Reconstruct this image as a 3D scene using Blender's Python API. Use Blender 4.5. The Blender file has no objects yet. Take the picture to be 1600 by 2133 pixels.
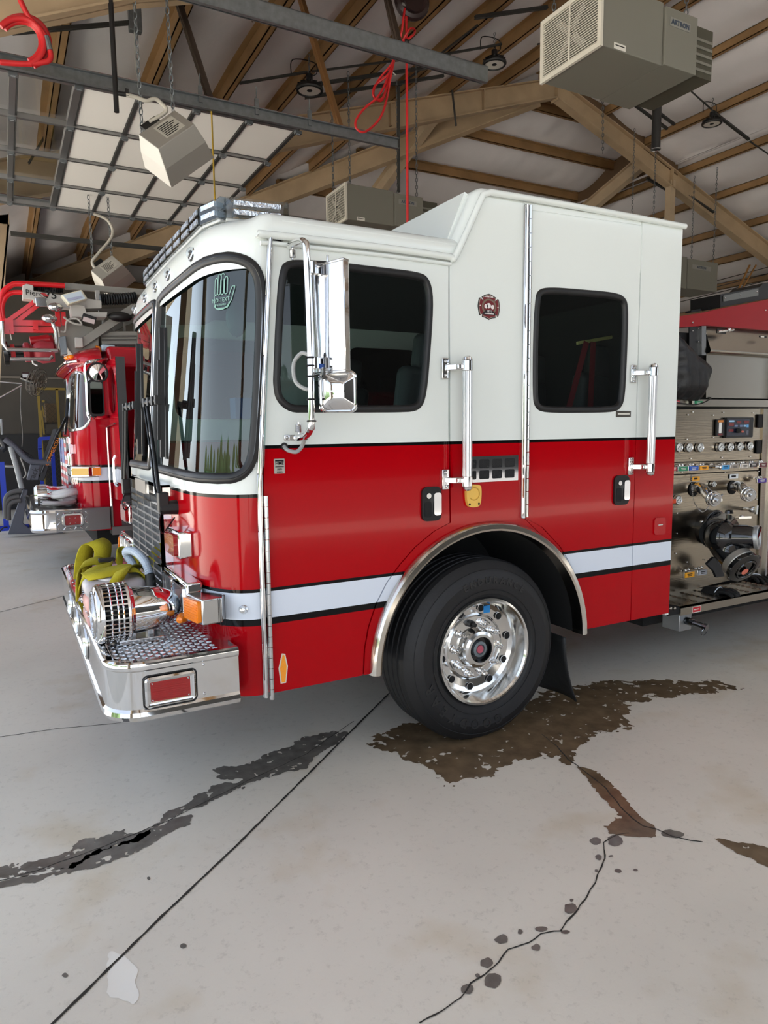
import bpy, bmesh, math, random
from mathutils import Vector, Matrix, noise
from mathutils.geometry import delaunay_2d_cdt
random.seed(7)
PI = math.pi
SC = bpy.context.scene
COL = SC.collection

# ------------------------------------------------------------------ camera
CX, CY, CZ, YAW, PITCH, ROLL, FPX = 0.351, -3.0309, 1.7486, 0.4959, -0.1167, -0.0119, 1451.3
FWD = Vector((math.sin(YAW)*math.cos(PITCH), math.cos(YAW)*math.cos(PITCH), math.sin(PITCH)))
_r = Vector((math.cos(YAW), -math.sin(YAW), 0)); _u = _r.cross(FWD)
RGT = _r*math.cos(ROLL)+_u*math.sin(ROLL); UPV = -_r*math.sin(ROLL)+_u*math.cos(ROLL)
CPOS = Vector((CX, CY, CZ))
cam = bpy.data.cameras.new('camera'); cam_o = bpy.data.objects.new('camera', cam); COL.objects.link(cam_o)
cam.sensor_fit = 'HORIZONTAL'; cam.sensor_width = 36.0; cam.lens = FPX/1600*36.0
cam.clip_start = 0.05; cam.clip_end = 500
M = Matrix.Identity(4)
for i in range(3):
    M[i][0] = RGT[i]; M[i][1] = UPV[i]; M[i][2] = -FWD[i]; M[i][3] = CPOS[i]
cam_o.matrix_world = M
SC.camera = cam_o

# ------------------------------------------------------------------ daylight
world = bpy.data.worlds.new('daylight'); SC.world = world; world.use_nodes = True
nt = world.node_tree; nt.nodes.clear()
wo = nt.nodes.new('ShaderNodeOutputWorld'); bg = nt.nodes.new('ShaderNodeBackground')
sky = nt.nodes.new('ShaderNodeTexSky'); sky.sky_type = 'HOSEK_WILKIE'; sky.turbidity = 4.0; sky.ground_albedo = 0.4
sky.sun_direction = Vector((0.28, -0.15, 0.95)).normalized()
hsv = nt.nodes.new('ShaderNodeHueSaturation'); hsv.inputs['Saturation'].default_value = 0.45; hsv.inputs['Value'].default_value = 1.0
nt.links.new(sky.outputs[0], hsv.inputs['Color']); nt.links.new(hsv.outputs[0], bg.inputs['Color'])
bg.inputs['Strength'].default_value = 4.0
nt.links.new(bg.outputs[0], wo.inputs['Surface'])
sun = bpy.data.lights.new('sun', 'SUN'); sun.energy = 9.0; sun.angle = 0.02; sun.color = (1.0, 0.97, 0.94)
sun_o = bpy.data.objects.new('sun', sun); COL.objects.link(sun_o)
sun_o.rotation_euler = Vector((-0.28, 0.15, -0.95)).to_track_quat('-Z', 'Y').to_euler(); sun_o.location = (-10, 0, 20)
SC.view_settings.view_transform = 'Standard'; SC.view_settings.look = 'None'
SC.view_settings.gamma = 1.0; SC.view_settings.use_curve_mapping = False
SC.view_settings.exposure = 1.46
SC.cycles.max_bounces = 9; SC.cycles.diffuse_bounces = 5; SC.cycles.glossy_bounces = 5
SC.cycles.transparent_max_bounces = 14; SC.cycles.transmission_bounces = 4
SC.cycles.caustics_reflective = False; SC.cycles.caustics_refractive = False
SC.cycles.sample_clamp_indirect = 8.0

# ------------------------------------------------------------------ helpers
def ray(u, v): return FWD+RGT*((u-800)/FPX)-UPV*((v-1066.5)/FPX)
def at(u, v, ax, val):            # the point of a real plane (x, y or z = val) seen at a pixel
    d = ray(u, v); i = 'xyz'.index(ax); return CPOS+d*((val-CPOS[i])/d[i])
def atp(u, v, n, p):              # same for a sloped plane
    d = ray(u, v); n = Vector(n); return CPOS+d*((Vector(p)-CPOS).dot(n)/d.dot(n))
def S(u, v, y=0.0):
    p = at(u, v, 'y', y); return (p.x, p.z)
def lin(c):
    c = c/255.0
    return c/12.92 if c <= 0.04045 else ((c+0.055)/1.055)**2.4
def rgb(r, g, b): return (lin(r), lin(g), lin(b), 1.0)

MATS = {}
def mat(name, col, rough=0.5, metal=0.0, spec=0.5, coat=0.0, bump=None, var=None, emit=None, alpha=None, trans=0.0):
    if name in MATS: return MATS[name]
    m = bpy.data.materials.new(name); m.use_nodes = True; MATS[name] = m
    t = m.node_tree; b = t.nodes['Principled BSDF']
    c = rgb(*col)
    b.inputs['Base Color'].default_value = c; b.inputs['Roughness'].default_value = rough
    b.inputs['Metallic'].default_value = metal; b.inputs['Specular IOR Level'].default_value = spec
    b.inputs['Coat Weight'].default_value = coat; b.inputs['Coat Roughness'].default_value = 0.03
    b.inputs['Transmission Weight'].default_value = trans
    m.diffuse_color = c
    tc = None
    if bump or var:
        tc = t.nodes.new('ShaderNodeTexCoord')
    if var:       # (scale, amount, (sx,sy,sz)) grain of colour
        mp = t.nodes.new('ShaderNodeMapping'); mp.inputs['Scale'].default_value = var[2] if len(var) > 2 else (1, 1, 1)
        n = t.nodes.new('ShaderNodeTexNoise'); n.inputs['Scale'].default_value = var[0]; n.inputs['Detail'].default_value = 6
        r = t.nodes.new('ShaderNodeValToRGB')
        k = var[1]
        r.color_ramp.elements[0].color = (c[0]*(1-k), c[1]*(1-k), c[2]*(1-k), 1); r.color_ramp.elements[1].color = (min(1, c[0]*(1+k)), min(1, c[1]*(1+k)), min(1, c[2]*(1+k)), 1)
        r.color_ramp.elements[0].position = 0.3; r.color_ramp.elements[1].position = 0.7
        t.links.new(tc.outputs['Object'], mp.inputs[0]); t.links.new(mp.outputs[0], n.inputs[0]); t.links.new(n.outputs[0], r.inputs[0]); t.links.new(r.outputs[0], b.inputs['Base Color'])
    if bump:      # (scale, strength, (sx,sy,sz))
        mp = t.nodes.new('ShaderNodeMapping'); mp.inputs['Scale'].default_value = bump[2] if len(bump) > 2 else (1, 1, 1)
        n = t.nodes.new('ShaderNodeTexNoise'); n.inputs['Scale'].default_value = bump[0]; n.inputs['Detail'].default_value = 4
        bp = t.nodes.new('ShaderNodeBump'); bp.inputs['Strength'].default_value = bump[1]; bp.inputs['Distance'].default_value = 0.02
        t.links.new(tc.outputs['Object'], mp.inputs[0]); t.links.new(mp.outputs[0], n.inputs[0]); t.links.new(n.outputs[0], bp.inputs['Height']); t.links.new(bp.outputs[0], b.inputs['Normal'])
    if emit:
        b.inputs['Emission Color'].default_value = rgb(*emit[0]); b.inputs['Emission Strength'].default_value = emit[1]
    return m
def glass(name, tint, ior=1.5, gl=(1, 1, 1), rough=0.0):
    if name in MATS: return MATS[name]
    m = bpy.data.materials.new(name); m.use_nodes = True; MATS[name] = m
    t = m.node_tree; t.nodes.clear()
    o = t.nodes.new('ShaderNodeOutputMaterial'); mx = t.nodes.new('ShaderNodeMixShader')
    f0 = ((ior-1)/(ior+1))**2      # Schlick reflectance, the same from both sides of a single sheet
    lw = t.nodes.new('ShaderNodeLayerWeight'); lw.inputs['Blend'].default_value = 0.5
    pw = t.nodes.new('ShaderNodeMath'); pw.operation = 'POWER'; pw.inputs[1].default_value = 5.0; t.links.new(lw.outputs['Facing'], pw.inputs[0])
    f = t.nodes.new('ShaderNodeMath'); f.operation = 'MULTIPLY_ADD'; f.inputs[1].default_value = 1-f0; f.inputs[2].default_value = f0; t.links.new(pw.outputs[0], f.inputs[0])
    tr = t.nodes.new('ShaderNodeBsdfTransparent'); tr.inputs[0].default_value = (*tint, 1)
    g = t.nodes.new('ShaderNodeBsdfGlossy'); g.inputs['Roughness'].default_value = rough; g.inputs[0].default_value = (*gl, 1)
    t.links.new(f.outputs[0], mx.inputs[0]); t.links.new(tr.outputs[0], mx.inputs[1]); t.links.new(g.outputs[0], mx.inputs[2]); t.links.new(mx.outputs[0], o.inputs[0])
    m.diffuse_color = (*tint, 0.5)
    return m
def banded(name, stops, rough=0.12, coat=0.12):
    """car paint in horizontal colour bands: stops = [(z, colour)], each colour from its z upward"""
    m = mat(name, stops[0][1], rough, 0, 0.14, coat)
    t = m.node_tree; b = t.nodes['Principled BSDF']
    tc = t.nodes.new('ShaderNodeTexCoord'); sp = t.nodes.new('ShaderNodeSeparateXYZ'); mp = t.nodes.new('ShaderNodeMath'); mp.operation = 'DIVIDE'; mp.inputs[1].default_value = 4.0
    r = t.nodes.new('ShaderNodeValToRGB'); r.color_ramp.interpolation = 'CONSTANT'
    e = r.color_ramp.elements
    e[0].position = 0; e[0].color = rgb(*stops[0][1]); e[1].position = stops[1][0]/4; e[1].color = rgb(*stops[1][1])
    for z, c in stops[2:]:
        q = e.new(z/4); q.color = rgb(*c)
    t.links.new(tc.outputs['Object'], sp.inputs[0]); t.links.new(sp.outputs[2], mp.inputs[0]); t.links.new(mp.outputs[0], r.inputs[0]); t.links.new(r.outputs[0], b.inputs['Base Color'])
    return m

ORG = {}
def tag(o, label=None, cat=None, group=None, kind=None):
    if label: o['label'] = label
    if cat: o['category'] = cat
    if group: o['group'] = group
    if kind: o['kind'] = kind
    return o
def thing(name, loc, label, cat, group=None):
    o = bpy.data.objects.new(name, None); COL.objects.link(o); o.location = loc; ORG[o] = Vector(loc); o.empty_display_size = 0.2
    return tag(o, label, cat, group)
def link(name, me, par, org, mtx=None):
    o = bpy.data.objects.new(name, me); COL.objects.link(o)
    if par is not None:
        o.parent = par; ORG[o] = ORG[par]
        if mtx is not None: o.matrix_local = Matrix.Translation(-ORG[par]) @ mtx
    else:
        ORG[o] = Vector(org); o.location = org
        if mtx is not None: o.matrix_local = mtx
    return o

class MB:
    def __init__(s): s.v = []; s.f = []
    def add(s, vs, fs):
        b = len(s.v); s.v += [Vector(p) for p in vs]; s.f += [tuple(i+b for i in f) for f in fs]; return s
    def box(s, c, d, rot=None):
        c = Vector(c); h = Vector(d)/2
        vs = [Vector((x*h.x, y*h.y, z*h.z)) for x in (-1, 1) for y in (-1, 1) for z in (-1, 1)]
        if rot is not None: vs = [rot @ p for p in vs]
        return s.add([c+p for p in vs], [(0, 1, 3, 2), (4, 6, 7, 5), (0, 4, 5, 1), (2, 3, 7, 6), (0, 2, 6, 4), (1, 5, 7, 3)])
    def box2(s, a, b): return s.box([(a[i]+b[i])/2 for i in range(3)], [abs(a[i]-b[i]) for i in range(3)])
    def bar(s, p, q, w, h, up=(0, 0, 1)):          # rectangular bar from p to q
        p = Vector(p); q = Vector(q); d = (q-p).normalized(); a = d.cross(Vector(up))
        if a.length < 1e-4: a = d.cross(Vector((1, 0, 0)))
        a.normalize(); b = a.cross(d)
        a *= w/2; b *= h/2
        return s.add([p-a-b, p+a-b, p+a+b, p-a+b, q-a-b, q+a-b, q+a+b, q-a+b], [(0, 3, 2, 1), (4, 5, 6, 7), (0, 1, 5, 4), (1, 2, 6, 5), (2, 3, 7, 6), (3, 0, 4, 7)])
    def cyl(s, p, q, r0, r1=None, n=16, cap=True):
        return s.tube([p, q], [r0, r0 if r1 is None else r1], n, cap=cap)
    def tube(s, path, r, n=8, closed=False, cap=True):
        P = [Vector(p) for p in path]; m = len(P); R_ = r if isinstance(r, (list, tuple)) else [r]*m
        T = []
        for i in range(m):
            a = P[(i-1) % m] if (closed or i > 0) else P[i]; b = P[(i+1) % m] if (closed or i < m-1) else P[i]
            t = b-a; T.append(t.normalized() if t.length > 1e-9 else Vector((0, 0, 1)))
        x = T[0].orthogonal().normalized(); vs = []
        for i in range(m):
            x = (x-T[i]*x.dot(T[i]))
            x = x.normalized() if x.length > 1e-6 else T[i].orthogonal().normalized()
            y = T[i].cross(x)
            for k in range(n):
                a = 2*PI*k/n; vs.append(P[i]+(x*math.cos(a)+y*math.sin(a))*R_[i])
        fs = []
        for i in range(m if closed else m-1):
            j = (i+1) % m
            for k in range(n): fs.append((i*n+k, i*n+(k+1) % n, j*n+(k+1) % n, j*n+k))
        if cap and not closed: fs += [tuple(range(n))[::-1], tuple((m-1)*n+k for k in range(n))]
        return s.add(vs, fs)
    def lathe(s, prof, o, ax, n=32, a0=0, a1=2*PI):
        """prof: [(radius, distance along axis)]"""
        o = Vector(o); ax = Vector(ax).normalized(); x = ax.orthogonal().normalized() if abs(ax.z) > 0.9 else Vector((0, 0, 1)).cross(ax).normalized(); y = ax.cross(x)
        full = abs(a1-a0-2*PI) < 1e-6; m = len(prof); nn = n if full else n+1; vs = []
        for k in range(nn):
            a = a0+(a1-a0)*k/n; d = x*math.cos(a)+y*math.sin(a)
            for r, h in prof: vs.append(o+d*r+ax*h)
        fs = []
        for k in range(n):
            k2 = (k+1) % nn
            for i in range(m-1): fs.append((k*m+i, k2*m+i, k2*m+i+1, k*m+i+1))
        return s.add(vs, fs)
    def prism(s, pts, vec):
        P = [Vector(p) for p in pts]; v = Vector(vec); n = len(P)
        return s.add(P+[p+v for p in P], [tuple(range(n))[::-1], tuple(range(n, 2*n))]+[(i, (i+1) % n, n+(i+1) % n, n+i) for i in range(n)])
    def ball(s, c, r, nu=12, nv=8, sc=(1, 1, 1)):
        c = Vector(c); vs = [c+Vector((0, 0, r*sc[2]))]
        for j in range(1, nv):
            a = PI*j/nv
            for i in range(nu):
                b = 2*PI*i/nu; vs.append(c+Vector((r*sc[0]*math.sin(a)*math.cos(b), r*sc[1]*math.sin(a)*math.sin(b), r*sc[2]*math.cos(a))))
        vs.append(c-Vector((0, 0, r*sc[2]))); fs = [(0, 1+i, 1+(i+1) % nu) for i in range(nu)]
        for j in range(nv-2):
            for i in range(nu): fs.append((1+j*nu+i, 1+(j+1)*nu+i, 1+(j+1)*nu+(i+1) % nu, 1+j*nu+(i+1) % nu))
        e = len(vs)-1; fs += [(e, 1+(nv-2)*nu+(i+1) % nu, 1+(nv-2)*nu+i) for i in range(nu)]
        return s.add(vs, fs)
    def torus(s, c, ax, R_, r, n=32, m=8, a0=0, a1=2*PI):
        return s.lathe([(R_+r*math.cos(2*PI*k/m), r*math.sin(2*PI*k/m)) for k in range(m+1)], c, ax, n, a0, a1)
    def grid(s, fn, nu, nv):
        return s.add([fn(i/nu, j/nv) for i in range(nu+1) for j in range(nv+1)], [(i*(nv+1)+j, (i+1)*(nv+1)+j, (i+1)*(nv+1)+j+1, i*(nv+1)+j+1) for i in range(nu) for j in range(nv)])
    def mesh(s, name, m, org=(0, 0, 0), smooth=0.6):
        me = bpy.data.meshes.new(name); o = Vector(org)
        me.from_pydata([p-o for p in s.v], [], s.f); me.update()
        bm = bmesh.new(); bm.from_mesh(me); bmesh.ops.recalc_face_normals(bm, faces=bm.faces); bm.to_mesh(me); bm.free()
        if smooth:
            me.shade_smooth(); me.set_sharp_from_angle(angle=smooth)
        if m: me.materials.append(m)
        return me
    def build(s, name, m, par=None, smooth=0.6, bevel=0, seg=2, solid=0, label=None, sub=0):
        if par is not None: org = ORG[par]
        else:
            lo = [min(p[i] for p in s.v) for i in range(3)]; hi = [max(p[i] for p in s.v) for i in range(3)]
            org = Vector(((lo[0]+hi[0])/2, (lo[1]+hi[1])/2, lo[2]))
        me = s.mesh(name, m, org, smooth); o = link(name, me, par, org)
        if solid:
            md = o.modifiers.new('solid', 'SOLIDIFY'); md.thickness = solid; md.offset = 0
        if bevel:
            md = o.modifiers.new('bevel', 'BEVEL'); md.width = bevel; md.segments = seg; md.limit_method = 'ANGLE'; md.angle_limit = 0.7
        if sub:
            md = o.modifiers.new('sub', 'SUBSURF'); md.levels = sub; md.render_levels = sub
        if label: o['label'] = label
        return o

def chaikin(P, it=2, closed=True):
    for _ in range(it):
        Q = []; n = len(P)
        for i in range(n if closed else n-1):
            a = P[i]; b = P[(i+1) % n]
            Q.append(tuple(a[k]*.75+b[k]*.25 for k in range(len(a)))); Q.append(tuple(a[k]*.25+b[k]*.75 for k in range(len(a))))
        P = Q if closed else [P[0]]+Q+[P[-1]]
    return P
def rrect(x0, z0, x1, z1, r, n=5):
    P = []
    for cx, cz, a in ((x1-r, z1-r, 0), (x0+r, z1-r, PI/2), (x0+r, z0+r, PI), (x1-r, z0+r, 1.5*PI)):
        for k in range(n+1):
            t = a+PI/2*k/n; P.append((cx+r*math.cos(t), cz+r*math.sin(t)))
    return P
def offs(P, d):
    """offset a closed outline outward by d"""
    n = len(P); A = sum(P[i][0]*P[(i+1) % n][1]-P[(i+1) % n][0]*P[i][1] for i in range(n)); sg = 1 if A > 0 else -1; Q = []
    for i in range(n):
        a = Vector(P[i-1]); b = Vector(P[i]); c = Vector(P[(i+1) % n])
        n1 = Vector(((b-a).y, -(b-a).x)); n2 = Vector(((c-b).y, -(c-b).x))
        n1 = n1.normalized() if n1.length > 1e-9 else n1; n2 = n2.normalized() if n2.length > 1e-9 else n2
        m = n1+n2; m = m.normalized() if m.length > 1e-6 else n1
        Q.append((b.x+m.x*d*sg, b.y+m.y*d*sg))
    return Q
def inside(p, P):
    x, y = p; r = False; n = len(P)
    for i in range(n):
        x0, y0 = P[i]; x1, y1 = P[(i+1) % n]
        if (y0 > y) != (y1 > y) and x < (x1-x0)*(y-y0)/(y1-y0)+x0: r = not r
    return r
def dens(P, step):
    Q = []; n = len(P)
    for i in range(n):
        a = Vector(P[i]); b = Vector(P[(i+1) % n]); k = max(1, int((b-a).length/step))
        for j in range(k): Q.append(tuple(a.lerp(b, j/k)))
    return Q
def skin(outer, holes, mp, step=0.1, thick=0.0, mb=None):
    """flat outline with holes, triangulated and laid on a surface mp(a, b, offset); rims give it thickness"""
    loops = [dens(outer, step)]+[dens(h, step) for h in holes]
    vs = []; es = []; rng = []
    for L in loops:
        b = len(vs); n = len(L); vs += [Vector(p) for p in L]; es += [(b+i, b+(i+1) % n) for i in range(n)]; rng.append((b, n))
    xs = [p[0] for p in outer]; zs = [p[1] for p in outer]
    if step < 0.5:
        nx = int((max(xs)-min(xs))/step); nz = int((max(zs)-min(zs))/step)
        for i in range(1, nx):
            for j in range(1, nz):
                p = (min(xs)+(max(xs)-min(xs))*i/nx, min(zs)+(max(zs)-min(zs))*j/nz)
                if inside(p, outer) and not any(inside(p, h) for h in holes) and min((Vector(p)-q).length for L in loops for q in map(Vector, L)) > step*0.4: vs.append(Vector(p))
    r = delaunay_2d_cdt(vs, es, [], 0, 1e-6)
    V = r[0]; F = []
    for f in r[2]:
        c = sum((V[i] for i in f), Vector((0, 0)))/len(f)
        if inside(c, outer) and not any(inside(c, h) for h in holes): F.append(tuple(f))
    mb = mb or MB(); b = len(mb.v)
    mb.add([mp(p.x, p.y, 0.0) for p in V], F)
    if thick:
        for L in loops:
            n = len(L); mb.add([mp(p[0], p[1], 0.0) for p in L]+[mp(p[0], p[1], -thick) for p in L], [(i, (i+1) % n, n+(i+1) % n, n+i) for i in range(n)])
    return mb
def ring(P, d0, d1, mp, prof, mb=None):
    """moulding along a closed outline: prof = [(t, offset)], t from 0 (outline grown by d0) to 1 (grown by d1)"""
    mb = mb or MB(); n = len(P); rows = [[mp(q[0], q[1], o) for q in offs(P, d0+(d1-d0)*t)] for t, o in prof]; m = len(rows)
    vs = [p for r in rows for p in r]
    return mb.add(vs, [(i*n+k, i*n+(k+1) % n, (i+1)*n+(k+1) % n, (i+1)*n+k) for i in range(m-1) for k in range(n)])
_fonts = {}
def text_mb(txt, size, o, ex, ez, depth=0.001, mb=None, align='CENTER', bold=0.0):
    """lettering in the plane spanned by ex (reading direction) and ez (up), as mesh"""
    cu = bpy.data.curves.new('lettering', 'FONT'); cu.body = txt; cu.size = size; cu.align_x = align; cu.align_y = 'CENTER'; cu.extrude = depth; cu.resolution_u = 2; cu.offset = bold
    ob = bpy.data.objects.new('lettering', cu); COL.objects.link(ob)
    dg = bpy.context.evaluated_depsgraph_get(); me = bpy.data.meshes.new_from_object(ob.evaluated_get(dg))
    bpy.data.objects.remove(ob); bpy.data.curves.remove(cu)
    ex = Vector(ex).normalized(); ez = Vector(ez).normalized(); n = ex.cross(ez); o = Vector(o); mb = mb or MB()
    mb.add([o+ex*v.co.x+ez*v.co.y+n*v.co.z for v in me.vertices], [tuple(p.vertices) for p in me.polygons])
    bpy.data.meshes.remove(me); return mb
def chain_mb(p, q, link_l=0.05, r=0.004, mb=None, wid=0.4):
    mb = mb or MB(); p = Vector(p); q = Vector(q); d = q-p; n = max(2, int(d.length/(link_l*0.8))); d.normalize(); a = d.orthogonal().normalized(); b = d.cross(a)
    for i in range(n):
        c = p.lerp(q, (i+0.5)/n); s = a if i % 2 else b
        mb.tube([c+d*math.cos(t)*link_l*0.5+s*math.sin(t)*link_l*wid*0.6 for t in [k*2*PI/8 for k in range(8)]], r, 4, closed=True)
    return mb
def spline(P, n=8):
    P = [Vector(p) for p in P]; Q = []
    for i in range(len(P)-1):
        p0 = P[max(0, i-1)]; p1 = P[i]; p2 = P[i+1]; p3 = P[min(len(P)-1, i+2)]
        for k in range(n):
            t = k/n; Q.append(0.5*((2*p1)+(p2-p0)*t+(2*p0-5*p1+4*p2-p3)*t*t+(3*p1-p0-3*p2+p3)*t*t*t))
    return Q+[P[-1]]

# ------------------------------------------------------------------ materials
RED = (170, 0, 12); WHITE = (224, 230, 227); STRIPE = (216, 224, 236); BLK = (14, 14, 15)
chrome = mat('chrome', (226, 226, 226), 0.05, 1.0)
chrome_soft = mat('polished_aluminium', (205, 205, 205), 0.16, 1.0)
steel = mat('brushed_stainless', (150, 143, 132), 0.27, 1.0, bump=(60, 0.03, (0.15, 1, 3)))
steel_d = mat('satin_stainless', (176, 168, 154), 0.33, 1.0, bump=(40, 0.04, (0.2, 1, 4)))
galv = mat('galvanised_steel', (125, 130, 133), 0.45, 0.85, var=(18, 0.15))
black = mat('black_rubber', (16, 16, 17), 0.45)
black_g = mat('gloss_black', (10, 10, 11), 0.12, 0, 0.5, 0.5)
black_m = mat('matt_black', (12, 12, 13), 0.8)
red_p = mat('red_enamel', RED, 0.25, 0, 0.3, 0.35)
white_p = mat('white_enamel', WHITE, 0.28, 0, 0.5, 0.5)
tan = mat('tan_painted_steel', (176, 154, 124), 0.6, var=(1.5, 0.16))
tan_o = mat('ochre_primed_steel', (146, 114, 76), 0.6, var=(2, 0.2))
tan_l = mat('cream_painted_steel', (188, 168, 140), 0.6, var=(2, 0.12))
grey_p = mat('grey_enamel', (125, 122, 112), 0.5)
amber = mat('amber_lens', (255, 140, 8), 0.15, 0, 0.5, 0.5, bump=(120, 0.15, (1, 1, 0.1)))
red_l = mat('red_lens', (158, 2, 8), 0.10, 0, 0.5, 0.8, bump=(60, 0.2, (0.2, 0.2, 2)))
yellow = mat('yellow_webbing', (176, 164, 30), 0.9, bump=(160, 0.25))
white_f = mat('white_paper', (215, 213, 205), 0.7)
# ================================================================== THE SETTING
concrete = mat('worn_concrete', (224, 217, 203), 0.42, var=(1.1, 0.07))
def concrete_nodes():
    t = concrete.node_tree; b = t.nodes['Principled BSDF']; src = b.inputs['Base Color'].links[0].from_socket
    tc = [n for n in t.nodes if n.type == 'TEX_COORD'][0]
    n = t.nodes.new('ShaderNodeTexNoise'); n.inputs['Scale'].default_value = 26; n.inputs['Detail'].default_value = 9; n.inputs['Roughness'].default_value = 0.75
    r = t.nodes.new('ShaderNodeValToRGB'); r.color_ramp.elements[0].position = 0.32; r.color_ramp.elements[0].color = (0.72, 0.71, 0.69, 1); r.color_ramp.elements[1].position = 0.45; r.color_ramp.elements[1].color = (1, 1, 1, 1)
    mx = t.nodes.new('ShaderNodeMix'); mx.data_type = 'RGBA'; mx.blend_type = 'MULTIPLY'; mx.inputs[0].default_value = 0.6
    n2 = t.nodes.new('ShaderNodeTexNoise'); n2.inputs['Scale'].default_value = 2.3; n2.inputs['Detail'].default_value = 5
    r2 = t.nodes.new('ShaderNodeValToRGB'); r2.color_ramp.elements[0].position = 0.56; r2.color_ramp.elements[0].color = (1, 1, 1, 1); r2.color_ramp.elements[1].position = 0.72; r2.color_ramp.elements[1].color = (0.86, 0.80, 0.70, 1)
    m2 = t.nodes.new('ShaderNodeMix'); m2.data_type = 'RGBA'; m2.blend_type = 'MULTIPLY'; m2.inputs[0].default_value = 0.8
    t.links.new(tc.outputs['Object'], n.inputs[0]); t.links.new(n.outputs[0], r.inputs[0]); t.links.new(src, mx.inputs[6]); t.links.new(r.outputs[0], mx.inputs[7])
    t.links.new(tc.outputs['Object'], n2.inputs[0]); t.links.new(n2.outputs[0], r2.inputs[0]); t.links.new(mx.outputs[2], m2.inputs[6]); t.links.new(r2.outputs[0], m2.inputs[7]); t.links.new(m2.outputs[2], b.inputs['Base Color'])
    bp = t.nodes.new('ShaderNodeBump'); bp.inputs['Strength'].default_value = 0.12; bp.inputs['Distance'].default_value = 0.01
    t.links.new(n.outputs[0], bp.inputs['Height']); t.links.new(bp.outputs[0], b.inputs['Normal'])
    rr = t.nodes.new('ShaderNodeMapRange'); rr.inputs[3].default_value = 0.35; rr.inputs[4].default_value = 0.55
    t.links.new(n2.outputs[0], rr.inputs[0]); t.links.new(rr.outputs[0], b.inputs['Roughness'])
concrete_nodes()
XW, YN, YF, XE = -1.0, -9.0, 21.0, 24.0
XP, YP, ZP, SL, SR = 11.08, 9.0, 9.32, 0.32, 0.338     # ridge foot of the hip, roof pitches
def zl(x): return ZP-SL*(XP-x)
def zr(x): return ZP-SR*(x-XP)
def zh(y): return ZP-SL*(y-YP)
floor = MB().box2((XW, YN, -0.2), (XE, YF, 0)).build('floor', concrete, None, 0); tag(floor, kind='structure')
apron_m = mat('outdoor_concrete', (196, 190, 178), 0.7, var=(0.6, 0.1))
ground = MB().box2((-60, -60, -0.5), (60, 60, -0.21)).build('ground', apron_m, None, 0); tag(ground, kind='structure')
added_ground = MB().box2((XW, -60, -.3), (60, YN-.02, -.2)).build('ground_added_dark', mat('added_dark_ground', (78, 76, 74), .85, var=(3, .2)), None, 0); tag(added_ground, kind='structure')  # unseen dark ground added to keep bright reflections off the red side

# puddles and cracks lie on the slab as thin films
import numpy as np
def fl(u, v, z=0.0): p = at(u, v, 'z', z); return (p.x, p.y)
def film(polys, cell, amp, z, seed=0.0, holes=0.0):
    mb = MB()
    for P in polys:
        Q = [fl(*p) for p in P]; xs = [q[0] for q in Q]; ys = [q[1] for q in Q]
        x0, x1, y0, y1 = min(xs)-.1, max(xs)+.1, min(ys)-.1, max(ys)+.1
        nx = int((x1-x0)/cell)+1; ny = int((y1-y0)/cell)+1
        X, Y = np.meshgrid(x0+cell*np.arange(nx+1), y0+cell*np.arange(ny+1), indexing='ij')
        D = np.full(X.shape, 1e9); IN = np.zeros(X.shape, bool); n = len(Q)
        for i in range(n):
            ax, ay = Q[i]; bx, by = Q[(i+1) % n]; dx, dy = bx-ax, by-ay; l2 = dx*dx+dy*dy+1e-12
            t = np.clip(((X-ax)*dx+(Y-ay)*dy)/l2, 0, 1); D = np.minimum(D, np.hypot(X-ax-t*dx, Y-ay-t*dy))
            if abs(by-ay) > 1e-12: IN ^= ((ay > Y) != (by > Y)) & (X < (bx-ax)*(Y-ay)/(by-ay)+ax)
        F = np.where(IN, D, -D)
        near = np.abs(F) < amp*2.5
        for i, j in zip(*np.nonzero(near)):
            p = Vector((X[i, j]*9+seed, Y[i, j]*9, seed))
            F[i, j] += amp*(noise.noise(p)+0.6*noise.noise(p*2.7)+0.4*noise.noise(p*6.1))
        if holes:
            for i, j in zip(*np.nonzero(F > 0)):
                if noise.noise(Vector((X[i, j]*22, Y[i, j]*22, seed+5)))+0.5*noise.noise(Vector((X[i, j]*55, Y[i, j]*55, seed+9))) > holes+1.2*max(0, F[i, j]-0.05): F[i, j] = -0.002
        idx = {}
        def vid(key, p):
            if key not in idx: idx[key] = len(mb.v); mb.v.append(Vector((p[0], p[1], z)))
            return idx[key]
        act = np.nonzero((np.maximum.reduce([F[:-1, :-1], F[1:, :-1], F[1:, 1:], F[:-1, 1:]])) > 0)
        for i, j in zip(*act):
            cs = [(i, j), (i+1, j), (i+1, j+1), (i, j+1)]; poly = []
            for k in range(4):
                a = cs[k]; b = cs[(k+1) % 4]; fa = F[a]; fb = F[b]
                if fa > 0: poly.append(vid((id(P), a), (X[a], Y[a])))
                if (fa > 0) != (fb > 0):
                    t = fa/(fa-fb); e = (min(a, b), max(a, b)); poly.append(vid((id(P), e), (X[a]+(X[b]-X[a])*t, Y[a]+(Y[b]-Y[a])*t)))
            if len(poly) > 2: mb.f.append(tuple(poly))
    return mb
wet_g = mat('wet_grey_concrete', (112, 107, 100), 0.2, var=(14, 0.25))
wet_b = mat('wet_brown_concrete', (112, 94, 72), 0.18, var=(9, 0.35))
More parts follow.
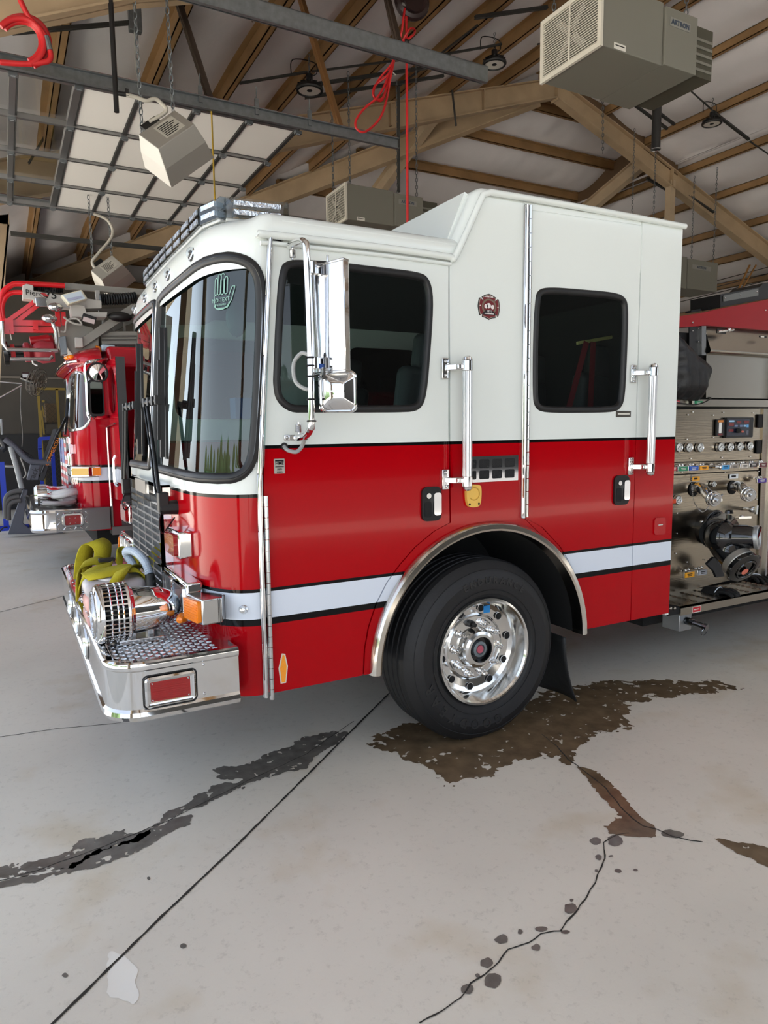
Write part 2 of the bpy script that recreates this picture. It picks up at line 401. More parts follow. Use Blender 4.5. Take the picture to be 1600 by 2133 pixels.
PA = [(725,1525),(690,1527),(645,1530),(605,1550),(540,1583),(450,1603),(447,1622),(495,1625),(440,1640),(420,1660),(395,1680),(350,1690),(330,1710),(290,1730),(240,1735),(160,1755),(150,1770),(60,1800),(-10,1810),(-10,1832),(60,1818),(130,1808),(200,1780),(270,1758),(310,1738),(350,1708),(400,1686),(480,1650),(540,1625),(600,1608),(640,1600),(660,1575),(690,1555)]
PB = [(402,1695),(370,1702),(330,1722),(290,1740),(230,1765),(150,1799),(80,1820),(-10,1842),(-10,1856),(60,1842),(150,1822),(215,1800),(280,1774),(310,1767),(330,1747),(380,1722)]
PC = [(764,1551),(800,1530),(830,1515),(880,1500),(960,1490),(1000,1500),(1100,1470),(1130,1445),(1150,1432),(1230,1425),(1290,1416),(1380,1418),(1500,1420),(1540,1431),(1510,1438),(1440,1446),(1360,1457),(1330,1467),(1300,1480),(1302,1500),(1312,1518),(1290,1522),(1240,1530),(1215,1550),(1190,1570),(1180,1590),(1170,1572),(1120,1577),(1075,1587),(1045,1602),(1030,1617),(985,1622),(945,1637),(920,1632),(900,1610),(870,1590),(830,1570),(790,1562)]
PD = [(1205,1598),(1240,1606),(1285,1648),(1320,1688),(1362,1718),(1368,1728),(1355,1744),(1310,1745),(1270,1737),(1260,1722),(1285,1712),(1290,1695),(1270,1680),(1240,1645),(1225,1625)]
PE = [(1475,1743),(1510,1748),(1560,1756),(1615,1770),(1615,1812),(1570,1792),(1520,1772)]
for P, m, c, amp, lab, h in ((PA, wet_g, .006, .035, 'long dark wet streak along the floor crack in front of the bumper', .42), (PB, wet_g, .006, .03, 'pale grey wet streak running just below the longer dark streak', .5),
                             (PC, wet_b, .006, .055, 'brown puddle spread around the front tyre', .40), (PD, wet_b, .006, .02, 'reddish brown wet patch along the crack at lower right', .7), (PE, wet_b, .006, .02, 'brown wet patch at the right edge of the floor', .7)):
    o = film([P], c, amp, 0.0015, random.random()*50, h).build('puddle', m, None, 0); tag(o, lab, 'puddle', kind='stuff')
SPOT = [(1283,1753,18,13),(1240,1753,13,8),(1247,1787,8,7),(1273,1783,5,3),(1188,1893,17,14),(1190,1876,6,5),(1045,1958,16,11),(1083,1942,7,7),(1128,1935,13,6),(1115,1976,9,8),(1012,2007,14,10),(1025,2043,19,18),(995,2033,8,7),(975,2060,13,11),(1178,1942,12,5),(1400,1737,26,9),(1242,1814,5,4),(1288,1815,6,3),(1325,1813,6,3),(381,1970,6,5),(137,2032,6,5),(310,1831,5,5)]
sp = film([[(u+a*math.cos(t)*random.uniform(.75, 1.1), v+b*math.sin(t)*random.uniform(.75, 1.1)) for t in [k*PI/5 for k in range(10)]] for u, v, a, b in SPOT], .004, .008, 0.0016, 3.3).build('wet_spots', wet_g, None, 0)
tag(sp, 'small dark wet spots scattered along the crack at lower right', 'spots', kind='stuff')
pt_ = film([[(232,1990),(262,1996),(284,2020),(286,2078),(276,2094),(250,2082),(225,2085),(220,2070)]], .006, .02, .0012, 4.4).build('floor_patch', mat('smooth_pale_concrete', (236, 232, 222), .18), None, 0); tag(pt_, kind='structure')
def crack(pts, w, lab, jit=0.006, seg=10, wob=1.0):
    P = []
    for i in range(len(pts)-1):
        a = Vector((*fl(*pts[i]), 0)); b = Vector((*fl(*pts[i+1]), 0)); n = max(2, int((b-a).length/0.02))
        for k in range(n):
            q = a.lerp(b, k/n); P.append(q+Vector((noise.noise(q*14), noise.noise(q*14+Vector((9, 3, 1))), 0))*jit)
    mb = MB(); L = []; R_ = []
    for i in range(len(P)):
        d = (P[min(i+1, len(P)-1)]-P[max(i-1, 0)]).normalized(); s = Vector((-d.y, d.x, 0)); ww = w*(1+wob*0.7*noise.noise(P[i]*25))*0.5
        L.append(P[i]+s*ww+Vector((0, 0, .0022))); R_.append(P[i]-s*ww+Vector((0, 0, .0022)))
    n = len(P); mb.add(L+R_, [(i, i+1, n+i+1, n+i) for i in range(n-1)])
    o = mb.build('floor_crack' if jit > .003 else 'floor_joint', crack_m, None, 0); tag(o, lab, kind='structure'); return o
crack_m = mat('dark_crack', (46, 42, 36), 0.9)  # dark colour of the crack and joint ribbons
crack([(40,2202),(110,2133),(345,1902),(495,1760),(600,1655),(700,1555),(800,1455),(860,1397)], 0.011, 'straight sawn joint across the concrete floor', 0.0025, wob=.9)
crack([(1130,1530),(1160,1555),(1182,1580),(1215,1605),(1260,1640),(1300,1690),(1340,1722),(1365,1726),(1400,1742),(1440,1752),(1478,1756)], 0.006, 'crack running right from the wheel puddle')
crack([(1310,1735),(1285,1740),(1257,1756),(1260,1790),(1245,1825),(1228,1860),(1205,1895),(1180,1920),(1168,1940),(1125,1945),(1100,1965),(1060,1978),(1040,2005),(1010,2030),(980,2050),(960,2080),(920,2105),(860,2140)], 0.005, 'thin crack wandering to the bottom edge')
crack([(-10,1838),(75,1815),(225,1760),(350,1710),(420,1675),(500,1635),(640,1570),(740,1500)], 0.005, 'thin crack inside the wet streaks')
crack([(-10,1537),(120,1518),(190,1512),(260,1505)], 0.005, 'thin crack on the floor left of the bumper')
crack([(0,1275),(140,1240)], 0.008, 'thin crack on the floor far left')

# ---- roof: quilted insulation laid over purlins
quilt = mat('white_vapour_barrier', (222, 219, 221), 0.55, bump=(3.0, 0.5, (1, 1, 1)), var=(0.7, 0.06))
PUR_L = [-0.1, 1.15, 2.36, 3.55, 4.7, 5.9, 7.07, 8.36, 9.62, 10.8]
PUR_R = [11.35, 12.53, 13.8, 15.11, 16.32, 17.7, 19.0, 20.3, 21.6]
PUR_H = [9.82, 10.95, 12.24, 13.69, 15.0, 16.3, 17.6, 18.9]
def sag(t, L):
    i = max([k for k in range(len(L)) if L[k] <= t], default=None)
    if i is None or i == len(L)-1: return 0.0
    f = (t-L[i])/(L[i+1]-L[i]); return -0.09*math.sin(PI*f)
def wr(p): return 0.05*noise.noise(Vector((p.x*0.9, p.y*0.9, 3)))+0.035*noise.noise(Vector((p.x*2.6, p.y*0.8, 8)))
def bel(t, L):            # 0 on a purlin, 1 midway
    return min(1.0, max(.0, -sag(t, L)/.09)*1.6)
def roof_l(a, b):
    x = XW+(XP-XW)*a; y1 = YP+(XP-x); y = YN+(y1-YN)*b; p = Vector((x, y, 0)); k = min(1, max(0, y1-y)/.5); p.z = zl(x)+sag(x, PUR_L)*k+wr(p)*k*bel(x, PUR_L); return p
def roof_r(a, b):
    x = XP+(XE-XP)*a; y = YN+((YP if x < 14.9 else YF)-YN)*b; p = Vector((x, y, 0)); p.z = zr(x)+sag(x, PUR_R)+wr(p)*bel(x, PUR_R); return p
def roof_h(a, b):
    y = YP+(YF-YP)*b; x0 = XP-(y-YP); x = x0+(14.95-x0)*a; p = Vector((x, y, 0)); k = min(1, max(0, x-x0)/.5); p.z = zh(y)+sag(y, PUR_H)*k+wr(p)*k*bel(y, PUR_H); return p
ceil_l = MB().grid(roof_l, 110, 130).build('ceiling_left', quilt, None, 1.2); tag(ceil_l, kind='structure')
ceil_r = MB().grid(roof_r, 110, 100).build('ceiling_right', quilt, None, 1.2); tag(ceil_r, kind='structure')
ceil_h = MB().grid(roof_h, 80, 100).build('ceiling_back', quilt, None, 1.2); tag(ceil_h, kind='structure')
def purlin(p, q, par, side, mats=None, w=0.085, h=0.2):
    """Z purlin: web, lower flange on one side, upper flange on the other; p, q at roof level"""
    p = Vector(p); q = Vector(q); d = (q-p).normalized(); s = d.cross(Vector((0, 0, 1))).normalized()*side; up = Vector((0, 0, 1)); mb = MB(); t = 0.012
    def slab(a, b, c, e): mb.add([p+a, p+b, p+c, p+e, q+a, q+b, q+c, q+e], [(0, 3, 2, 1), (4, 5, 6, 7), (0, 1, 5, 4), (1, 2, 6, 5), (2, 3, 7, 6), (3, 0, 4, 7)])
    slab(-up*h, -up*h+s*t, s*t, up*0)
    slab(-up*h, -up*h+s*w, -up*(h-t)+s*w, -up*(h-t))
    slab(-up*t-s*w, -up*t+s*t, s*t, -s*w)
    slab(-up*h+s*(w-t), -up*h+s*w, -up*(h-.03)+s*w, -up*(h-.03)+s*(w-t))
    return mb.build('purlin', mats or tan_o, par, 0)
DZ = -0.03
for x in PUR_L: purlin((x, YN, zl(x)+DZ), (x, YP+(XP-x)-.1, zl(x)+DZ), ceil_l, 1)
for x in PUR_R: purlin((x, YN, zr(x)+DZ), (x, YP if x < 14.8 else YF, zr(x)+DZ), ceil_r, -1)
for y in PUR_H: purlin((XP-(y-YP)+.15, y, zh(y)+DZ), (14.9, y, zh(y)+DZ), ceil_h, -1)
def ibeam(p, q, d0, d1, w, par, m, tf=0.022):
    """beam with its top flange along p-q, depth d0 to d1 measured down"""
    p = Vector(p); q = Vector(q); d = (q-p).normalized(); s = d.cross(Vector((0, 0, 1))).normalized(); up = Vector((0, 0, 1)); mb = MB()
    def slab(a0, a1, b0, b1, wa):
        mb.add([p+a0-s*wa, p+a0+s*wa, p+a1+s*wa, p+a1-s*wa, q+b0-s*wa, q+b0+s*wa, q+b1+s*wa, q+b1-s*wa], [(0, 3, 2, 1), (4, 5, 6, 7), (0, 1, 5, 4), (1, 2, 6, 5), (2, 3, 7, 6), (3, 0, 4, 7)])
    slab(-up*tf, up*0, -up*tf, up*0, w/2); slab(-up*d0, -up*(d0-tf), -up*d1, -up*(d1-tf), w/2); slab(-up*d0, up*0, -up*d1, up*0, 0.008)
    return mb.build('rafter', m, par, 0)
BD = -0.24
ibeam((XP, YP, ZP+BD), (XW, YP, zl(XW)+BD), .40, .62, .2, ceil_l, tan)
ibeam((XP, YP, ZP+BD), (XE-1, YP, zr(XE-1)+BD), .40, .50, .2, ceil_r, tan)
ibeam((XP-.2, YP+.2, ZP+BD-.05), (XW+.4, YP+(XP-XW)-.4, zl(XW)+.1+BD), .42, .55, .2, ceil_h, tan)
ibeam((8.93, YP+.1, ZP+BD), (8.93, YF, zh(YF)+BD), .36, .40, .18, ceil_h, tan_l)
ibeam((14.7, YP+.1, ZP+BD-.4), (14.7, YF, zh(YF)+BD-.4), .36, .40, .18, ceil_h, tan_l)
zq0 = at(-40, 74, 'y', 3.9); zq1 = at(280, 7, 'y', 3.9)
ibeam((zq0.x, 3.9, zl(zq0.x)+BD), (zq1.x, 3.9, zl(zq1.x)+BD), zl(zq0.x)+BD-zq0.z, zl(zq1.x)+BD-zq1.z, .2, ceil_l, tan); ibeam((zq1.x, 3.9, zl(zq1.x)+BD), (XP, 3.9, ZP+BD), zl(zq1.x)+BD-zq1.z, .35, .2, ceil_l, tan)
for x in (7.07, 9.2):                       # stiffener plates on the hip frame
    MB().box2((x-.01, YP-.09, zl(x)+BD-.42), (x+.01, YP+.09, zl(x)+BD-.02)).build('stiffener', tan, ceil_l, 0)
for x in (11.1, 14.72):
    MB().box2((x-.015, YP-.1, zr(x)+BD-.44), (x+.015, YP+.1, zr(x)+BD-.02)).build('stiffener', tan, ceil_r, 0)
MB().bar((14.75, 9.0, zr(14.75)-.5), (14.75, 9.0, 0.0), .16, .16, (0, 1, 0)).build('post', tan_l, ceil_r, 0)
MB().prism([(XP, YP-.03, ZP-.22), (14.95, YP-.03, zr(14.95)-.28), (14.95, YP-.03, ZP+.05), (XP, YP-.03, ZP+.05)], (0, .02, 0)).build('panel', mat('brown_sheet', (96, 74, 52), .7), ceil_r, 0)
MB().box2((14.9, YP+.05, 7.9), (14.95, 13.4, ZP-.2)).build('panel', mat('brown_sheet', (96, 74, 52), .7), ceil_r, 0)
for (u0, v0, u1, v1) in ((1016, 395, 960, 350), (1250, 345, 1200, 420)): pass
# ---- walls
wall_m = mat('dark_painted_block', (66, 62, 56), 0.75, var=(2.5, 0.12)); wall_w = mat('white_liner', (188, 182, 172), 0.7, var=(0.8, .08))
tan_wall = mat('tan_wall_sheet', (176, 162, 140), 0.7)
ztop = at(20, 590, 'y', 15.5).z
wb = MB().box2((-2.0, 15.5, 0), (14.5, 15.7, ztop)).build('wall_back', wall_m, None, 0); tag(wb, kind='structure')
zs = at(20, 788, 'y', 15.5).z
MB().box2((-2.0, 15.46, zs), (14.5, 15.5, zs+.05)).build('seam', mat('seam_grey', (104, 98, 90), .7), wb, 0)
zk = at(20, 905, 'y', 15.5).z
MB().box2((-2.0, 15.42, 0), (14.5, 15.5, zk)).build('dado', mat('black_dado', (22, 22, 24), .6), wb, 0)
for x in (-.4, 2.0, 4.4, 6.8): MB().box2((x, 15.40, 0), (x+.14, 15.5, ztop)).build('pilaster', mat('dark_steel', (40, 37, 34), .7), wb, 0)
we = MB().box2((XW, YF, 0), (XE, YF+.2, 5.9)).build('wall_end', wall_w, None, 0); tag(we, kind='structure')
wr_ = MB().box2((XE, YN, 0), (XE+.2, YF+.2, 5.4)).build('wall_right', wall_w, None, 0); tag(wr_, kind='structure')
wf = MB().box2((XW-.15, YN, 4.75), (XW, YF, 5.6)).build('wall_front', tan_wall, None, 0); tag(wf, kind='structure')
for y0, y1 in ((-9, -8.5), (-2.6, -2.1), (3.4, 4.2), (9.0, 9.8), (14.6, 21)):
    MB().box2((XW-.15, y0, 0), (XW, y1, 4.75)).build('pier', tan_wall, wf, 0)
wn = MB().box2((2, -24.4, -.21), (44, -24, 12)).build('wall_added_dark', mat('grey_brown_wall', (62, 58, 52), .9), None, 0); tag(wn, kind='structure')  # unseen dark wall added for the side windows to reflect
p0 = at(18, 440, 'y', 12.0); p1 = at(0, 800, 'y', 12.0); xb_ = p1.x-(p0.x-p1.x)/(p0.z-p1.z)*p1.z
col = MB().prism([(xb_-.25, 12, 0), (xb_, 12, 0), (p0.x, 12, p0.z), (p0.x, 12, 5.6), (xb_-.35, 12, 5.6)], (0, .2, 0)).build('trim_1', tan_l, None, 0); tag(col, kind='structure')
# greenery outside, seen in the glass
gm = mat('tree_green', (74, 96, 58), 0.8, var=(3, .5)); gb = MB()
for i in range(26):
    x = -32-random.random()*6; y = -32+i*2.6; gb.ball((x, y, 1.2+random.random()*1.6), 1.6+random.random()*1.2, 9, 6)
gt = gb.build('hedge', gm, None, 1.5); tag(gt, 'green hedge and trees outside the open bay doors', 'hedge', kind='stuff')

# ---- the raised sectional door of the next bay
ZD = 5.1
door = thing('door_1', at(160, 172, 'z', ZD), None, None); door['kind'] = 'structure'
xs = [at(u, v, 'z', ZD).x for u, v in ((164, 173), (293, 203), (418, 228), (532, 245), (630, 258))]
pitch = (xs[-1]-xs[0])/4; xs = [xs[0]+pitch*i for i in range(-3, 5)]
ys = [at(u, v, 'z', ZD).y for u, v in ((164, 173), (151, 261), (141, 331), (133, 385), (127, 431))]
yw = (ys[-1]-ys[0])/4; ys = [ys[0]+yw*i for i in range(5)]
door_w = mat('white_door_skin', (214, 213, 209), .45); alu = mat('mill_aluminium', (150, 150, 150), .35, .9); seam_m = mat('dark_seal', (34, 34, 33), .7)
clear = glass('clear_glazing', (.86, .88, .87))
for i in range(len(xs)-1):
    for j in range(4):
        a = (xs[i]+.022, ys[j]+.03, ZD); b = (xs[i+1]-.022, ys[j+1]-.03, ZD+.045)
        if xs[i] >= xs[3]-.01: MB().box2(a, b).build('door_panel', door_w, door, 0, bevel=.006)
        else: MB().add([(a[0]-.02, a[1]-.02, ZD+.02), (b[0]+.02, a[1]-.02, ZD+.02), (b[0]+.02, b[1]+.02, ZD+.02), (a[0]-.02, b[1]+.02, ZD+.02)], [(0, 1, 2, 3)]).build('glass_pane', clear, door, 0)
for i, x in enumerate(xs):
    w = .02 if i > 3 else (.035 if i == 3 else .03)
    MB().box2((x-w, ys[0], ZD-.015), (x+w, ys[-1], ZD+.06)).build('rail', seam_m if i > 3 else alu, door, 0)
    if i < 4: MB().box2((x+w, ys[0], ZD-.012), (x+w+.02, ys[-1], ZD+.05)).build('seal', seam_m, door, 0)
for j, y in enumerate(ys):
    MB().box2((xs[0], y-.022, ZD-.03), (xs[-1], y+.022, ZD+.03)).build('stile', alu, door, 0)
    for x in xs:
        MB().box((x, y, ZD-.045), (.075, .05, .03)).cyl((x-.02, y, ZD-.06), (x+.02, y, ZD-.06), .012, n=6).build('hinge', galv, door, 0)
xt = at(838, 298, 'z', ZD).x
for y, lab in ((ys[0]-.07, 'near'), (ys[-1]+.07, 'far')):
    MB().box2((-.6, y-.005, ZD-.03), (xt, y+.005, ZD+.08)).box2((-.6, y-.04, ZD+.075), (xt, y+.04, ZD+.085)).box2((-.6, y-.04, ZD-.035), (xt, y+.005, ZD-.027)).build('track', galv, door, 0)
    MB().box2((-.6, y-.012, ZD+.087), (xt, y+.012, ZD+.10)).build('track_strip', mat('dull_red_strip', (120, 40, 36), .7), door, 0)
for u in (410, 527, 638):
    p = at(u, 210+(u-410)*.19, 'z', ZD+.1); MB().box((p.x, ys[0]-.08, ZD+.1), (.04, .03, .16)).cyl((p.x, ys[0]-.08, ZD+.05), (p.x, ys[0]-.08, ZD+.3), .006, n=6).build('roller_bracket', galv, door, 0)
# hangers of dark angle iron
ang = mat('brown_angle_iron', (52, 38, 26), .65); ochre = mat('ochre_angle_iron', (120, 84, 46), .65)
def hanger(top, bot, zb, m, lab):
    b = at(*bot, 'z', zb); t = atp(*top, (-SL, 0, 1), (XP, YP, ZP-.2))
    mb = MB(); d = (t-b); s = Vector((1, 0, 0))
    mb.bar(b, t, .075, .01, (1, 0, 0)); mb.bar(b+Vector((.03, 0, 0)), t+Vector((.03, 0, 0)), .01, .075, (1, 0, 0))
    o = mb.build('track_hanger', m, None, 0); tag(o, lab, 'hanger', 'angle iron hangers under the roof'); return o
hanger((352, -40), (436, 216), ZD+.1, ang, 'dark angle iron hanger ending on the door track above the hanging infrared heater')
hanger((617, -25), (706, 268), ZD+.1, ochre, 'rusty ochre angle iron hanger left of the red coiled cord')
hanger((795, -40), (829, 105), ZD+.1, ang, 'dark angle iron hanger beside the red cord loop at the strut')
hanger((505, -40), (527, 36), ZD+.1, ang, 'short dark angle iron hanger at the top edge of the photo')
a = at(250, -14, 'z', ZD); b = at(1010, 166, 'z', ZD)
st = MB(); yy = b.y
st.box2((-.6, yy-.05, ZD+.09), (b.x, yy+.05, ZD+.1)).box2((-.6, yy-.05, ZD-.04), (b.x, yy-.04, ZD+.1)).box2((-.6, yy+.04, ZD-.02), (b.x, yy+.05, ZD+.1)).box2((-.6, yy-.05, ZD-.045), (b.x, yy-.015, ZD-.035))
tag(st.build('door_track', galv, None, 0), 'long galvanised channel track crossing under the roof above the cab', 'track')
# ================================================================== THE FIRE ENGINE
W = 2.42; XR = 4.101; ZB = 0.527
E1 = thing('fire_engine', (2.6, 1.21, 0), 'red and white fire engine with chrome bumper filling the middle of the bay', 'fire engine')
z_split = S(935, 927)[1]; zf = 1.457
zs1 = S(800, 1205.9)[1]; zs0 = S(1200, 1198.5)[1]; PIN = .024
paint_side = banded('side_paint', [(0, RED), (zs0-PIN, BLK), (zs0, STRIPE), (zs1, BLK), (zs1+PIN, RED), (z_split-.006, BLK), (z_split+.006, WHITE)])
paint_front = banded('front_paint', [(0, RED), (zs0-PIN, BLK), (zs0, STRIPE), (zs1, BLK), (zs1+PIN, RED), (zf-.006, BLK), (zf+.005, WHITE)])
gap_m = mat('dark_cab_lining', (20, 21, 22), .8)

# ---- plan outline of the rounded cab nose, by arc length
A_, B_, NEXP, BOW, XF = .23, .40, 2.35, .03, 1.13
def lean(z): return .08*max(0.0, z-1.5)
def plan_build():
    P = []
    for k in range(0, 61):
        t = k/60*PI/2
        P.append((XF+A_*(1-math.sin(t)**(2/NEXP)), B_*(1-math.cos(t)**(2/NEXP))))
    for k in range(1, 31): P.append((XF, B_+(W/2-B_)*k/30))
    P = [(x-BOW*(1-((y-W/2)/(W/2))**2), y) for x, y in P]
    P[0] = (XF+A_, 0.0)
    Q = P+[(x, W-y) for x, y in P[::-1][1:]]
    U = [0.0]
    for i in range(1, len(Q)): U.append(U[-1]+math.hypot(Q[i][0]-Q[i-1][0], Q[i][1]-Q[i-1][1]))
    return Q, U
PQ, PU = plan_build(); UT = PU[-1]
def plan(u):
    if u <= 0: return (XF+A_-u, 0.0, 0.0, -1.0)
    if u >= UT: return (XF+A_+(u-UT), W, 0.0, 1.0)
    lo, hi = 0, len(PU)-1
    while hi-lo > 1:
        m = (lo+hi)//2
        if PU[m] <= u: lo = m
        else: hi = m
    t = (u-PU[lo])/(PU[hi]-PU[lo]); a = PQ[lo]; b = PQ[hi]; i0 = max(lo-1, 0); i1 = min(hi+1, len(PQ)-1)
    dx = PQ[i1][0]-PQ[i0][0]; dy = PQ[i1][1]-PQ[i0][1]; l = math.hypot(dx, dy)
    return (a[0]+(b[0]-a[0])*t, a[1]+(b[1]-a[1])*t, -dy/l, dx/l)
def nose(u, z, o=0.0):
    x, y, nx, ny = plan(u); return Vector((x+lean(z)+nx*o, y+ny*o, z))
# ---- windscreen outlines on the nose surface
UC = UT/2; Z0W, Z1W = 1.545, 2.515
def ws(sgn):
    a = UC-.025; b = .035
    P = [(a, Z0W+.015), (a, Z1W-.03), (a-.08, Z1W), (a-.4, Z1W+.005), (b+.22, Z1W+.012), (b+.09, Z1W-.01), (b+.02, Z1W-.06), (b-.002, Z1W-.17), (b-.006, 2.1), (b-.002, Z0W+.16), (b+.012, Z0W+.06), (b+.055, Z0W+.005), (b+.14, Z0W-.012), (a-.3, Z0W), (a-.08, Z0W)]
    P = chaikin(P, 2)
    return P if sgn > 0 else [(UT-p[0], p[1]) for p in P][::-1]
WSL, WSR = ws(1), ws(-1)
body = skin([(0, ZB), (UT, ZB), (UT, 2.46), (0, 2.46)], [WSL, WSR], nose, .055)
o = body.build('cab_front', paint_front, E1, .9)
tint = glass('windscreen_glass', (.34, .47, .44), 1.7, (.95, 1, .98))
for P in (WSL, WSR):
    skin(offs(P, .0), [], lambda u, z, o: nose(u, z, -.012), .05).build('windscreen', tint, E1, 1.2)
    ring(P, -.028, .022, nose, [(0, -.012), (.05, .006), (.3, .014), (.7, .014), (.95, .006), (1, -.002)]).build('windscreen_seal', black, E1, 1.0)
    ring(P, -.004, .0, nose, [(0, .0145), (.5, .019), (1, .0145)]).build('seal_trim', chrome_soft, E1, 1.0)
# ---- roof brow and low front roof
def zb_(u): return 2.46 if 0 <= u <= UT else 2.60
us = [-1.06, -.8, -.5, -.25, -.1, -.001]+[UT*k/64 for k in range(65)]+[UT+.001, UT+.1, UT+.25, UT+.5, UT+.8, UT+1.06]
ZRF = 2.72
rows = []
for u in us:
    x, y, nx, ny = plan(u); r = .075+.03*abs(nx)+.10*min(1, 2.2*abs(nx*ny)); z0 = ZRF-r; R0 = []
    l0 = lean(2.46); y += .005 if u <= 0 else (-.005 if u >= UT else 0)
    for k in range(3):
        z = zb_(u)+(z0-zb_(u))*k/2; R0.append(Vector((x+l0+.08*(z-2.46), y, z)))
    for k in range(1, 9):
        a = PI/2*k/8; e = r*(1-math.cos(a)); R0.append(Vector((x+l0+.08*(z0-2.46)-nx*e, y-ny*e, z0+r*math.sin(a))))
    q = R0[-1]; R0.append(Vector((max(q.x, 1.5)+.1, W/2+(q.y-W/2)*.55, ZRF+.02))); R0.append(Vector((max(q.x, 1.8), W/2, ZRF+.03)))
    rows.append(R0)
mb = MB(); n = len(rows[0]); mb.add([p for r in rows for p in r], [(i*n+k, (i+1)*n+k, (i+1)*n+k+1, i*n+k+1) for i in range(len(rows)-1) for k in range(n-1)])
white_b = mat('white_body_paint', WHITE, .25, 0, .5, .6)
mb.build('front_roof', white_b, E1, 1.0)
# ---- raised rear roof
top = [(2.33, 2.66), (2.41, 2.62), (4.10, 2.62), (4.10, 2.985), (2.575, 2.99)]
mb = MB().prism([(x, 0.004, z) for x, z in [S(938, 533)]+[(XR, 2.62), (XR, 2.985), (2.57, 2.995)]], (0, W-.008, 0))
mb.build('raised_roof', white_b, E1, .5, bevel=.06, seg=5)
mb = MB()          # sunken slope between the rolled edges
f = [Vector((2.44, .10, 2.66)), Vector((2.575, .10, 2.965)), Vector((2.575, W-.1, 2.965)), Vector((2.44, W-.1, 2.66))]
mb.prism([p+Vector((-.03, 0, .012)) for p in f], (.02, 0, -.008)); mb.build('roof_slope_panel', white_b, E1, 0)
MB().box2((1.5, .012, 2.50), (XR-.05, .028, 2.68)).build('header_panel', white_b, E1, 0)
# drip moulding
dp = [S(541, 491), S(562, 491), S(800, 518), S(938, 537), S(948, 531), S(1003, 408), S(1018, 402), S(1200, 432), S(1424, 473)]
path = [Vector((x, -.012, z)) for x, z in dp]
MB().tube(spline(path[:4], 6)[:-1]+spline(path[3:6], 4)+spline(path[6:], 6), .017, 10).build('drip_moulding', white_b, E1, 1.2)
path2 = [p+Vector((0, .006, -.032)) for p in path[:4]]
MB().tube(path2, .010, 8).build('drip_lip', white_b, E1, 1.2)

# ---- side skins
HUB = Vector((2.640, .055, .512)); ACZ = .52; AR = .728; ACX = 2.632
def side(x, z, o=0.0): return Vector((x, -o, z))
def px(L): return [S(*p) for p in L]
xs_t = XF+A_
def arc(a0, a1, r, n=24): return [(ACX+r*math.cos(a0+(a1-a0)*k/n), ACZ+r*math.sin(a0+(a1-a0)*k/n)) for k in range(n+1)]
door_arc = px([(936.6, 1089), (902.5, 1107), (863.5, 1139.6), (831, 1177), (805, 1213), (782, 1258), (766, 1307), (758, 1352.5), (755.6, 1404.5)])
fd = px([(567.5, 501)])+px([(934, 547.5), (934.4, 900)])+door_arc+px([(562, 1446)])
fd[-1] = (XF+A_+.012, ZB); fd[-2] = (fd[-2][0], ZB)
fd = [fd[-1], (XF+A_+.012, 1.5)]+fd[:-1]
win_f = chaikin(px([(577, 650), (584, 560), (600, 544), (640, 544), (700, 548), (800, 560), (868, 568), (892, 578), (902, 618), (896, 720), (887, 825), (874, 853), (840, 857), (640, 857), (605, 857), (578, 836), (571, 805), (572, 770)]), 2)
win_r = chaikin(px([(1112, 700), (1116, 627), (1121, 605), (1145, 600), (1200, 604), (1283, 611), (1304, 622), (1307, 655), (1304, 740), (1300, 825), (1292, 852), (1270, 857), (1220, 858), (1133, 858), (1115, 848), (1111, 822)]), 2)
TH = .03
fdoor = skin(fd, [win_f], side, 2, TH).build('front_door', paint_side, E1, .3)
mid_o = px([(936.8, 548)])+px([(952, 540), (1012, 410), (1092, 424), (1088.5, 1080)])
arc_mid = [(ACX+AR*math.cos(a), ACZ+AR*math.sin(a)) for a in [PI*.405-.0*k for k in range(1)]]
amid = arc(PI*.405, PI+.02, AR+.002, 30)
fend_out = [(x+.006, z-.004) for x, z in door_arc]
mp_ = mid_o+[(ACX+AR*math.cos(t), ACZ+AR*math.sin(t)) for t in (PI*.36,)]
mid_o = mid_o[:-1]+[S(1088.5, 1080), S(1094, 1082)]+[(ACX+AR*math.cos(1.02+k*(PI-1.02)/30), ACZ+AR*math.sin(1.02+k*(PI-1.02)/30)) for k in range(31)]+[(S(772, 1405)[0], ZB), (S(758.5, 1407)[0], ZB)]+[(x+.008, z) for x, z in door_arc[::-1]]
skin(mid_o, [], side, 2, TH).build('side_panel', paint_side, E1, .3)
rdx = S(1335.5, 560)[0]; rbx = S(1316.5, 1296)[0]
rarc = px([(1094.5, 1079), (1130, 1098), (1168, 1139), (1183, 1165), (1200, 1203), (1211, 1245), (1219, 1312)])
rd = px([(1106, 440), (1335.5, 472)])+[(rdx-.002, z_split), (rdx-.002, ZB+.012)]+[(rarc[-1][0], ZB+.012)]+rarc[::-1]+px([(1099.5, 1050)])
rdoor = skin(rd, [win_r], side, 2, TH).build('rear_door', paint_side, E1, .3)
skin([(rdx+.004, 2.86), S(1094, 428), S(1094, 424), (rdx, S(1335.5, 462)[1]), (XR, S(1420, 476)[1]), (XR, ZB+.012), (rdx+.004, ZB+.012)][3:]+[], [], side, 2, TH).build('rear_panel', paint_side, E1, .3)
skin(px([(1092, 422), (1335.5, 460), (1335.5, 469), (1105, 437)]), [], side, 2, TH).build('door_header', paint_side, E1, .3)
skin([(rarc[-1][0]+.004, ZB+.012), (ACX+AR*.999, ZB+.0)]+[(ACX+AR*math.cos(t), ACZ+AR*math.sin(t)) for t in [1.0*k/14 for k in range(1, 15)]]+[(x-.008, z+.002) for x, z in rarc], [], side, 2, TH).build('arch_filler', paint_side, E1, .3)
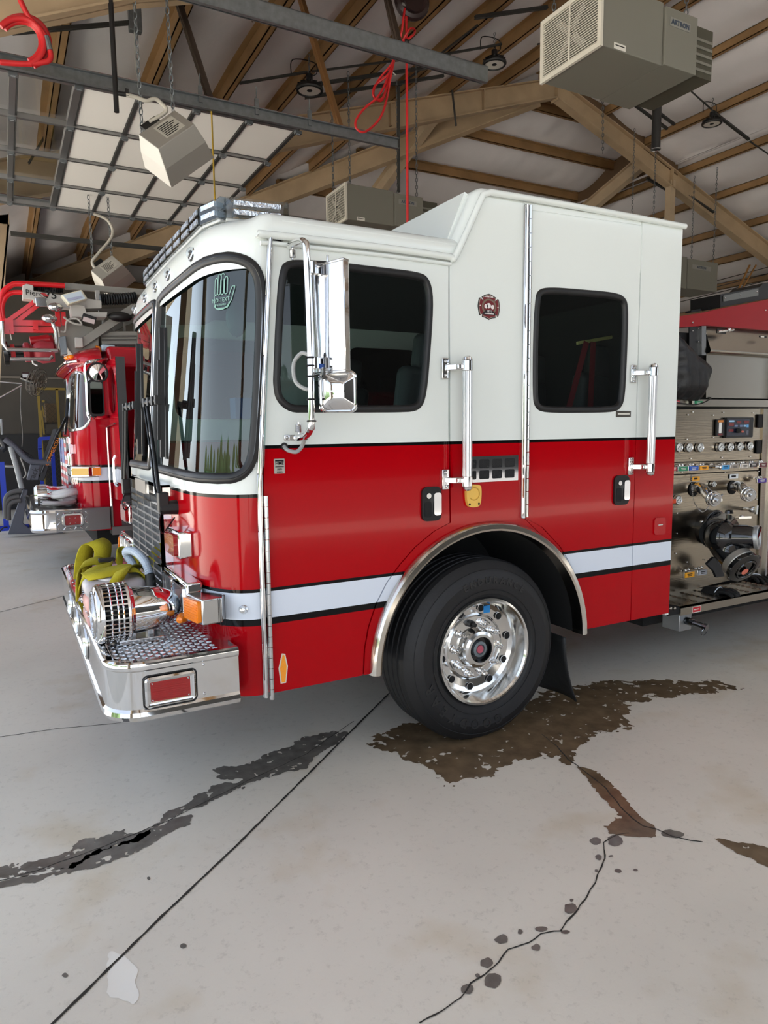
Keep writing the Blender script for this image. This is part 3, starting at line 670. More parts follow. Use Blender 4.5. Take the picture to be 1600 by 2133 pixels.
# body ends and dark shell
MB().box2((XR-.03, .002, ZB), (XR, W, 2.66)).build('cab_back', white_b, E1, 0)
far_w = [rrect(1.5, 1.85, 2.22, 2.46, .09), rrect(2.95, 1.86, 3.65, 2.45, .09)]
skin([(1.37, ZB), (XR, ZB), (XR, 2.62), (1.45, 2.62)], far_w, lambda x, z, o: Vector((x, W-.01+o, z)), 2, .03).build('off_side', paint_side, E1, .3)
for P in far_w: skin(P, [], lambda x, z, o: Vector((x, W-.03, z)), 2).build('off_side_window', glass('dark_tint', (.06, .07, .07)), E1, .3)
# cab interior
mb = MB(); mb.box2((1.34, .3, .62), (1.86, W-.3, .66)).box2((3.40, .06, .62), (XR-.04, W-.06, .66)).box2((1.86, .06, 1.27), (3.42, W-.06, 1.30)).box2((1.42, .85, .66), (2.75, 1.57, 1.42))
mb.build('cab_floor', gap_m, E1, .3, bevel=.02)
inner = mat('cab_headliner', (46, 48, 48), .85)
mb = MB().box2((1.62, .05, 2.60), (XR-.04, W-.05, 2.62)).box2((XR-.06, .05, .66), (XR-.035, W-.05, 2.6)); mb.build('headliner', inner, E1, .3)
MB().add([nose(UT*k/40, 2.54, -.05) for k in range(41)]+[Vector((1.75, W-.05, 2.56)), Vector((1.75, .05, 2.56))], [tuple(range(43))]).build('brow_liner', gap_m, E1, 0)
dash = mat('dash_grey', (40, 44, 46), .6)
mb = MB(); nn = 24
mb.prism([(1.20, .32, 1.30), (1.20, .32, 1.50), (1.36, .32, 1.53), (1.62, .32, 1.47), (1.64, .32, 1.22)], (0, W-.64, 0)); mb.build('dashboard', dash, E1, .5, bevel=.03)
mb = MB().torus((1.78, .58, 1.60), (-.75, 0, .66), .215, .018, 32, 8); mb.cyl((1.60, .58, 1.38), (1.77, .58, 1.59), .035, n=12)
for a in (0.3, 2.4, 4.5): mb.bar((1.78, .58, 1.60), Vector((1.78, .58, 1.60))+Vector((.66*math.sin(a)*.2, math.cos(a)*.2, .75*math.sin(a)*.2)), .03, .012)
mb.build('steering_wheel', black, E1)
seat_m = mat('grey_seat_vinyl', (66, 70, 70), .6, bump=(30, .1))
for nm, x, y in (('driver_seat', 2.28, .56), ('officer_seat', 2.28, 1.86), ('rear_seat', 3.66, .56), ('rear_seat', 3.66, 1.86), ('rear_seat', 3.66, 1.21)):
    s = MB().box2((x-.3, y-.25, 1.12), (x+.2, y+.25, 1.26)).build(nm, seat_m, E1, .5, bevel=.04, seg=3)
    MB().bar((x+.24, y, 1.22), (x+.36, y, 2.10), .46, .13, (0, 1, 0)).build('seat_back', seat_m, s, .5, bevel=.05, seg=3)
    MB().bar((x+.36, y, 2.08), (x+.39, y, 2.30), .30, .10, (0, 1, 0)).build('headrest', seat_m, s, .5, bevel=.04, seg=3)
belt = mat('maroon_belt', (120, 34, 40), .7)
P0 = at(1222, 712, 'y', .42); P1 = at(1185, 850, 'y', .42); P2 = at(1230, 850, 'y', .42); P3 = at(1236, 712, 'y', .42)
MB().bar(P0, P1, .045, .004, (0, 1, 0)).build('seat_belt', belt, E1, 0); MB().bar(P3, P2, .045, .004, (0, 1, 0)).build('seat_belt', belt, E1, 0)
lamp_i = at(1242, 708, 'y', .5)
MB().bar(at(1202, 715, 'y', .5), at(1281, 701, 'y', .5), .02, .022).build('lamp_reflection_bar', mat('pale_yellow_strip', (214, 206, 128), .5), E1, 0, bevel=.004)  # lamp reflection in the rear window, modelled as a pale bar
gen = MB().box2((1.95, 1.05, 1.42), (2.40, 1.48, 1.86)).build('engine_cover_console', mat('console_grey', (74, 84, 86), .5), E1, .5, bevel=.03)
MB().box2((1.97, 1.03, 1.60), (2.38, 1.05, 1.605)).box2((2.05, 1.03, 1.72), (2.13, 1.05, 1.78)).build('console_socket', black, gen, 0)
cp = spline([(2.09, 1.0, 1.74), (2.16, .98, 1.66), (2.10, .97, 1.56), (2.3, .97, 1.55)], 6); MB().tube(cp, .008, 6).build('console_lead', mat('pale_lead', (190, 196, 190), .5), gen)
tb = MB().box2(at(490, 828, 'y', .55), at(490, 828, 'y', .55)+Vector((.10, .1, -.11))).build('tissue_box', mat('blue_card', (24, 70, 140), .5), E1, 0)
mx_ = at(478, 668, 'x', 1.55)
MB().ball(at(492, 665, 'y', .5), .06, 12, 8, (.9, .5, 1.5)).build('dash_camera', mat('teal_grey', (60, 84, 82), .3), E1)
# side glass and seals
dk = glass('side_glass', (.50, .56, .57), 1.5)
for P, d in ((win_f, fdoor), (win_r, rdoor)):
    skin(P, [], lambda x, z, o: Vector((x, .012, z)), 2).build('window', dk, d, .3)
    ring(P, -.030, .006, side, [(0, -.012), (.05, .004), (.35, .012), (.75, .012), (1, .0)]).build('window_seal', black, d, 1.0)
# door furniture
def handle(u0, v0, u1, v1, d):
    (x0, z1), (x1, z0) = S(u0, v0), S(u1, v1); mb = MB()
    skin(rrect(x0, z0, x1, z1, .03), [], lambda x, z, o: Vector((x, -.012-o, z)), 2, .014, mb); h = mb.build('door_handle', black, d, .4)
    w = x1-x0; q = rrect(x0+w*.52, z0+.03, x1-w*.10, z1-.03, .015)
    skin(q, [], lambda x, z, o: Vector((x, -.030-o, z)), 2, .02).build('handle_paddle', chrome, h, .5, bevel=.004)
    MB().cyl((x0+w*.30, -.012, z1-.045), (x0+w*.30, -.022, z1-.045), .014, n=16).build('lock_barrel', chrome_soft, h)
    skin(rrect(x0+w*.12, z0+.02, x0+w*.48, z1-.075, .012), [], lambda x, z, o: Vector((x, -.0135, z)), 2).build('handle_recess', black_m, h, 0)
handle(877, 1015, 917.5, 1083, fdoor); handle(1278, 991, 1307, 1050, rdoor)
# hinge and trim strips
def strip(pts, w, t, y, name, m, par, knuckles=0):
    P = [Vector((*S(u, v), 0)) for u, v in pts]; P = [Vector((p.x, y, p.y)) for p in P]; mb = MB()
    for a, b in zip(P[:-1], P[1:]): mb.bar(a, b, t, w, (1, 0, 0))
    return mb.build(name, m, par, .4, bevel=.003)
zz = [2.605, 2.3, 2.0, 1.7, 1.5, 1.2, .9, ZB-.01]
def seamx(z): return XF+A_+lean(z)
def ztrim(z0, z1, dx, w, y, name, par, m):
    ks = [z0+(z1-z0)*k/8 for k in range(9)]; mb = MB()
    for a, b in zip(ks[:-1], ks[1:]): mb.bar((seamx(a)+dx, y, a), (seamx(b)+dx, y, b), w, .014, (0, 1, 0))
    return mb.build(name, m, par, .5, bevel=.003)
ztrim(2.605, ZB-.012, -.012, .024, -.006, 'pillar_trim', E1, chrome_soft)
MB().tube([(seamx(z)-.012, -.014, z) for z in zz], .009, 8).build('pillar_bead', chrome, E1, 1)
for k in range(19):
    z1 = 1.46-k*.0505; MB().cyl((seamx(z1)+.016, -.012, z1), (seamx(z1-.048)+.016, -.012, z1-.048), .011, n=8).build('hinge_knuckle', chrome_soft, fdoor)
x0 = S(1096, 428)[0]; ztp = S(1096, 428)[1]; zbt = S(1091, 1078)[1]; xb = S(1091.5, 1078)[0]; x0 = (x0+xb)/2
MB().box2((x0-.022, -.012, zbt), (x0+.008, .0, ztp)).build('hinge_leaf', chrome_soft, E1, .4, bevel=.003)
MB().cyl((x0-.010, -.016, zbt), (x0-.010, -.016, ztp), .009, n=8).build('hinge_bead', chrome, E1)
n = 23
for k in range(n):
    a = ztp+(zbt-ztp)*k/n; b = ztp+(zbt-ztp)*(k+.95)/n; MB().cyl((x0+.016, -.012, a), (x0+.016, -.012, b), .009, n=8).build('hinge_knuckle', chrome_soft, rdoor)
# grab rails
def rail(u0, v0, u1, v1, ub):
    yy = -.085; a = at(u0, v0, 'y', yy); b = at(u1, v1, 'y', yy); xm = (a.x+b.x)/2; g = MB()
    R_ = [.0235*(1+.07*math.cos(10*t)) for t in [2*PI*k/60 for k in range(60)]]
    vs = [Vector((xm+R_[k]*math.cos(2*PI*k/60), yy+R_[k]*math.sin(2*PI*k/60), z)) for z in (a.z-.02, b.z+.02) for k in range(60)]
    g.add(vs, [(k, (k+1) % 60, 60+(k+1) % 60, 60+k) for k in range(60)])
    r = g.build('grab_rail', mat('satin_aluminium', (214, 216, 218), .35, .9), E1, .3)
    for z, s in ((a.z, 1), (b.z, -1)):
        mb = MB().cyl((xm, yy, z-.05*s), (xm, yy, z+.005*s), .027, n=20).lathe([(.027, 0), (.024, .012), (.014, .02), (0, .022)], (xm, yy, z+.005*s), (0, 0, s), 20)
        mb.box2((xm-.05, yy+.005, z-.04 if s > 0 else z+.015), (xm-.015, yy+.03, z-.015 if s > 0 else z+.04)).bar((xm-.005, yy+.01, z-.028*s), (xm-.075, -.012, z-.028*s), .03, .03)
        mb.box2((xm-.105, -.016, z-.085 if s > 0 else z-.02), (xm-.062, 0, z+.02 if s > 0 else z+.085)); mb.build('rail_bracket', chrome, r, .5, bevel=.004)
        for dz in (-.068, .002): MB().ball((xm-.085, -.018, z+dz*s), .008, 8, 6).build('bracket_bolt', chrome_soft, r)
rail(973.5, 752, 973.5, 1012, 958); rail(1361, 766, 1355, 982, 1340)
# vent plate
(xa, zt), (xb, zb2) = S(966, 952), S(1078.5, 1000)
cells = []; cw = (xb-xa-.02)/4
vent = None; holes = []
for i in range(4):
    for j in range(2):
        zz0 = zb2+.016+j*(zt-zb2-.02)/2; holes.append(rrect(xa+.012+i*cw, zz0, xa+.012+(i+1)*cw-.018, zz0+(zt-zb2)/2-.022, .008, 3))
vent = skin([(xa, zb2), (xb, zb2), (xb, zt), (xa, zt)], holes, lambda x, z, o: Vector((x, -.004-o, z)), 2, .004).build('vent_plate', chrome, E1, .3)
for h in holes:
    skin(h, [], lambda x, z, o: Vector((x, -.0015, z)), 2).build('vent_opening', mat('vent_mesh', (16, 18, 20), .6, bump=(220, .6)), vent, 0)
# yellow flap, small plates, reflector, latch
(xa, zt), (xb, zb2) = S(967.5, 1010), S(999, 1055); ye = mat('cream_yellow_plastic', (232, 188, 90), .45)
fl_ = skin(chaikin([(xa+.006, zt), (xb-.008, zt), (xb, zt-.03), (xb-.004, zb2+.02), (xb-.02, zb2), (xa+.025, zb2), (xa+.006, zb2+.02), (xa, zt-.04)], 2), [], lambda x, z, o: Vector((x, -.02-o, z)), 2, .02).build('inlet_cover', ye, E1, .4, bevel=.004)
cx_, cz_ = (xa+xb)/2, (zt+zb2)/2+.012
MB().torus((cx_, -.021, cz_), (0, 1, 0), .033, .003, 24, 6, .5, 5.6).build('cover_rib', mat('dark_yellow_plastic', (196, 150, 60), .5), fl_)
for dx in (-.03, .03): MB().cyl((cx_+dx, -.02, zb2+.018), (cx_+dx, -.023, zb2+.018), .006, n=8).build('cover_screw', black_m, fl_)
def plate(u0, v0, u1, v1, name, m, par, y=-.004, r=.003, t=.004):
    (a, d), (b, c) = S(u0, v0), S(u1, v1); return skin(rrect(a, c, b, d, r, 3), [], lambda x, z, o: Vector((x, y-o, z)), 2, t).build(name, m, par, .4), (a, c, b, d)
bp, (a, c, b, d) = plate(570, 956, 593, 986, 'badge', mat('badge_nickel', (178, 174, 166), .35, .4), fdoor)
EX, EZ = (1, 0, 0), (0, 0, 1)
m_ = text_mb('HME', (b-a)*.40, ((a+b)/2, -.0052, c+(d-c)*.69), EX, EZ, .0006, None, 'CENTER', .0003)
text_mb('1871', (b-a)*.26, ((a+b)/2, -.0052, c+(d-c)*.28), EX, EZ, .0006, m_); text_mb('SERIES', (b-a)*.20, ((a+b)/2, -.0052, c+(d-c)*.10), EX, EZ, .0006, m_)
m_.box2((a+.005, -.0056, d-.012), (b-.005, -.004, d-.006)).box2((a+.005, -.0056, c+(d-c)*.44), (b-.005, -.004, c+(d-c)*.49)); m_.build('badge_lettering', black_m, bp, 0)
P = px([(587, 1361), (594, 1362), (599.5, 1387), (596, 1422), (584.5, 1424), (580, 1392)])
rf = skin(P, [], lambda x, z, o: Vector((x, -.002-o, z)), 2, .002).build('reflector', mat('silver_tape', (220, 214, 200), .4), fdoor, 0)
skin(offs(P, -.007), [], lambda x, z, o: Vector((x, -.004, z)), 2).build('reflector_face', mat('orange_reflector', (255, 160, 20), .3, bump=(300, .4)), rf, 0)
pl_, (a, c, b, d) = plate(1283, 856, 1313, 868.5, 'name_plate', mat('dark_chrome_plate', (90, 86, 80), .3, .6), rdoor)
MB().box2((a+.012, -.0055, (c+d)/2-.004), (b-.012, -.0045, (c+d)/2+.004)).build('plate_lettering', white_f, pl_, 0)
lt, q = plate(1362, 1079, 1384, 1112, 'flush_latch', red_p, E1, -.008, .02, .008)
MB().box2(((q[0]+q[2])/2-.02, -.012, (q[1]+q[3])/2+.005), ((q[0]+q[2])/2+.02, -.008, (q[1]+q[3])/2+.012)).build('latch_pull', chrome_soft, lt, 0)
MB().lathe([(0, .022), (.012, .02), (.016, .008), (.022, 0)], nose(.10, zs0+.06), plan(.10)[2:]+(0,), 16).build('stud', chrome, E1)
# emblem
(ea, ed), (eb, ec) = S(995, 609), S(1041, 669); ecx, ecz = (ea+eb)/2, (ec+ed)/2; eh = (ed-ec)/2*.98; ew = (eb-ea)/2*1.0
half = [(0, 1), (.25, .93), (.58, .78), (.66, .70), (.52, .55), (.62, .50), (.78, .66), (.88, .62), (.96, .3), (1, 0), (.94, -.35), (.86, -.66), (.76, -.7), (.64, -.55), (.60, -.58), (.62, -.80), (.30, -.86), (0, -1)]
full = [(x, z) for x, z in half]+[(-x, z) for x, z in half[-2:0:-1]]
sc = lambda k: [(ecx+x*ew*k, ecz+z*eh*k) for x, z in full]
em = skin(sc(1), [], lambda x, z, o: Vector((x, -.002-o, z)), 2, .002).build('emblem', mat('emblem_black', (22, 16, 16), .5), E1, 0)
skin(sc(.93), [], lambda x, z, o: Vector((x, -.0025, z)), 2).build('emblem_border', mat('emblem_silver', (150, 140, 130), .5), em, 0)
skin(sc(.88), [], lambda x, z, o: Vector((x, -.003, z)), 2).build('emblem_field', mat('emblem_maroon', (104, 14, 22), .5), em, 0)
el = lambda r0, r1, y, nm, mm: skin([(ecx+r0*ew*math.cos(t), ecz+r1*eh*math.sin(t)) for t in [2*PI*k/28 for k in range(28)]], [], lambda x, z, o: Vector((x, y, z)), 2).build(nm, mm, em, 0)
el(.66, .62, -.0035, 'emblem_ring', mat('emblem_bronze', (112, 100, 84), .5)); el(.52, .49, -.004, 'emblem_centre', mat('emblem_maroon', (104, 14, 22), .5))
skin([(ecx+x*ew, ecz+z*eh) for x, z in [(-.58, -.62), (.58, -.62), (.5, -.42), (.3, -.28), (0, -.22), (-.3, -.28), (-.5, -.42)]], [], lambda x, z, o: Vector((x, -.0045, z)), 2).build('emblem_scroll', mat('emblem_black', (22, 16, 16), .5), em, 0)
m_ = text_mb('1871', eh*.24, (ecx, -.005, ecz-eh*.36), EX, EZ, .0003); m_.box2((ecx-ew*.42, -.0056, ecz-eh*.56), (ecx+ew*.42, -.005, ecz-eh*.50))
for k in range(6): m_.box2((ecx+(-.34+k*.12)*ew, -.0046, ecz+eh*.71), (ecx+(-.27+k*.12)*ew, -.004, ecz+eh*.81))
for q in [(-.28, .02, .17), (-.05, .08, .2), (.3, .0, .16)]: m_.cyl((ecx+q[0]*ew, -.0042, ecz+q[1]*eh), (ecx+q[0]*ew, -.0048, ecz+q[1]*eh), q[2]*ew, n=7)
for q in [(-.8, .05), (.8, .02)]: m_.cyl((ecx+q[0]*ew, -.0032, ecz+q[1]*eh), (ecx+q[0]*ew, -.0038, ecz+q[1]*eh), .05*ew, n=7)
m_.build('emblem_lettering', mat('emblem_white', (222, 216, 214), .5), em, 0)

# ---- wheel, arch and mud flap
fr = MB(); prof = [(AR+.006, .01), (AR+.002, -.018), (AR-.012, -.034), (AR-.035, -.038), (AR-.046, -.032), (AR-.05, .05)]
fr.lathe(prof, (ACX, 0, ACZ), (0, 1, 0), 64, 0, 2*PI)
def cut_below(mb, z):            # drop the part of a ring that hangs under the sill
    keep = [f for f in mb.f if all(mb.v[i].z > z for i in f)]; mb.f = keep
    used = sorted({i for f in keep for i in f}); mp = {o: n for n, o in enumerate(used)}; mb.v = [mb.v[i] for i in used]; mb.f = [tuple(mp[i] for i in f) for f in keep]; return mb
cut_below(fr, ZB-.07).build('wheel_arch_trim', mat('polished_stainless', (214, 208, 198), .14, 1.0), E1, .6)
wa = MB().lathe([(AR-.04, .0), (AR-.04, .75)], (ACX, 0, ACZ), (0, 1, 0), 48); cut_below(wa, ZB-.02).build('wheel_well', black_m, E1, .6)
MB().add([(ACX-.8, .75, ZB-.02), (ACX+.8, .75, ZB-.02), (ACX+.8, .75, 1.3), (ACX-.8, .75, 1.3)], [(0, 1, 2, 3)]).build('wheel_well_back', black_m, E1, 0)
f0 = at(1157, 1300, 'y', .14); MB().grid(lambda a, b: Vector((3.235+.10*b*b+.02*math.sin(a*5)*b, .03+.36*a, .50-.42*b)), 10, 10).build('mud_flap', mat('mud_flap_rubber', (30, 31, 32), .55, bump=(20, .2)), E1, 1, solid=.008)
YW = .01
TR = .522
wh = MB(); tp = [(.305, .035), (.33, .012), (.36, .004), (.42, -.004), (.455, .006), (.478, .022), (.486, .03), (.495, .036), (.512, .052), (TR, .075)]
for g in range(4):
    y = .115+g*.055; tp += [(TR, y-.022), (TR-.012, y-.018), (TR-.012, y-.010), (TR, y-.006)]
tp += [(TR, .30), (.49, .33), (.40, .34), (.30, .31)]
wh.lathe(tp, (HUB.x, YW, HUB.z), (0, 1, 0), 96)
for p in wh.v:                    # the tyre flattens where it stands
    if p.z < .02: p.z = .002+max(0, p.z+.01)*.4
tyre_m = mat('tyre_rubber', (23, 23, 25), .58, bump=(40, .06), var=(3, .2))
wheel = wh.build('front_wheel', tyre_m, E1, .35); wheel['label'] = 'black tyre on polished ten-stud wheel'
for r, y in ((.352, .003), (.470, .014)): MB().torus((HUB.x, YW+y, HUB.z), (0, 1, 0), r, .0022, 80, 5).build('tyre_rib', tyre_m, wheel)
let_m = mat('raised_tyre_letter', (34, 33, 33), .5)
def arc_text(s, a_mid, r, size, sp):
    n = len(s); let = MB()
    for i, ch in enumerate(s):
        a = a_mid-(i-(n-1)/2)*sp; d = Vector((math.cos(a), 0, math.sin(a))); t = Vector((math.sin(a), 0, -math.cos(a)))
        text_mb(ch, size, Vector((HUB.x, YW-.0022, HUB.z))+d*r, t, d, .0025, let, 'CENTER', .002)
    let.build('tyre_lettering', let_m, wheel, 0)['kind'] = 'stuff'
arc_text('ENDURANCE', PI*.46, .408, .052, .125); arc_text('GOODYEAR', -PI*.66, .405, .075, .2)
rim = MB(); rp = [(.300, .045), (.308, .028), (.304, .012), (.292, .010), (.283, .02), (.276, .05), (.268, .085), (.258, .105), (.235, .118), (.195, .128), (.185, .124), (.178, .118), (.12, .114), (.118, .10), (.112, .075), (.104, .062), (.088, .055), (.074, .054), (.073, .062)]
rim.lathe(rp, (HUB.x, YW, HUB.z), (0, 1, 0), 96); rimo = rim.build('rim', mat('mirror_aluminium', (222, 222, 220), .12, 1.0), wheel, .22)
hand = MB()
for k in range(10):
    a = 2*PI*k/10+.15; c = Vector((HUB.x+.228*math.cos(a), YW+.1185, HUB.z+.228*math.sin(a)))
    hd = MB().cyl(c+Vector((0, .004, 0)), c+Vector((0, -.0075, 0)), .020, n=18); hd.build('hand_hole', black_m, wheel, .5)
    MB().torus(c+Vector((0, -.006, 0)), (0, 1, 0), .0215, .002, 18, 6).build('hole_lip', chrome_soft, wheel)
lug = MB().lathe([(.0, -.062), (.010, -.060), (.014, -.048), (.012, -.042), (.017, -.036), (.019, -.02), (.017, -.012), (.022, -.008), (.023, 0)], (0, 0, 0), (0, 1, 0), 14).mesh('lug_nut', chrome, (0, 0, 0), .5)
for k in range(10):
    a = 2*PI*k/10-.06+.0; c = Vector((HUB.x+.150*math.cos(a), YW+.116, HUB.z+.150*math.sin(a)))
    if k == 3:
        MB().cyl(c+Vector((0, .0, 0)), c+Vector((0, -.03, 0)), .021, .02, 16).cyl(c+Vector((0, -.03, 0)), c+Vector((0, -.055, 0)), .013, .012, 14).build('valve_cap', black, wheel, .5); continue
    o = link('lug_nut', lug, wheel, None, Matrix.Translation(c))
MB().lathe([(.073, .062), (.073, .09), (.0, .095)], (HUB.x, YW, HUB.z), (0, 1, 0), 32).build('hub_recess', black_g, wheel, .5)
MB().lathe([(.045, .09), (.045, .066), (.030, .062), (.028, .075), (0, .076)], (HUB.x, YW, HUB.z), (0, 1, 0), 28).build('hub_cap', mat('grey_hub_cap', (120, 130, 136), .35, .4), wheel, .5)
MB().lathe([(.024, .074), (.022, .064), (0, .063)], (HUB.x, YW, HUB.z), (0, 1, 0), 24).build('hub_plug', mat('pink_plug', (176, 84, 100), .4), wheel, .5)
bl = at(1014, 1269, 'y', YW+.108); MB().box((bl.x, bl.y, bl.z), (.045, .002, .042)).build('blue_tape', mat('blue_tape', (40, 140, 214), .5), wheel, 0)
MB().lathe(tp, (HUB.x, W-.36, HUB.z), (0, 1, 0), 48).build('off_side_wheel', tyre_m, E1, .35)
MB().box2((1.3, .7, .42), (XR, .9, .62)).box2((1.3, 1.5, .42), (XR, 1.7, .62)).cyl((HUB.x, .35, HUB.z), (HUB.x, W-.35, HUB.z), .07).build('chassis', black_m, E1, .3)
# ================================================================== FRONT OF THE ENGINE
def proj(p):
    d = Vector(p)-CPOS; k = d.dot(FWD); return (800+FPX*d.dot(RGT)/k, 1066.5-FPX*d.dot(UPV)/k)
ZT = .800; BX0, BX1 = .645, 1.20; BY0, BY1 = -.10, W+.10
def boutl(d, r):
    """bumper outline in plan, open at the cab, shrunk by d"""
    P = [(BX1, BY0+d)]
    for k in range(9):
        a = -PI/2-PI/2*k/8; P.append((BX0+d+r+r*math.cos(a), BY0+d+r+r*math.sin(a)))
    for k in range(9):
        a = PI-PI/2*k/8; P.append((BX0+d+r+r*math.cos(a), BY1-d-r+r*math.sin(a)))
    P.append((BX1, BY1-d)); return P
bprof = [(.05, ZT-.035), (.05, ZT-.004), (.045, ZT+.004), (.012, ZT+.006), (.003, ZT), (0, ZT-.012), (.002, ZT-.028), (.010, ZT-.036), (.010, .603), (.0, .592), (-.004, .575), (.004, .556), (.016, .548), (.06, .548)]
mb = MB(); rws = [[Vector((x, y, z)) for x, y in boutl(d, .16-d*.6)] for d, z in bprof]; n = len(rws[0])
mb.add([p for r in rws for p in r], [(i*n+k, i*n+k+1, (i+1)*n+k+1, (i+1)*n+k) for i in range(len(rws)-1) for k in range(n-1)])
bumper = mb.build('bumper', chrome, E1, .5); bumper['label'] = 'wrap-around polished chrome bumper'
MB().box2((BX1-.004, BY0+.012, .55), (BX1, .06, ZT)).build('bumper_end', chrome_soft, bumper, 0)
# tread plate deck with raised lozenges
din = boutl(.055, .12); deck = MB(); deck.add([Vector((x, y, ZT-.012)) for x, y in din], [tuple(range(len(din)))]); tread_m = mat('tread_plate', (212, 214, 216), .2, 1.0, bump=(30, .04))
dk_ = deck.build('tread_plate', tread_m, bumper, 0)
loz = MB(); sp_ = .027; k = 0
for i in range(int((BX1-BX0-.1)/sp_)):
    for j in range(int((1.95-BY0)/sp_)):
        x = BX0+.07+i*sp_; y = BY0+.07+j*sp_
        if not inside((x, y), din) or (x > 1.17): continue
        a = PI/4 if (i+j) % 2 else -PI/4; c = Vector((x, y, ZT-.012)); d = Vector((math.cos(a), math.sin(a), 0)); s = Vector((-d.y, d.x, 0)); h = Vector((0, 0, .0045))
        loz.add([c-d*.0165, c-s*.0058, c+d*.0165, c+s*.0058, c+d*.010+h, c-d*.010+h], [(0, 1, 4, 5), (1, 2, 4), (2, 3, 5, 4), (3, 0, 5)])
lo = loz.build('tread_lozenges', tread_m, bumper, 0); lo['kind'] = 'stuff'
for j in range(20):
    y = BY0+.2+j*.12; MB().ball((BX0+.035, y, ZT+.006), .007, 8, 5, (1, 1, .6)).build('rivet', chrome_soft, bumper)
for v in ((424, 1384), (426, 1445)):
    p = at(*v, 'y', BY0+.009); MB().ball(p, .006, 8, 6).build('bumper_bolt', chrome_soft, bumper)
# bumper side lamp
def lamp_box(u0, v0, u1, v1, y, name, par):
    a = at(u0, v0, 'y', y); b = at(u1, v1, 'y', y); return (a.x, b.z, b.x, a.z)
x0, z0, x1, z1 = .792, .602, 1.012, .742
mp = lambda x, z, o: Vector((x, BY0+.010-o, z))
bz = ring(rrect(x0+.004, z0+.004, x1-.004, z1-.004, .018), .0, -.028, mp, [(0, 0), (.02, .010), (.3, .016), (.7, .012), (1, .004)]).build('side_lamp', chrome, bumper, .5)
ring(rrect(x0, z0, x1, z1, .02), .004, -.003, mp, [(0, .0), (.5, .006), (1, .003)]).build('lamp_gasket', black, bumper, .8)
skin(rrect(x0+.028, z0+.026, x1-.028, z1-.026, .008), [], lambda x, z, o: Vector((x, BY0+.002-o, z)), 2, .006).build('lamp_lens', red_l, bumper, .5)
for k in range(9):
    z = z0+.034+k*.0085; MB().box2((x0+.034, BY0+.0005, z), (x1-.034, BY0+.0025, z+.003)).build('lens_rib', red_l, bumper, 0)
for cx_ in (x0+.036, x1-.036):
    for cz_ in (z0+.034, z1-.034): MB().ball((cx_, BY0, cz_), .004, 6, 5).build('lens_screw', chrome_soft, bumper)
# front face: recessed speaker and tow openings seen edge-on
for y in (.75, 1.21, 1.67):
    MB().lathe([(.0, .0), (.075, .0), (.085, -.010), (.09, .0)], (BX0+.008, y, .69), (1, 0, 0), 24).build('bumper_speaker', chrome_soft, bumper)
# siren
SX, SY, SZ = .73, .30, .935
sir = MB(); sir.lathe([(0, -.075), (.05, -.082), (.105, -.078), (.128, -.070), (.136, -.055), (.137, -.04), (.13, -.035)], (SX, SY, SZ), (1, 0, 0), 40)
sir.lathe([(.13, .055), (.137, .058), (.138, .068), (.132, .074), (.115, .08), (.108, .09), (.104, .16), (.095, .215), (.075, .265), (.05, .295), (.02, .308), (0, .31)], (SX, SY, SZ), (1, 0, 0), 40)
siren = sir.build('siren', chrome, E1, .5); siren['label'] = 'chrome mechanical siren on the bumper deck'
MB().lathe([(.118, -.03), (.118, .06)], (SX, SY, SZ), (1, 0, 0), 32).build('siren_rotor', black_m, siren)
for k in range(40):
    a = 2*PI*k/40; d = Vector((0, math.cos(a), math.sin(a)))
    MB().bar(Vector((SX-.04, SY, SZ))+d*.133, Vector((SX+.058, SY, SZ))+d*.133, .007, .008, d).build('stator_bar', chrome, siren, 0)
for xx in (-.012, .016, .044-.006): MB().torus((SX+xx, SY, SZ), (1, 0, 0), .1335, .0045, 40, 6).build('stator_ring', chrome, siren)
for r in (.03, .055, .08, .105): MB().torus((SX-.082+r*.02, SY, SZ), (1, 0, 0), r, .004, 32, 6).build('siren_grille_ring', chrome_soft, siren)
MB().lathe([(.026, .0), (.024, .02), (.014, .045), (.0, .05)], (SX+.30, SY-.085, SZ-.045), (-.5, -.8, 0), 16).build('siren_lamp', amber, siren)
MB().lathe([(.03, 0), (.028, .02)], (SX+.315, SY-.062, SZ-.045), (-.5, -.8, 0), 16).build('siren_lamp_base', chrome, siren)
MB().box2((SX+.02, SY-.06, ZT-.01), (SX+.22, SY+.06, ZT+.012)).box2((SX+.06, SY-.03, ZT), (SX+.10, SY+.03, SZ-.08)).box2((SX+.15, SY-.03, ZT), (SX+.18, SY+.03, SZ-.08)).build('siren_foot', chrome_soft, siren, .4, bevel=.004)
# grille
GX = 1.045; gy0, gy1, gz0, gz1 = .735, 1.685, .90, 1.475
cells = []; nc, nr = 4, 12; cw = (gy1-gy0-.05)/nc; ch = (gz1-gz0-.075)/nr
for i in range(nc):
    for j in range(nr): cells.append([(gy0+.03+i*cw, gz0+.02+j*ch), (gy0+.03+(i+1)*cw-.014, gz0+.02+j*ch), (gy0+.03+(i+1)*cw-.014, gz0+.02+(j+1)*ch-.011), (gy0+.03+i*cw, gz0+.02+(j+1)*ch-.011)])
grl = skin([(gy0, gz0), (gy1, gz0), (gy1, gz1), (gy0, gz1)], cells, lambda y, z, o: Vector((GX-o, y, z)), 2, .02).build('grille', chrome, E1, .3)
MB().box2((GX+.018, gy0+.02, gz0+.01), (GX+.022, gy1-.02, gz1-.03)).build('grille_mesh', mat('dark_grille_mesh', (24, 26, 28), .6, bump=(200, .5)), grl, 0)
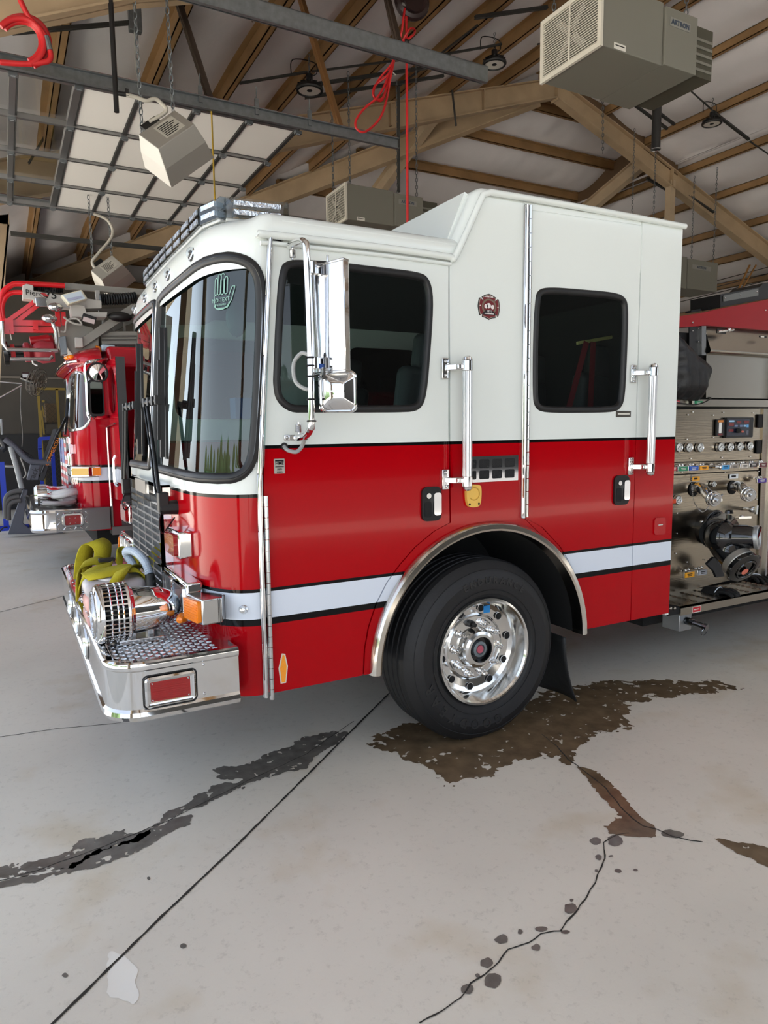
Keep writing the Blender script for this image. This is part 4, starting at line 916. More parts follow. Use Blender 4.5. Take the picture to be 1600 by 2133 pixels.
MB().box2((GX, gy0, gz0), (1.12, gy0+.012, gz1)).box2((GX, gy1-.012, gz0), (1.12, gy1, gz1)).box2((GX, gy0, gz1-.012), (1.12, gy1, gz1)).build('grille_surround', chrome, grl, .3)
tray = mat('clear_plastic', (200, 206, 206), .15, 0, .5, 0, None, None, None, None, .6)
MB().box2((GX-.03, .95, gz1-.06), (GX-.012, 1.28, gz1+.012)).build('wire_tray', chrome_soft, grl, 0)
# headlamp clusters, markers and red lamps, both sides
lens_c = glass('clear_lens', (.88, .9, .92), 1.5)
def mir(p, s): return Vector((p[0], p[1] if s > 0 else W-p[1], p[2]))
for s in (1, -1):
    q = lambda x, y, z: mir((x, y, z), s)
    hb = MB().prism([q(1.045, .19, .872), q(1.045, .70, .872), q(1.045, .70, 1.055), q(1.045, .19, 1.055)], (.08, 0, 0)).build('headlamp_cluster', chrome, E1, .4, bevel=.012, seg=3)
    for a, b in ((.205, .435), (.455, .685)):
        rr = rrect(a, .89, b, 1.037, .02, 4)
        mp = lambda y, z, o, q=q: q(1.044-o, y, z)
        ring(rr, .0, -.02, mp, [(0, 0), (.2, .012), (.6, .012), (1, -.012)]).build('headlamp_bezel', chrome, hb, .5)
        skin(rrect(a+.018, .908, b-.018, 1.019, .012, 3), [], mp, 2).build('headlamp_reflector', mat('headlamp_silver', (150, 156, 160), .2, .9, bump=(40, .3)), hb, 0)
        skin(rrect(a+.016, .906, b-.016, 1.021, .014, 3), [], lambda y, z, o, q=q: q(1.036-o, y, z), 2).build('headlamp_lens', lens_c, hb, 0)
    A0 = (1.074, .012); B0 = (1.040, .178)
    mk = MB().prism([q(A0[0], A0[1], .893), q(B0[0], B0[1], .893), q(1.10, .19, .893), q(1.20, .10, .893), q(1.168, .022, .893)], (0, 0, .118)).build('marker_housing', chrome_soft, E1, .4, bevel=.008, seg=3)
    d = (Vector(B0)-Vector(A0)).normalized(); nrm = Vector((-d.y, d.x)) if -d.y < 0 else Vector((d.y, -d.x))
    f = lambda t, z, o: q(A0[0]+d.x*t+nrm.x*(.002+o), A0[1]+d.y*t+nrm.y*(.002+o), z)
    L = (Vector(B0)-Vector(A0)).length
    skin(rrect(.012, .903, L-.008, 1.001, .01, 3), [], lambda t, z, o: f(t, z, o+.014), 2, .016).build('marker_lens', amber, mk, .4)
    for k in range(7): skin([(.02, .912+k*.012), (L-.016, .912+k*.012), (L-.016, .917+k*.012), (.02, .917+k*.012)], [], lambda t, z, o: f(t, z, o+.0165), 2, .002).build('lens_rib', amber, mk, 0)
    ring([(1.155, .885), (1.175, .885), (1.175, 1.02), (1.155, 1.02)], 0, .004, lambda x, z, o, q=q: q(x, .012-o, z), [(0, 0), (.5, .004), (1, 0)]).build('marker_gasket', black, mk, .5)
    rl = MB().prism([q(1.05, .33, 1.145), q(1.05, .575, 1.145), q(1.05, .575, 1.275), q(1.05, .33, 1.275)], (.07, 0, 0)).build('warning_lamp', chrome, E1, .4, bevel=.01, seg=3)
    skin(rrect(.345, 1.158, .56, 1.262, .015, 4), [], lambda y, z, o, q=q: q(1.030-o, y, z), 2, .022).build('warning_lens', red_l, rl, .5, bevel=.006)
    for y, z in ((.62, 1.38), (.62, 1.12)): MB().ball(q(1.098, y, z), .009, 8, 6).build('panel_bolt', chrome_soft, E1)
# ---- wipers
blk = mat('wiper_black', (12, 12, 13), .4)
def wip(py, pz, tip_y, tip_z, by, nm):
    P = [Vector((1.0+.075, py, pz)), Vector((1.035, py+(tip_y-py)*.08, pz+.05)), Vector((1.045, py+(tip_y-py)*.5, (pz+tip_z)/2)), Vector((1.055, tip_y, tip_z))]
    w_ = MB().tube(spline(P, 6), .011, 8).build('wiper_arm', blk, E1, .8)
    MB().tube([p+Vector((-.012, .03, 0)) for p in spline(P, 6)], .006, 6).build('wiper_link', blk, w_, .8)
    MB().cyl((1.02, py, pz), (1.13, py, pz), .032, .04, 14).box((1.04, py, pz+.03), (.05, .06, .1)).build('wiper_base', blk, w_, .4, bevel=.004)
    MB().tube(spline([(1.03, py-.02, pz-.01), (1.0, py-.09, pz-.06), (1.02, py-.06, pz-.12), (1.09, py-.02, pz-.05)], 6), .004, 6).build('washer_hose', blk, w_)
    MB().bar((1.06, by, tip_z-.29), (1.085, by, tip_z+.36), .022, .02, (0, 1, 0)).bar((1.082, by, tip_z-.30), (1.105, by, tip_z+.36), .012, .03, (0, 1, 0)).bar((1.045, by, tip_z-.2), (1.065, by, tip_z+.2), .012, .012, (0, 1, 0)).build('wiper_blade', blk, w_, 0)
    mb = MB().tube([(1.05, tip_y, tip_z), (1.055, by, tip_z+.0)], .014, 8)
    for t in (0, .35, .7, 1): mb.box((1.05, tip_y+(by-tip_y)*t, tip_z), (.03, .035, .045))
    mb.build('wiper_clamp', blk, w_, .4)
wip(.60, 1.37, 1.00, 1.915, .66, 'near'); wip(1.82, 1.37, 1.74, 1.915, 1.36, 'off')
# ---- brow lamps and light bar
def brow(v, z): return None
for k in range(5):
    uu = UT/2+(k-2)*.40
    uvt = ((400, 527), (354, 572), (327, 598), (304, 620), (279, 645))[k]
    best = min(((proj(nose(u, z, .0)), u, z) for u in [UT*i/160 for i in range(20, 141)] for z in (2.56, 2.60, 2.64)), key=lambda t: (t[0][0]-uvt[0])**2+(t[0][1]-uvt[1])**2)
    p = nose(best[1], best[2], -.006); _, _, nx, ny = plan(best[1]); dv = Vector((nx, ny, .35)).normalized()
    cl = MB().lathe([(.040, 0), (.040, .008), (.032, .012), (.030, .010)], p, dv, 20).build('clearance_lamp', chrome, E1, .5)
    MB().lathe([(.03, .009), (.024, .024), (.012, .031), (0, .033)], p, dv, 18).build('lamp_dome', lens_c, cl); MB().ball(p+dv*.012, .011, 8, 6).build('lamp_bulb', mat('dark_bulb', (50, 46, 44), .3), cl)
pathb = [(1.62, .27), (1.33, .31), (1.285, .46), (1.28, 1.21), (1.285, 1.96), (1.33, 2.11), (1.62, 2.15)]
bar_base = MB()
for a, b in zip(pathb[:-1], pathb[1:]): bar_base.bar((a[0], a[1], 2.732), (b[0], b[1], 2.732), .06, .016)
lb = bar_base.build('light_bar', mat('light_bar_base', (180, 182, 180), .4, .4), E1, .4, bevel=.005); lb['label'] = 'clear-lensed emergency light bar along the roof brow'
lens_b = glass('light_bar_lens', (.90, .92, .92), 1.46)
refl = mat('reflector_chrome', (205, 208, 210), .12, 1.0, bump=(50, .2))
def lens_seg(a, b, z0, z1, w):
    a = Vector((*a, 0)); b = Vector((*b, 0)); d = (b-a).normalized(); s = Vector((-d.y, d.x, 0)); P = [(-w, z0), (-w, z1-.02), (-w+.02, z1), (w-.02, z1), (w, z1-.02), (w, z0)]
    return MB().prism([a+s*x+Vector((0, 0, z)) for x, z in P], b-a)
segs = []
for i, (a, b) in enumerate(zip(pathb[:-1], pathb[1:])):
    L = math.hypot(b[0]-a[0], b[1]-a[1]); k = max(1, round(L/.2))
    for j in range(k): segs.append(((a[0]+(b[0]-a[0])*j/k, a[1]+(b[1]-a[1])*j/k), (a[0]+(b[0]-a[0])*(j+1)/k, a[1]+(b[1]-a[1])*(j+1)/k)))
for a, b in segs:
    A = Vector((*a, 0)); B = Vector((*b, 0)); d = (B-A); s = Vector((-d.y, d.x, 0)).normalized()
    lens_seg(tuple((A+d*.005)[:2]), tuple((B-d*.005)[:2]), 2.738, 2.836, .042).build('bar_lens', lens_b, lb, .5)
    lens_seg(tuple((A-d.normalized()*.003)[:2]), tuple((A+d.normalized()*.003)[:2]), 2.737, 2.838, .0435).build('lens_joint', glass('joint_lens', (.62, .64, .64), 1.46), lb, .5)
    c = (A+B)/2
    for z in (2.765, 2.806):
        MB().bar(A+d*.12+s*.02+Vector((0, 0, z)), B-d*.12+s*.02+Vector((0, 0, z)), .05, .022).build('bar_reflector', refl, lb, 0)
        for t in (.25, .5, .75): MB().ball(A+d*t-s*.012+Vector((0, 0, z)), .012, 8, 6).build('bar_lamp', mat('bar_lamp', (170, 176, 180), .1, .7), lb)
# ---- door mirror
yv = -.25
a0 = at(604, 512, 'y', -.03); tube_p = [a0, at(622, 503, 'y', -.14), at(634, 505, 'y', -.22), at(639, 530, 'y', yv), at(646, 700, 'y', yv), at(649, 870, 'y', yv), at(647, 893, 'y', -.23), at(636, 908, 'y', -.15), at(618, 912, 'y', -.03)]
mr = MB().tube(spline(tube_p, 6), .0155, 12).build('mirror_arm', chrome, E1, 1.0); mr['label'] = 'chrome tubular mirror arm on the front door'
def brk(u0, v0, u1, v1):
    (xa, zt), (xb, zb2) = S(u0, v0), S(u1, v1)
    b = skin(rrect(xa, zb2, xb, zt, .004, 2), [], lambda x, z, o: Vector((x, -.004-o, z)), 2, .004).build('mirror_bracket', chrome_soft, mr, .3)
    for t in (.12, .88): MB().ball((xa+(xb-xa)*t, -.006, (zt+zb2)/2), .008, 8, 6).build('bracket_bolt', chrome_soft, mr)
brk(577, 505, 632, 519); brk(591, 906, 640, 917)
def spring(u, v0, v1):
    a = at(u, v0, 'y', -.05); b = at(u, v1, 'y', -.05); mb = MB(); b.x = a.x
    mb.cyl(a, b, .005, n=8)
    mb.tube([a.lerp(b, .2+.6*k/80)+Vector((.0115*math.cos(k*.7), .0115*math.sin(k*.7), 0)) for k in range(81)], .003, 5); mb.build('mirror_spring', chrome_soft, mr)
spring(609, 516, 541); spring(621, 879, 905)
# head: folded box open to the rear
zt_, zb2 = 2.438, 1.995
pA = (1.50, -.20); pB = (1.573, -.30); pC = (1.615, -.40); 
pp = [(1.505, -.215), (1.570, -.285), (1.618, -.365), (1.668, -.345), (1.70, -.26), (1.60, -.13), (1.53, -.14)]
q0 = at(652, 660, 'y', -.18); q1 = at(681, 660, 'y', -.30); q2 = at(717.5, 660, 'y', -.40)
pp = [(q0.x, q0.y), (q1.x, q1.y), (q2.x, q2.y), (q2.x+.035, q2.y+.02), (q0.x+.11, q0.y+.03), (q0.x+.03, q0.y+.05)]
hd = MB().prism([(x, y, zb2) for x, y in pp], (0, 0, zt_-zb2)).build('mirror_head', mat('mirror_shell_chrome', (226, 226, 228), .07, 1.0, bump=(5, .06)), mr, .3, bevel=.006)
MB().prism([(x*1.0, y, zt_-.004) for x, y in pp], (0, 0, .010)).build('mirror_cap', chrome_soft, mr, .3, bevel=.003); MB().prism([(x, y, zb2-.006) for x, y in pp], (0, 0, .010)).build('mirror_cap', chrome_soft, mr, .3, bevel=.003)
for z in (2.42, 2.03):
    c = Vector((q0.x-.008, yv, z)); MB().cyl(c+Vector((-.02, 0, -.02)), c+Vector((-.02, 0, .03)), .02, n=12).box(c+Vector((.03, .03, .01)), (.09, .03, .045)).ball(c+Vector((.045, -.0, .01)), .009).cyl(c+Vector((.06, .02, .02)), c+Vector((.06, .02, .07)), .006, n=8).build('mirror_clamp', chrome_soft, mr, .4, bevel=.002)
MB().box(at(664, 763, 'y', -.24), (.022, .02, .02)).build('blue_clip', mat('blue_plastic', (40, 90, 180), .4), mr, 0)
cvx = MB(); cc = at(704, 816, 'y', -.30); ax = Vector((-.55, -.8, 0)).normalized(); sx_ = Vector((.82, -.57, 0)).normalized()
ex_ = Vector((ax.y, -ax.x, 0)); R4 = rrect(-.082, -.088, .082, .088, .028, 5)
exx = Vector((-ax.y, ax.x, 0))
def cv(a, b, o): return cc+exx*a+Vector((0, 0, 1))*b+ax*o
n = len(R4); rows = [(1.0, -.012), (1.0, .006), (.94, .012), (.88, .008), (.5, .040), (.32, .046)]
vs = [cv(p[0]*k, p[1]*k, o) for k, o in rows for p in R4]; cvx.add(vs, [(i*n+j, i*n+(j+1) % n, (i+1)*n+(j+1) % n, (i+1)*n+j) for i in range(len(rows)-1) for j in range(n)]+[tuple((len(rows)-1)*n+j for j in range(n))])
cm = cvx.build('convex_mirror', chrome, mr, .4)
MB().cyl(cv(0, 0, .044), cv(0, 0, .075), .008, n=8).bar(cv(-.035, 0, .05), cv(.035, 0, .05), .016, .006).bar(cv(-.055, .1, .03), cv(-.055, .05, .03), .02, .01).build('convex_stud', chrome_soft, cm)
mrg = mat('grey_conduit', (150, 152, 152), .5)
MB().tube(spline([at(645, 740, 'y', -.24), at(628, 736, 'y', -.2), at(612, 758, 'y', -.18), at(616, 795, 'y', -.2), at(640, 811, 'y', -.24), at(650, 800, 'y', -.24)], 7), .009, 8).build('mirror_cable', mrg, mr)
MB().tube(spline([at(592, 930, 'y', -.01), at(600, 938, 'y', -.05), at(618, 941, 'y', -.06), at(630, 928, 'y', -.06), at(634, 912, 'y', -.1)], 7), .009, 8).build('mirror_cable', mrg, mr)
MB().torus((S(592, 930)[0], -.003, S(592, 930)[1]), (0, 1, 0), .012, .006, 16, 6).build('cable_grommet', black, mr)
for v in (745, 762, 784, 832, 877): MB().torus(at(646+(v-700)*.018, v, 'y', yv), (0, 0, 1), .018, .004, 14, 5).build('cable_tie', black, mr)
# decal on the windscreen: a hand in a ring
dec = MB(); hc = None
best = min(((proj(nose(u, z)), u, z) for u in [i*.01 for i in range(5, 60)] for z in [2.1+.01*i for i in range(45)]), key=lambda t: (t[0][0]-457)**2+(t[0][1]-612)**2); u0, z0 = best[1], best[2]
nd = lambda a, b: nose(u0-a, z0+b, -.008)
def stroke(P, w=.004):
    for a, b in zip(P[:-1], P[1:]):
        d = (Vector(b)-Vector(a)); l = d.length
        if l < 1e-6: continue
        nrm_ = Vector((-d.y, d.x))/l*w/2; dec.add([nd(*(Vector(a)+nrm_)), nd(*(Vector(a)-nrm_)), nd(*(Vector(b)-nrm_)), nd(*(Vector(b)+nrm_))], [(0, 1, 2, 3)])
for i in range(4): stroke(rrect(-.048+i*.022, 0, -.03+i*.022, .075+(.016 if i in (1, 2) else 0), .008, 4)+[(-.03+i*.022-.0, .075-.008)])
stroke([(.045, -.01), (.062, .03), (.078, .03), (.06, -.03), (.04, -.06), (-.03, -.06), (-.05, -.03), (-.05, 0)])
stroke([(.0+.05*math.cos(t), -.035+.03*math.sin(t)) for t in [PI*k/10 for k in range(-9, 1)]], .006)
dco = dec.build('windscreen_decal', mat('pale_green_decal', (120, 160, 148), .6), E1, 0)
tm = text_mb('NO TEXT', .026, nose(u0, z0-.025, -.006), nose(u0-.01, z0)-nose(u0+.01, z0), (0, 0, 1), .0003); text_mb('ON BOARD', .013, nose(u0, z0-.046, -.006), nose(u0-.01, z0)-nose(u0+.01, z0), (0, 0, 1), .0003, tm); tm.build('decal_lettering', mat('pale_green_decal', (120, 160, 148), .6), E1, 0)
# ---- loose kit on the bumper deck
DK = ZT-.009
jug_m = mat('milky_plastic', (214, 208, 212), .35, 0, .5, 0, None, None, None, None, .25); pink = mat('pink_liquid', (222, 168, 160), .4)
jg = thing('jug', (.83, .98, DK), 'translucent plastic jug of pink liquid lying on the bumper deck behind the siren', 'jug')
jp = rrect(-.155, 0, .155, .135, .035, 5); jb = MB()
jl = [(1.0, 0), (1.0, .075)]
o = MB().box2((.675, .87, DK+.001), (.985, 1.10, DK+.09)).build('liquid', pink, jg, .4, bevel=.03, seg=4)
o = MB().box2((.672, .867, DK+.088), (.988, 1.103, DK+.175)).build('shell', jug_m, jg, .4, bevel=.04, seg=5)
MB().torus((.80, .95, DK+.176), (0, 0, 1), .045, .010, 24, 8).cyl((.80, .95, DK+.17), (.80, .95, DK+.186), .036, n=20).build('cap', mat('white_plastic', (226, 224, 226), .4), jg)
MB().torus((.83, .985, DK+.088), (0, 0, 1), .001, .001, 6, 4).build('seam', jug_m, jg)
def ribbon(P, w, side_, t=.004, n=7):
    Q = spline(P, n); s = Vector(side_).normalized()*w/2; mb = MB(); m = len(Q)
    mb.add([q+s for q in Q]+[q-s for q in Q], [(i, i+1, m+i+1, m+i) for i in range(m-1)]); return mb
hs = thing('hose_strap', (.80, 1.3, DK), 'mustard yellow flat webbing strap heaped over the jug on the bumper', 'strap')
bp_ = lambda u, v, y: at(u, v, 'y', y)
for i, (P, w, sd) in enumerate([
    ([bp_(172, 1200, 1.55), bp_(176, 1160, 1.55), bp_(186, 1133, 1.55), bp_(200, 1128, 1.55), bp_(214, 1140, 1.5), bp_(212, 1170, 1.45)], .12, (1, .5, .2)),
    ([bp_(164, 1245, 1.1), bp_(164, 1200, 1.2), bp_(172, 1178, 1.3), bp_(200, 1168, 1.35), bp_(225, 1175, 1.35)], .12, (.3, 1, .2)),
    ([bp_(164, 1240, 1.15), bp_(172, 1205, 1.1), bp_(195, 1190, 1.1), bp_(225, 1182, 1.15), bp_(232, 1178, 1.2)], .10, (.3, 1, .4)),
    ([bp_(176, 1202, 1.0), bp_(205, 1196, .95), bp_(250, 1186, .95), bp_(280, 1184, .95), bp_(298, 1200, .95), bp_(305, 1235, .9)], .10, (-.3, 1, .3)),
    ([bp_(240, 1215, .84), bp_(250, 1198, .86), bp_(262, 1184, .95), bp_(285, 1186, 1.1)], .09, (1, .1, .3)),
    ([bp_(255, 1172, 1.3), bp_(243, 1160, 1.3), bp_(250, 1150, 1.35), bp_(268, 1155, 1.35), bp_(290, 1178, 1.3)], .07, (.2, .3, 1))]):
    ribbon(P, w, sd).build('webbing', yellow, hs, 1.2, solid=.008)
MB().box(bp_(222, 1166, 1.3), (.09, .05, .02)).build('buckle', mat('dark_buckle', (50, 50, 52), .4, .5), hs, .4, bevel=.004)
lh = thing('suction_hose', bp_(300, 1245, .9), 'pale blue-grey corrugated hose looped on the bumper beside the grille', 'hose')
Pq = spline([bp_(297, 1222, 1.0), bp_(278, 1178, 1.1), bp_(264, 1155, 1.15), bp_(266, 1147, 1.1), bp_(282, 1150, 1.0), bp_(302, 1170, .9), bp_(312, 1196, .86)], 14)
MB().tube(Pq, [.021 if i % 2 else .024 for i in range(len(Pq))], 12).build('corrugated_tube', mat('blue_grey_plastic', (176, 190, 206), .4), lh, .3)
MB().cyl(bp_(312, 1196, .86), bp_(316, 1232, .84), .026, .030, 16).build('hose_cuff', black, lh)
# ================================================================== PUMP PANEL BEHIND THE CAB
YP_ = .30
def pq(u, v, y=YP_): return at(u, v, 'y', y)
def pflat(L, y, name, m, par, t=.004, bev=0):
    """a plate cut to an outline seen at these pixels, standing at depth y"""
    P = [(pq(u, v, y).x, pq(u, v, y).z) for u, v in L]
    return skin(P, [], lambda x, z, o: Vector((x, y-o, z)), 2, t).build(name, m, par, .4, bevel=bev)
def prect(u0, v0, u1, v1, y, name, m, par, t=.004, r=.004):
    a = pq(u0, v0, y); b = pq(u1, v1, y)
    return skin(rrect(min(a.x, b.x), min(a.z, b.z), max(a.x, b.x), max(a.z, b.z), r, 3), [], lambda x, z, o: Vector((x, y-t-o, z)), 2, t).build(name, m, par, .4)
steel_p = mat('pump_panel_steel', (158, 148, 132), .24, 1.0, bump=(50, .05, (.1, 1, 2.5)), var=(1.2, .1))
XR2 = pq(1586, 1000).x
body = MB().box2((4.16, YP_+.03, .50), (7.2, W-.2, 2.40)).build('pump_body', black_m, E1, 0)
pflat([(1380, 853), (1590, 851), (1583, 957), (1380, 963)], YP_, 'gauge_panel', steel_p, E1, .006)
pflat([(1380, 965), (1583, 959), (1580, 979), (1380, 989)], YP_, 'lever_panel', steel_p, E1, .006)
pp_ = pflat([(1380, 991), (1580, 981), (1577, 1195), (1370, 1245)], YP_, 'intake_panel', steel_p, E1, .006)
pflat([(1591, 851), (1640, 852), (1634, 1190), (1578.5, 1200)], YP_-.012, 'corner_post', steel, E1, .02)
MB().box2((pq(1594, 1000).x+.02, YP_-.03, .5), (pq(1594, 1000).x+.035, YP_-.01, 1.9)).build('edge_trim', chrome_soft, E1, 0)
up = pflat([(1380, 831), (1640, 834), (1640, 848), (1380, 846)], YP_-.04, 'ledge', steel, E1, .03)
pflat([(1471.5, 738), (1640, 729), (1640, 831), (1471, 829)], YP_, 'hood_panel', steel, E1, .006)
hdp = MB(); a = pq(1471.5, 681); b = pq(1471.5, 738)
hdp.add([(a.x, YP_+.03, a.z+.06), (7.2, YP_+.03, a.z+.06), (7.2, YP_-.02, a.z-.10), (a.x, YP_-.02, a.z-.10), (a.x, YP_-.05, b.z+.01), (7.2, YP_-.05, b.z+.01), (7.2, YP_, b.z), (a.x, YP_, b.z)], [(0, 1, 2, 3), (3, 2, 5, 4), (4, 5, 6, 7)])
hood = hdp.build('hood_door', steel, E1, .9, bevel=.02, seg=3)
pflat([(1462, 679), (1471, 679), (1471, 740), (1462, 740)], YP_-.02, 'bright_post', chrome_soft, E1, .03)
bp2 = pflat([(1436, 682), (1462, 680), (1462, 740), (1436, 740)], YP_, 'black_plate', black, E1, .006)
for u, v in ((1443, 689), (1455, 684), (1455, 712), (1448, 735)): MB().ball(pq(u, v, YP_-.008), .006, 8, 6).build('plate_bolt', chrome_soft, E1)
lt_ = prect(1492, 685, 1510, 696, YP_-.04, 'hood_latch', black, hood, .01); MB().tube([pq(1496, 691, YP_-.06), pq(1512, 689, YP_-.07), pq(1528, 687, YP_-.05)], .008, 8).ball(pq(1519, 687, YP_-.07), .016).build('latch_lever', chrome, hood)
prect(1581, 699, 1596, 704, YP_-.05, 'hood_badge', black_m, hood, .004); MB().box(pq(1588.5, 701.5, YP_-.055), (.04, .001, .008)).build('badge_lettering', white_f, hood, 0)
rbm = mat('dark_red_enamel', (140, 4, 14), .35, 0, .3, .1)
red_beam = pflat([(1404, 661), (1470, 650), (1495, 644), (1640, 616), (1640, 692), (1600, 688), (1471, 678), (1404, 683)], YP_-.02, 'red_rack', rbm, E1, .06)
for u, v in ((1443, 672), (1595, 646)): MB().ball(pq(u, v, YP_-.024), .007, 8, 6).build('rack_bolt', chrome_soft, E1)
bx = pflat([(1501, 640), (1501, 613), (1582, 598), (1590, 590), (1650, 578), (1650, 612), (1600, 622)], YP_+.02, 'rack_box', black, E1, .25)
gp = pflat([(1508, 628), (1508, 616), (1580, 600.5), (1580, 615.5)], YP_+.012, 'grey_strip', mat('dull_grey', (96, 98, 96), .5), E1, .006)
for u, v in ((1511, 621), (1543, 614), (1577, 607)): MB().ball(pq(u, v, YP_+.008), .006, 8, 6).build('strip_bolt', chrome_soft, E1)
MB().bar(pq(1478, 636, .5), pq(1501, 636, .5), .03, .02).build('white_tip', white_f, E1, 0)
for L in ([(1440, 651), (1460, 648), (1460, 643), (1440, 647)], [(1475, 646), (1500, 641), (1500, 636), (1475, 641)]): pflat(L, YP_+.1, 'rack_foot', black, E1, .05)
# black canvas cover, bulging
cvp = [(1400, 682), (1414, 686), (1440, 714), (1462, 738.6), (1478, 748), (1486, 757), (1485, 772), (1479, 800), (1475, 826), (1470, 835), (1440, 833), (1400, 829)]
CP = [(pq(u, v, .2).x, pq(u, v, .2).z) for u, v in cvp]
cxm = sum(p[0] for p in CP)/len(CP); czm = sum(p[1] for p in CP)/len(CP)
def cov(x, z, o):
    d = min(math.hypot(x-a[0]-(b[0]-a[0])*t, z-a[1]-(b[1]-a[1])*t) for a, b in zip(CP, CP[1:]+CP[:1]) for t in (0, .25, .5, .75))
    return Vector((x, .27-.13*min(1, d/.09)**.6+.012*math.sin(x*70+z*12)*(1 if z < czm else .4)-o, z))
skin(CP, [], cov, .025, 0).build('canvas_cover', mat('black_canvas', (20, 20, 22), .5, bump=(25, .3)), E1, 1.2)
MB().tube(spline([pq(1405, 838, .18), pq(1440, 843, .17), pq(1462, 840, .17), pq(1476, 833, .18), pq(1481, 829, .2), pq(1474, 828, .22)], 6), .005, 6).build('cover_cord', black, E1)
# gauges
gface = mat('gauge_white', (226, 228, 224), .4)
def gauge(u, v, r):
    c = pq(u, v); g = MB().lathe([(r, -.006), (r*1.02, -.022), (r*.93, -.030), (r*.86, -.028), (r*.84, -.02)], c, (0, 1, 0), 28).build('gauge', chrome, E1, .5)
    f = MB().lathe([(r*.86, -.0205), (0, -.0205)], c, (0, 1, 0), 28).build('gauge_dial', gface, g, 0)
    d = Vector((.75, 0, .66)); MB().bar(c+Vector((0, -.0215, 0))-d*r*.5, c+Vector((0, -.0215, 0))+d*r*.55, .004, .001, (0, 1, 0)).cyl(c+Vector((0, -.021, 0)), c+Vector((0, -.0235, 0)), r*.1, n=10).build('gauge_needle', black_m, g, 0)
    tk = MB()
    for k in range(9):
        a = PI*1.25-PI*1.5*k/8; e = Vector((math.cos(a), 0, math.sin(a))); tk.bar(c+Vector((0, -.021, 0))+e*r*.66, c+Vector((0, -.021, 0))+e*r*.8, .003, .0006, (0, 1, 0))
    tk.bar(c+Vector((-r*.2, -.021, -r*.5)), c+Vector((r*.2, -.021, -r*.5)), .003, .0006, (0, 1, 0)); tk.build('dial_marks', black_m, g, 0)
for u, v in ((1409, 932), (1430, 932), (1453, 932), (1495.5, 931), (1515.5, 931), (1535.5, 930), (1556, 929)): gauge(u, v, .034)
gauge(1407.5, 1041, .034); prect(1399, 1040, 1408, 1048, YP_-.03, 'red_sticker', mat('orange_red_sticker', (214, 78, 40), .5), E1, .002)
sc_ = prect(1509, 869.5, 1563, 911, YP_-.006, 'control_screen', black, E1, .02, .012)
prect(1515, 873, 1559.5, 907.5, YP_-.026, 'screen_face', mat('navy_face', (22, 26, 44), .25), sc_, .002)
for u0, v0, u1, v1 in ((1518.5, 881, 1529, 887), (1535, 877, 1544, 882), (1550, 876, 1560, 882), (1518, 894, 1528, 899)):
    prect(u0, v0, u1, v1, YP_-.029, 'red_readout', mat('dull_red_readout', (110, 28, 30), .4), sc_, .001)
for u0, v0, u1, v1, c in ((1519, 875.5, 1530, 879, (150, 190, 220)), (1530, 885.5, 1537, 889, (110, 126, 160)), (1541, 885, 1547, 889, (110, 126, 160)), (1549, 885, 1554, 889, (150, 160, 180)), (1555, 884.5, 1559.5, 890, (90, 160, 214)), (1555, 896, 1559, 905, (80, 84, 96))):
    prect(u0, v0, u1, v1, YP_-.029, 'screen_key', mat('key_%d' % c[0], c, .4), sc_, .001)
MB().cyl(pq(1539, 897, YP_-.028), pq(1539, 897, YP_-.05), .018, .016, 18).build('screen_knob', black_m, sc_); MB().ball(pq(1547, 899, YP_-.04), .009).build('red_button', mat('salmon_button', (214, 120, 104), .4), sc_)
tl = prect(1491, 873.5, 1507.5, 908, YP_-.006, 'tank_level', black, E1, .012, .008); prect(1498, 880, 1502.5, 902, YP_-.018, 'level_strip', gface, tl, .002, .002)
prect(1496, 875, 1507, 879.5, YP_-.018, 'level_title', mat('amber_print', (196, 120, 40), .5), tl, .001); prect(1496, 903, 1505, 906.5, YP_-.018, 'level_foot', mat('dull_red_readout', (110, 28, 30), .4), tl, .001)
for u0, v0, u1, v1 in ((1578.5, 863, 1585.5, 891), (1575.5, 917, 1583, 944.5)): prect(u0, v0, u1, v1, YP_-.006, 'slot_handle', black_m, E1, .01, .01)
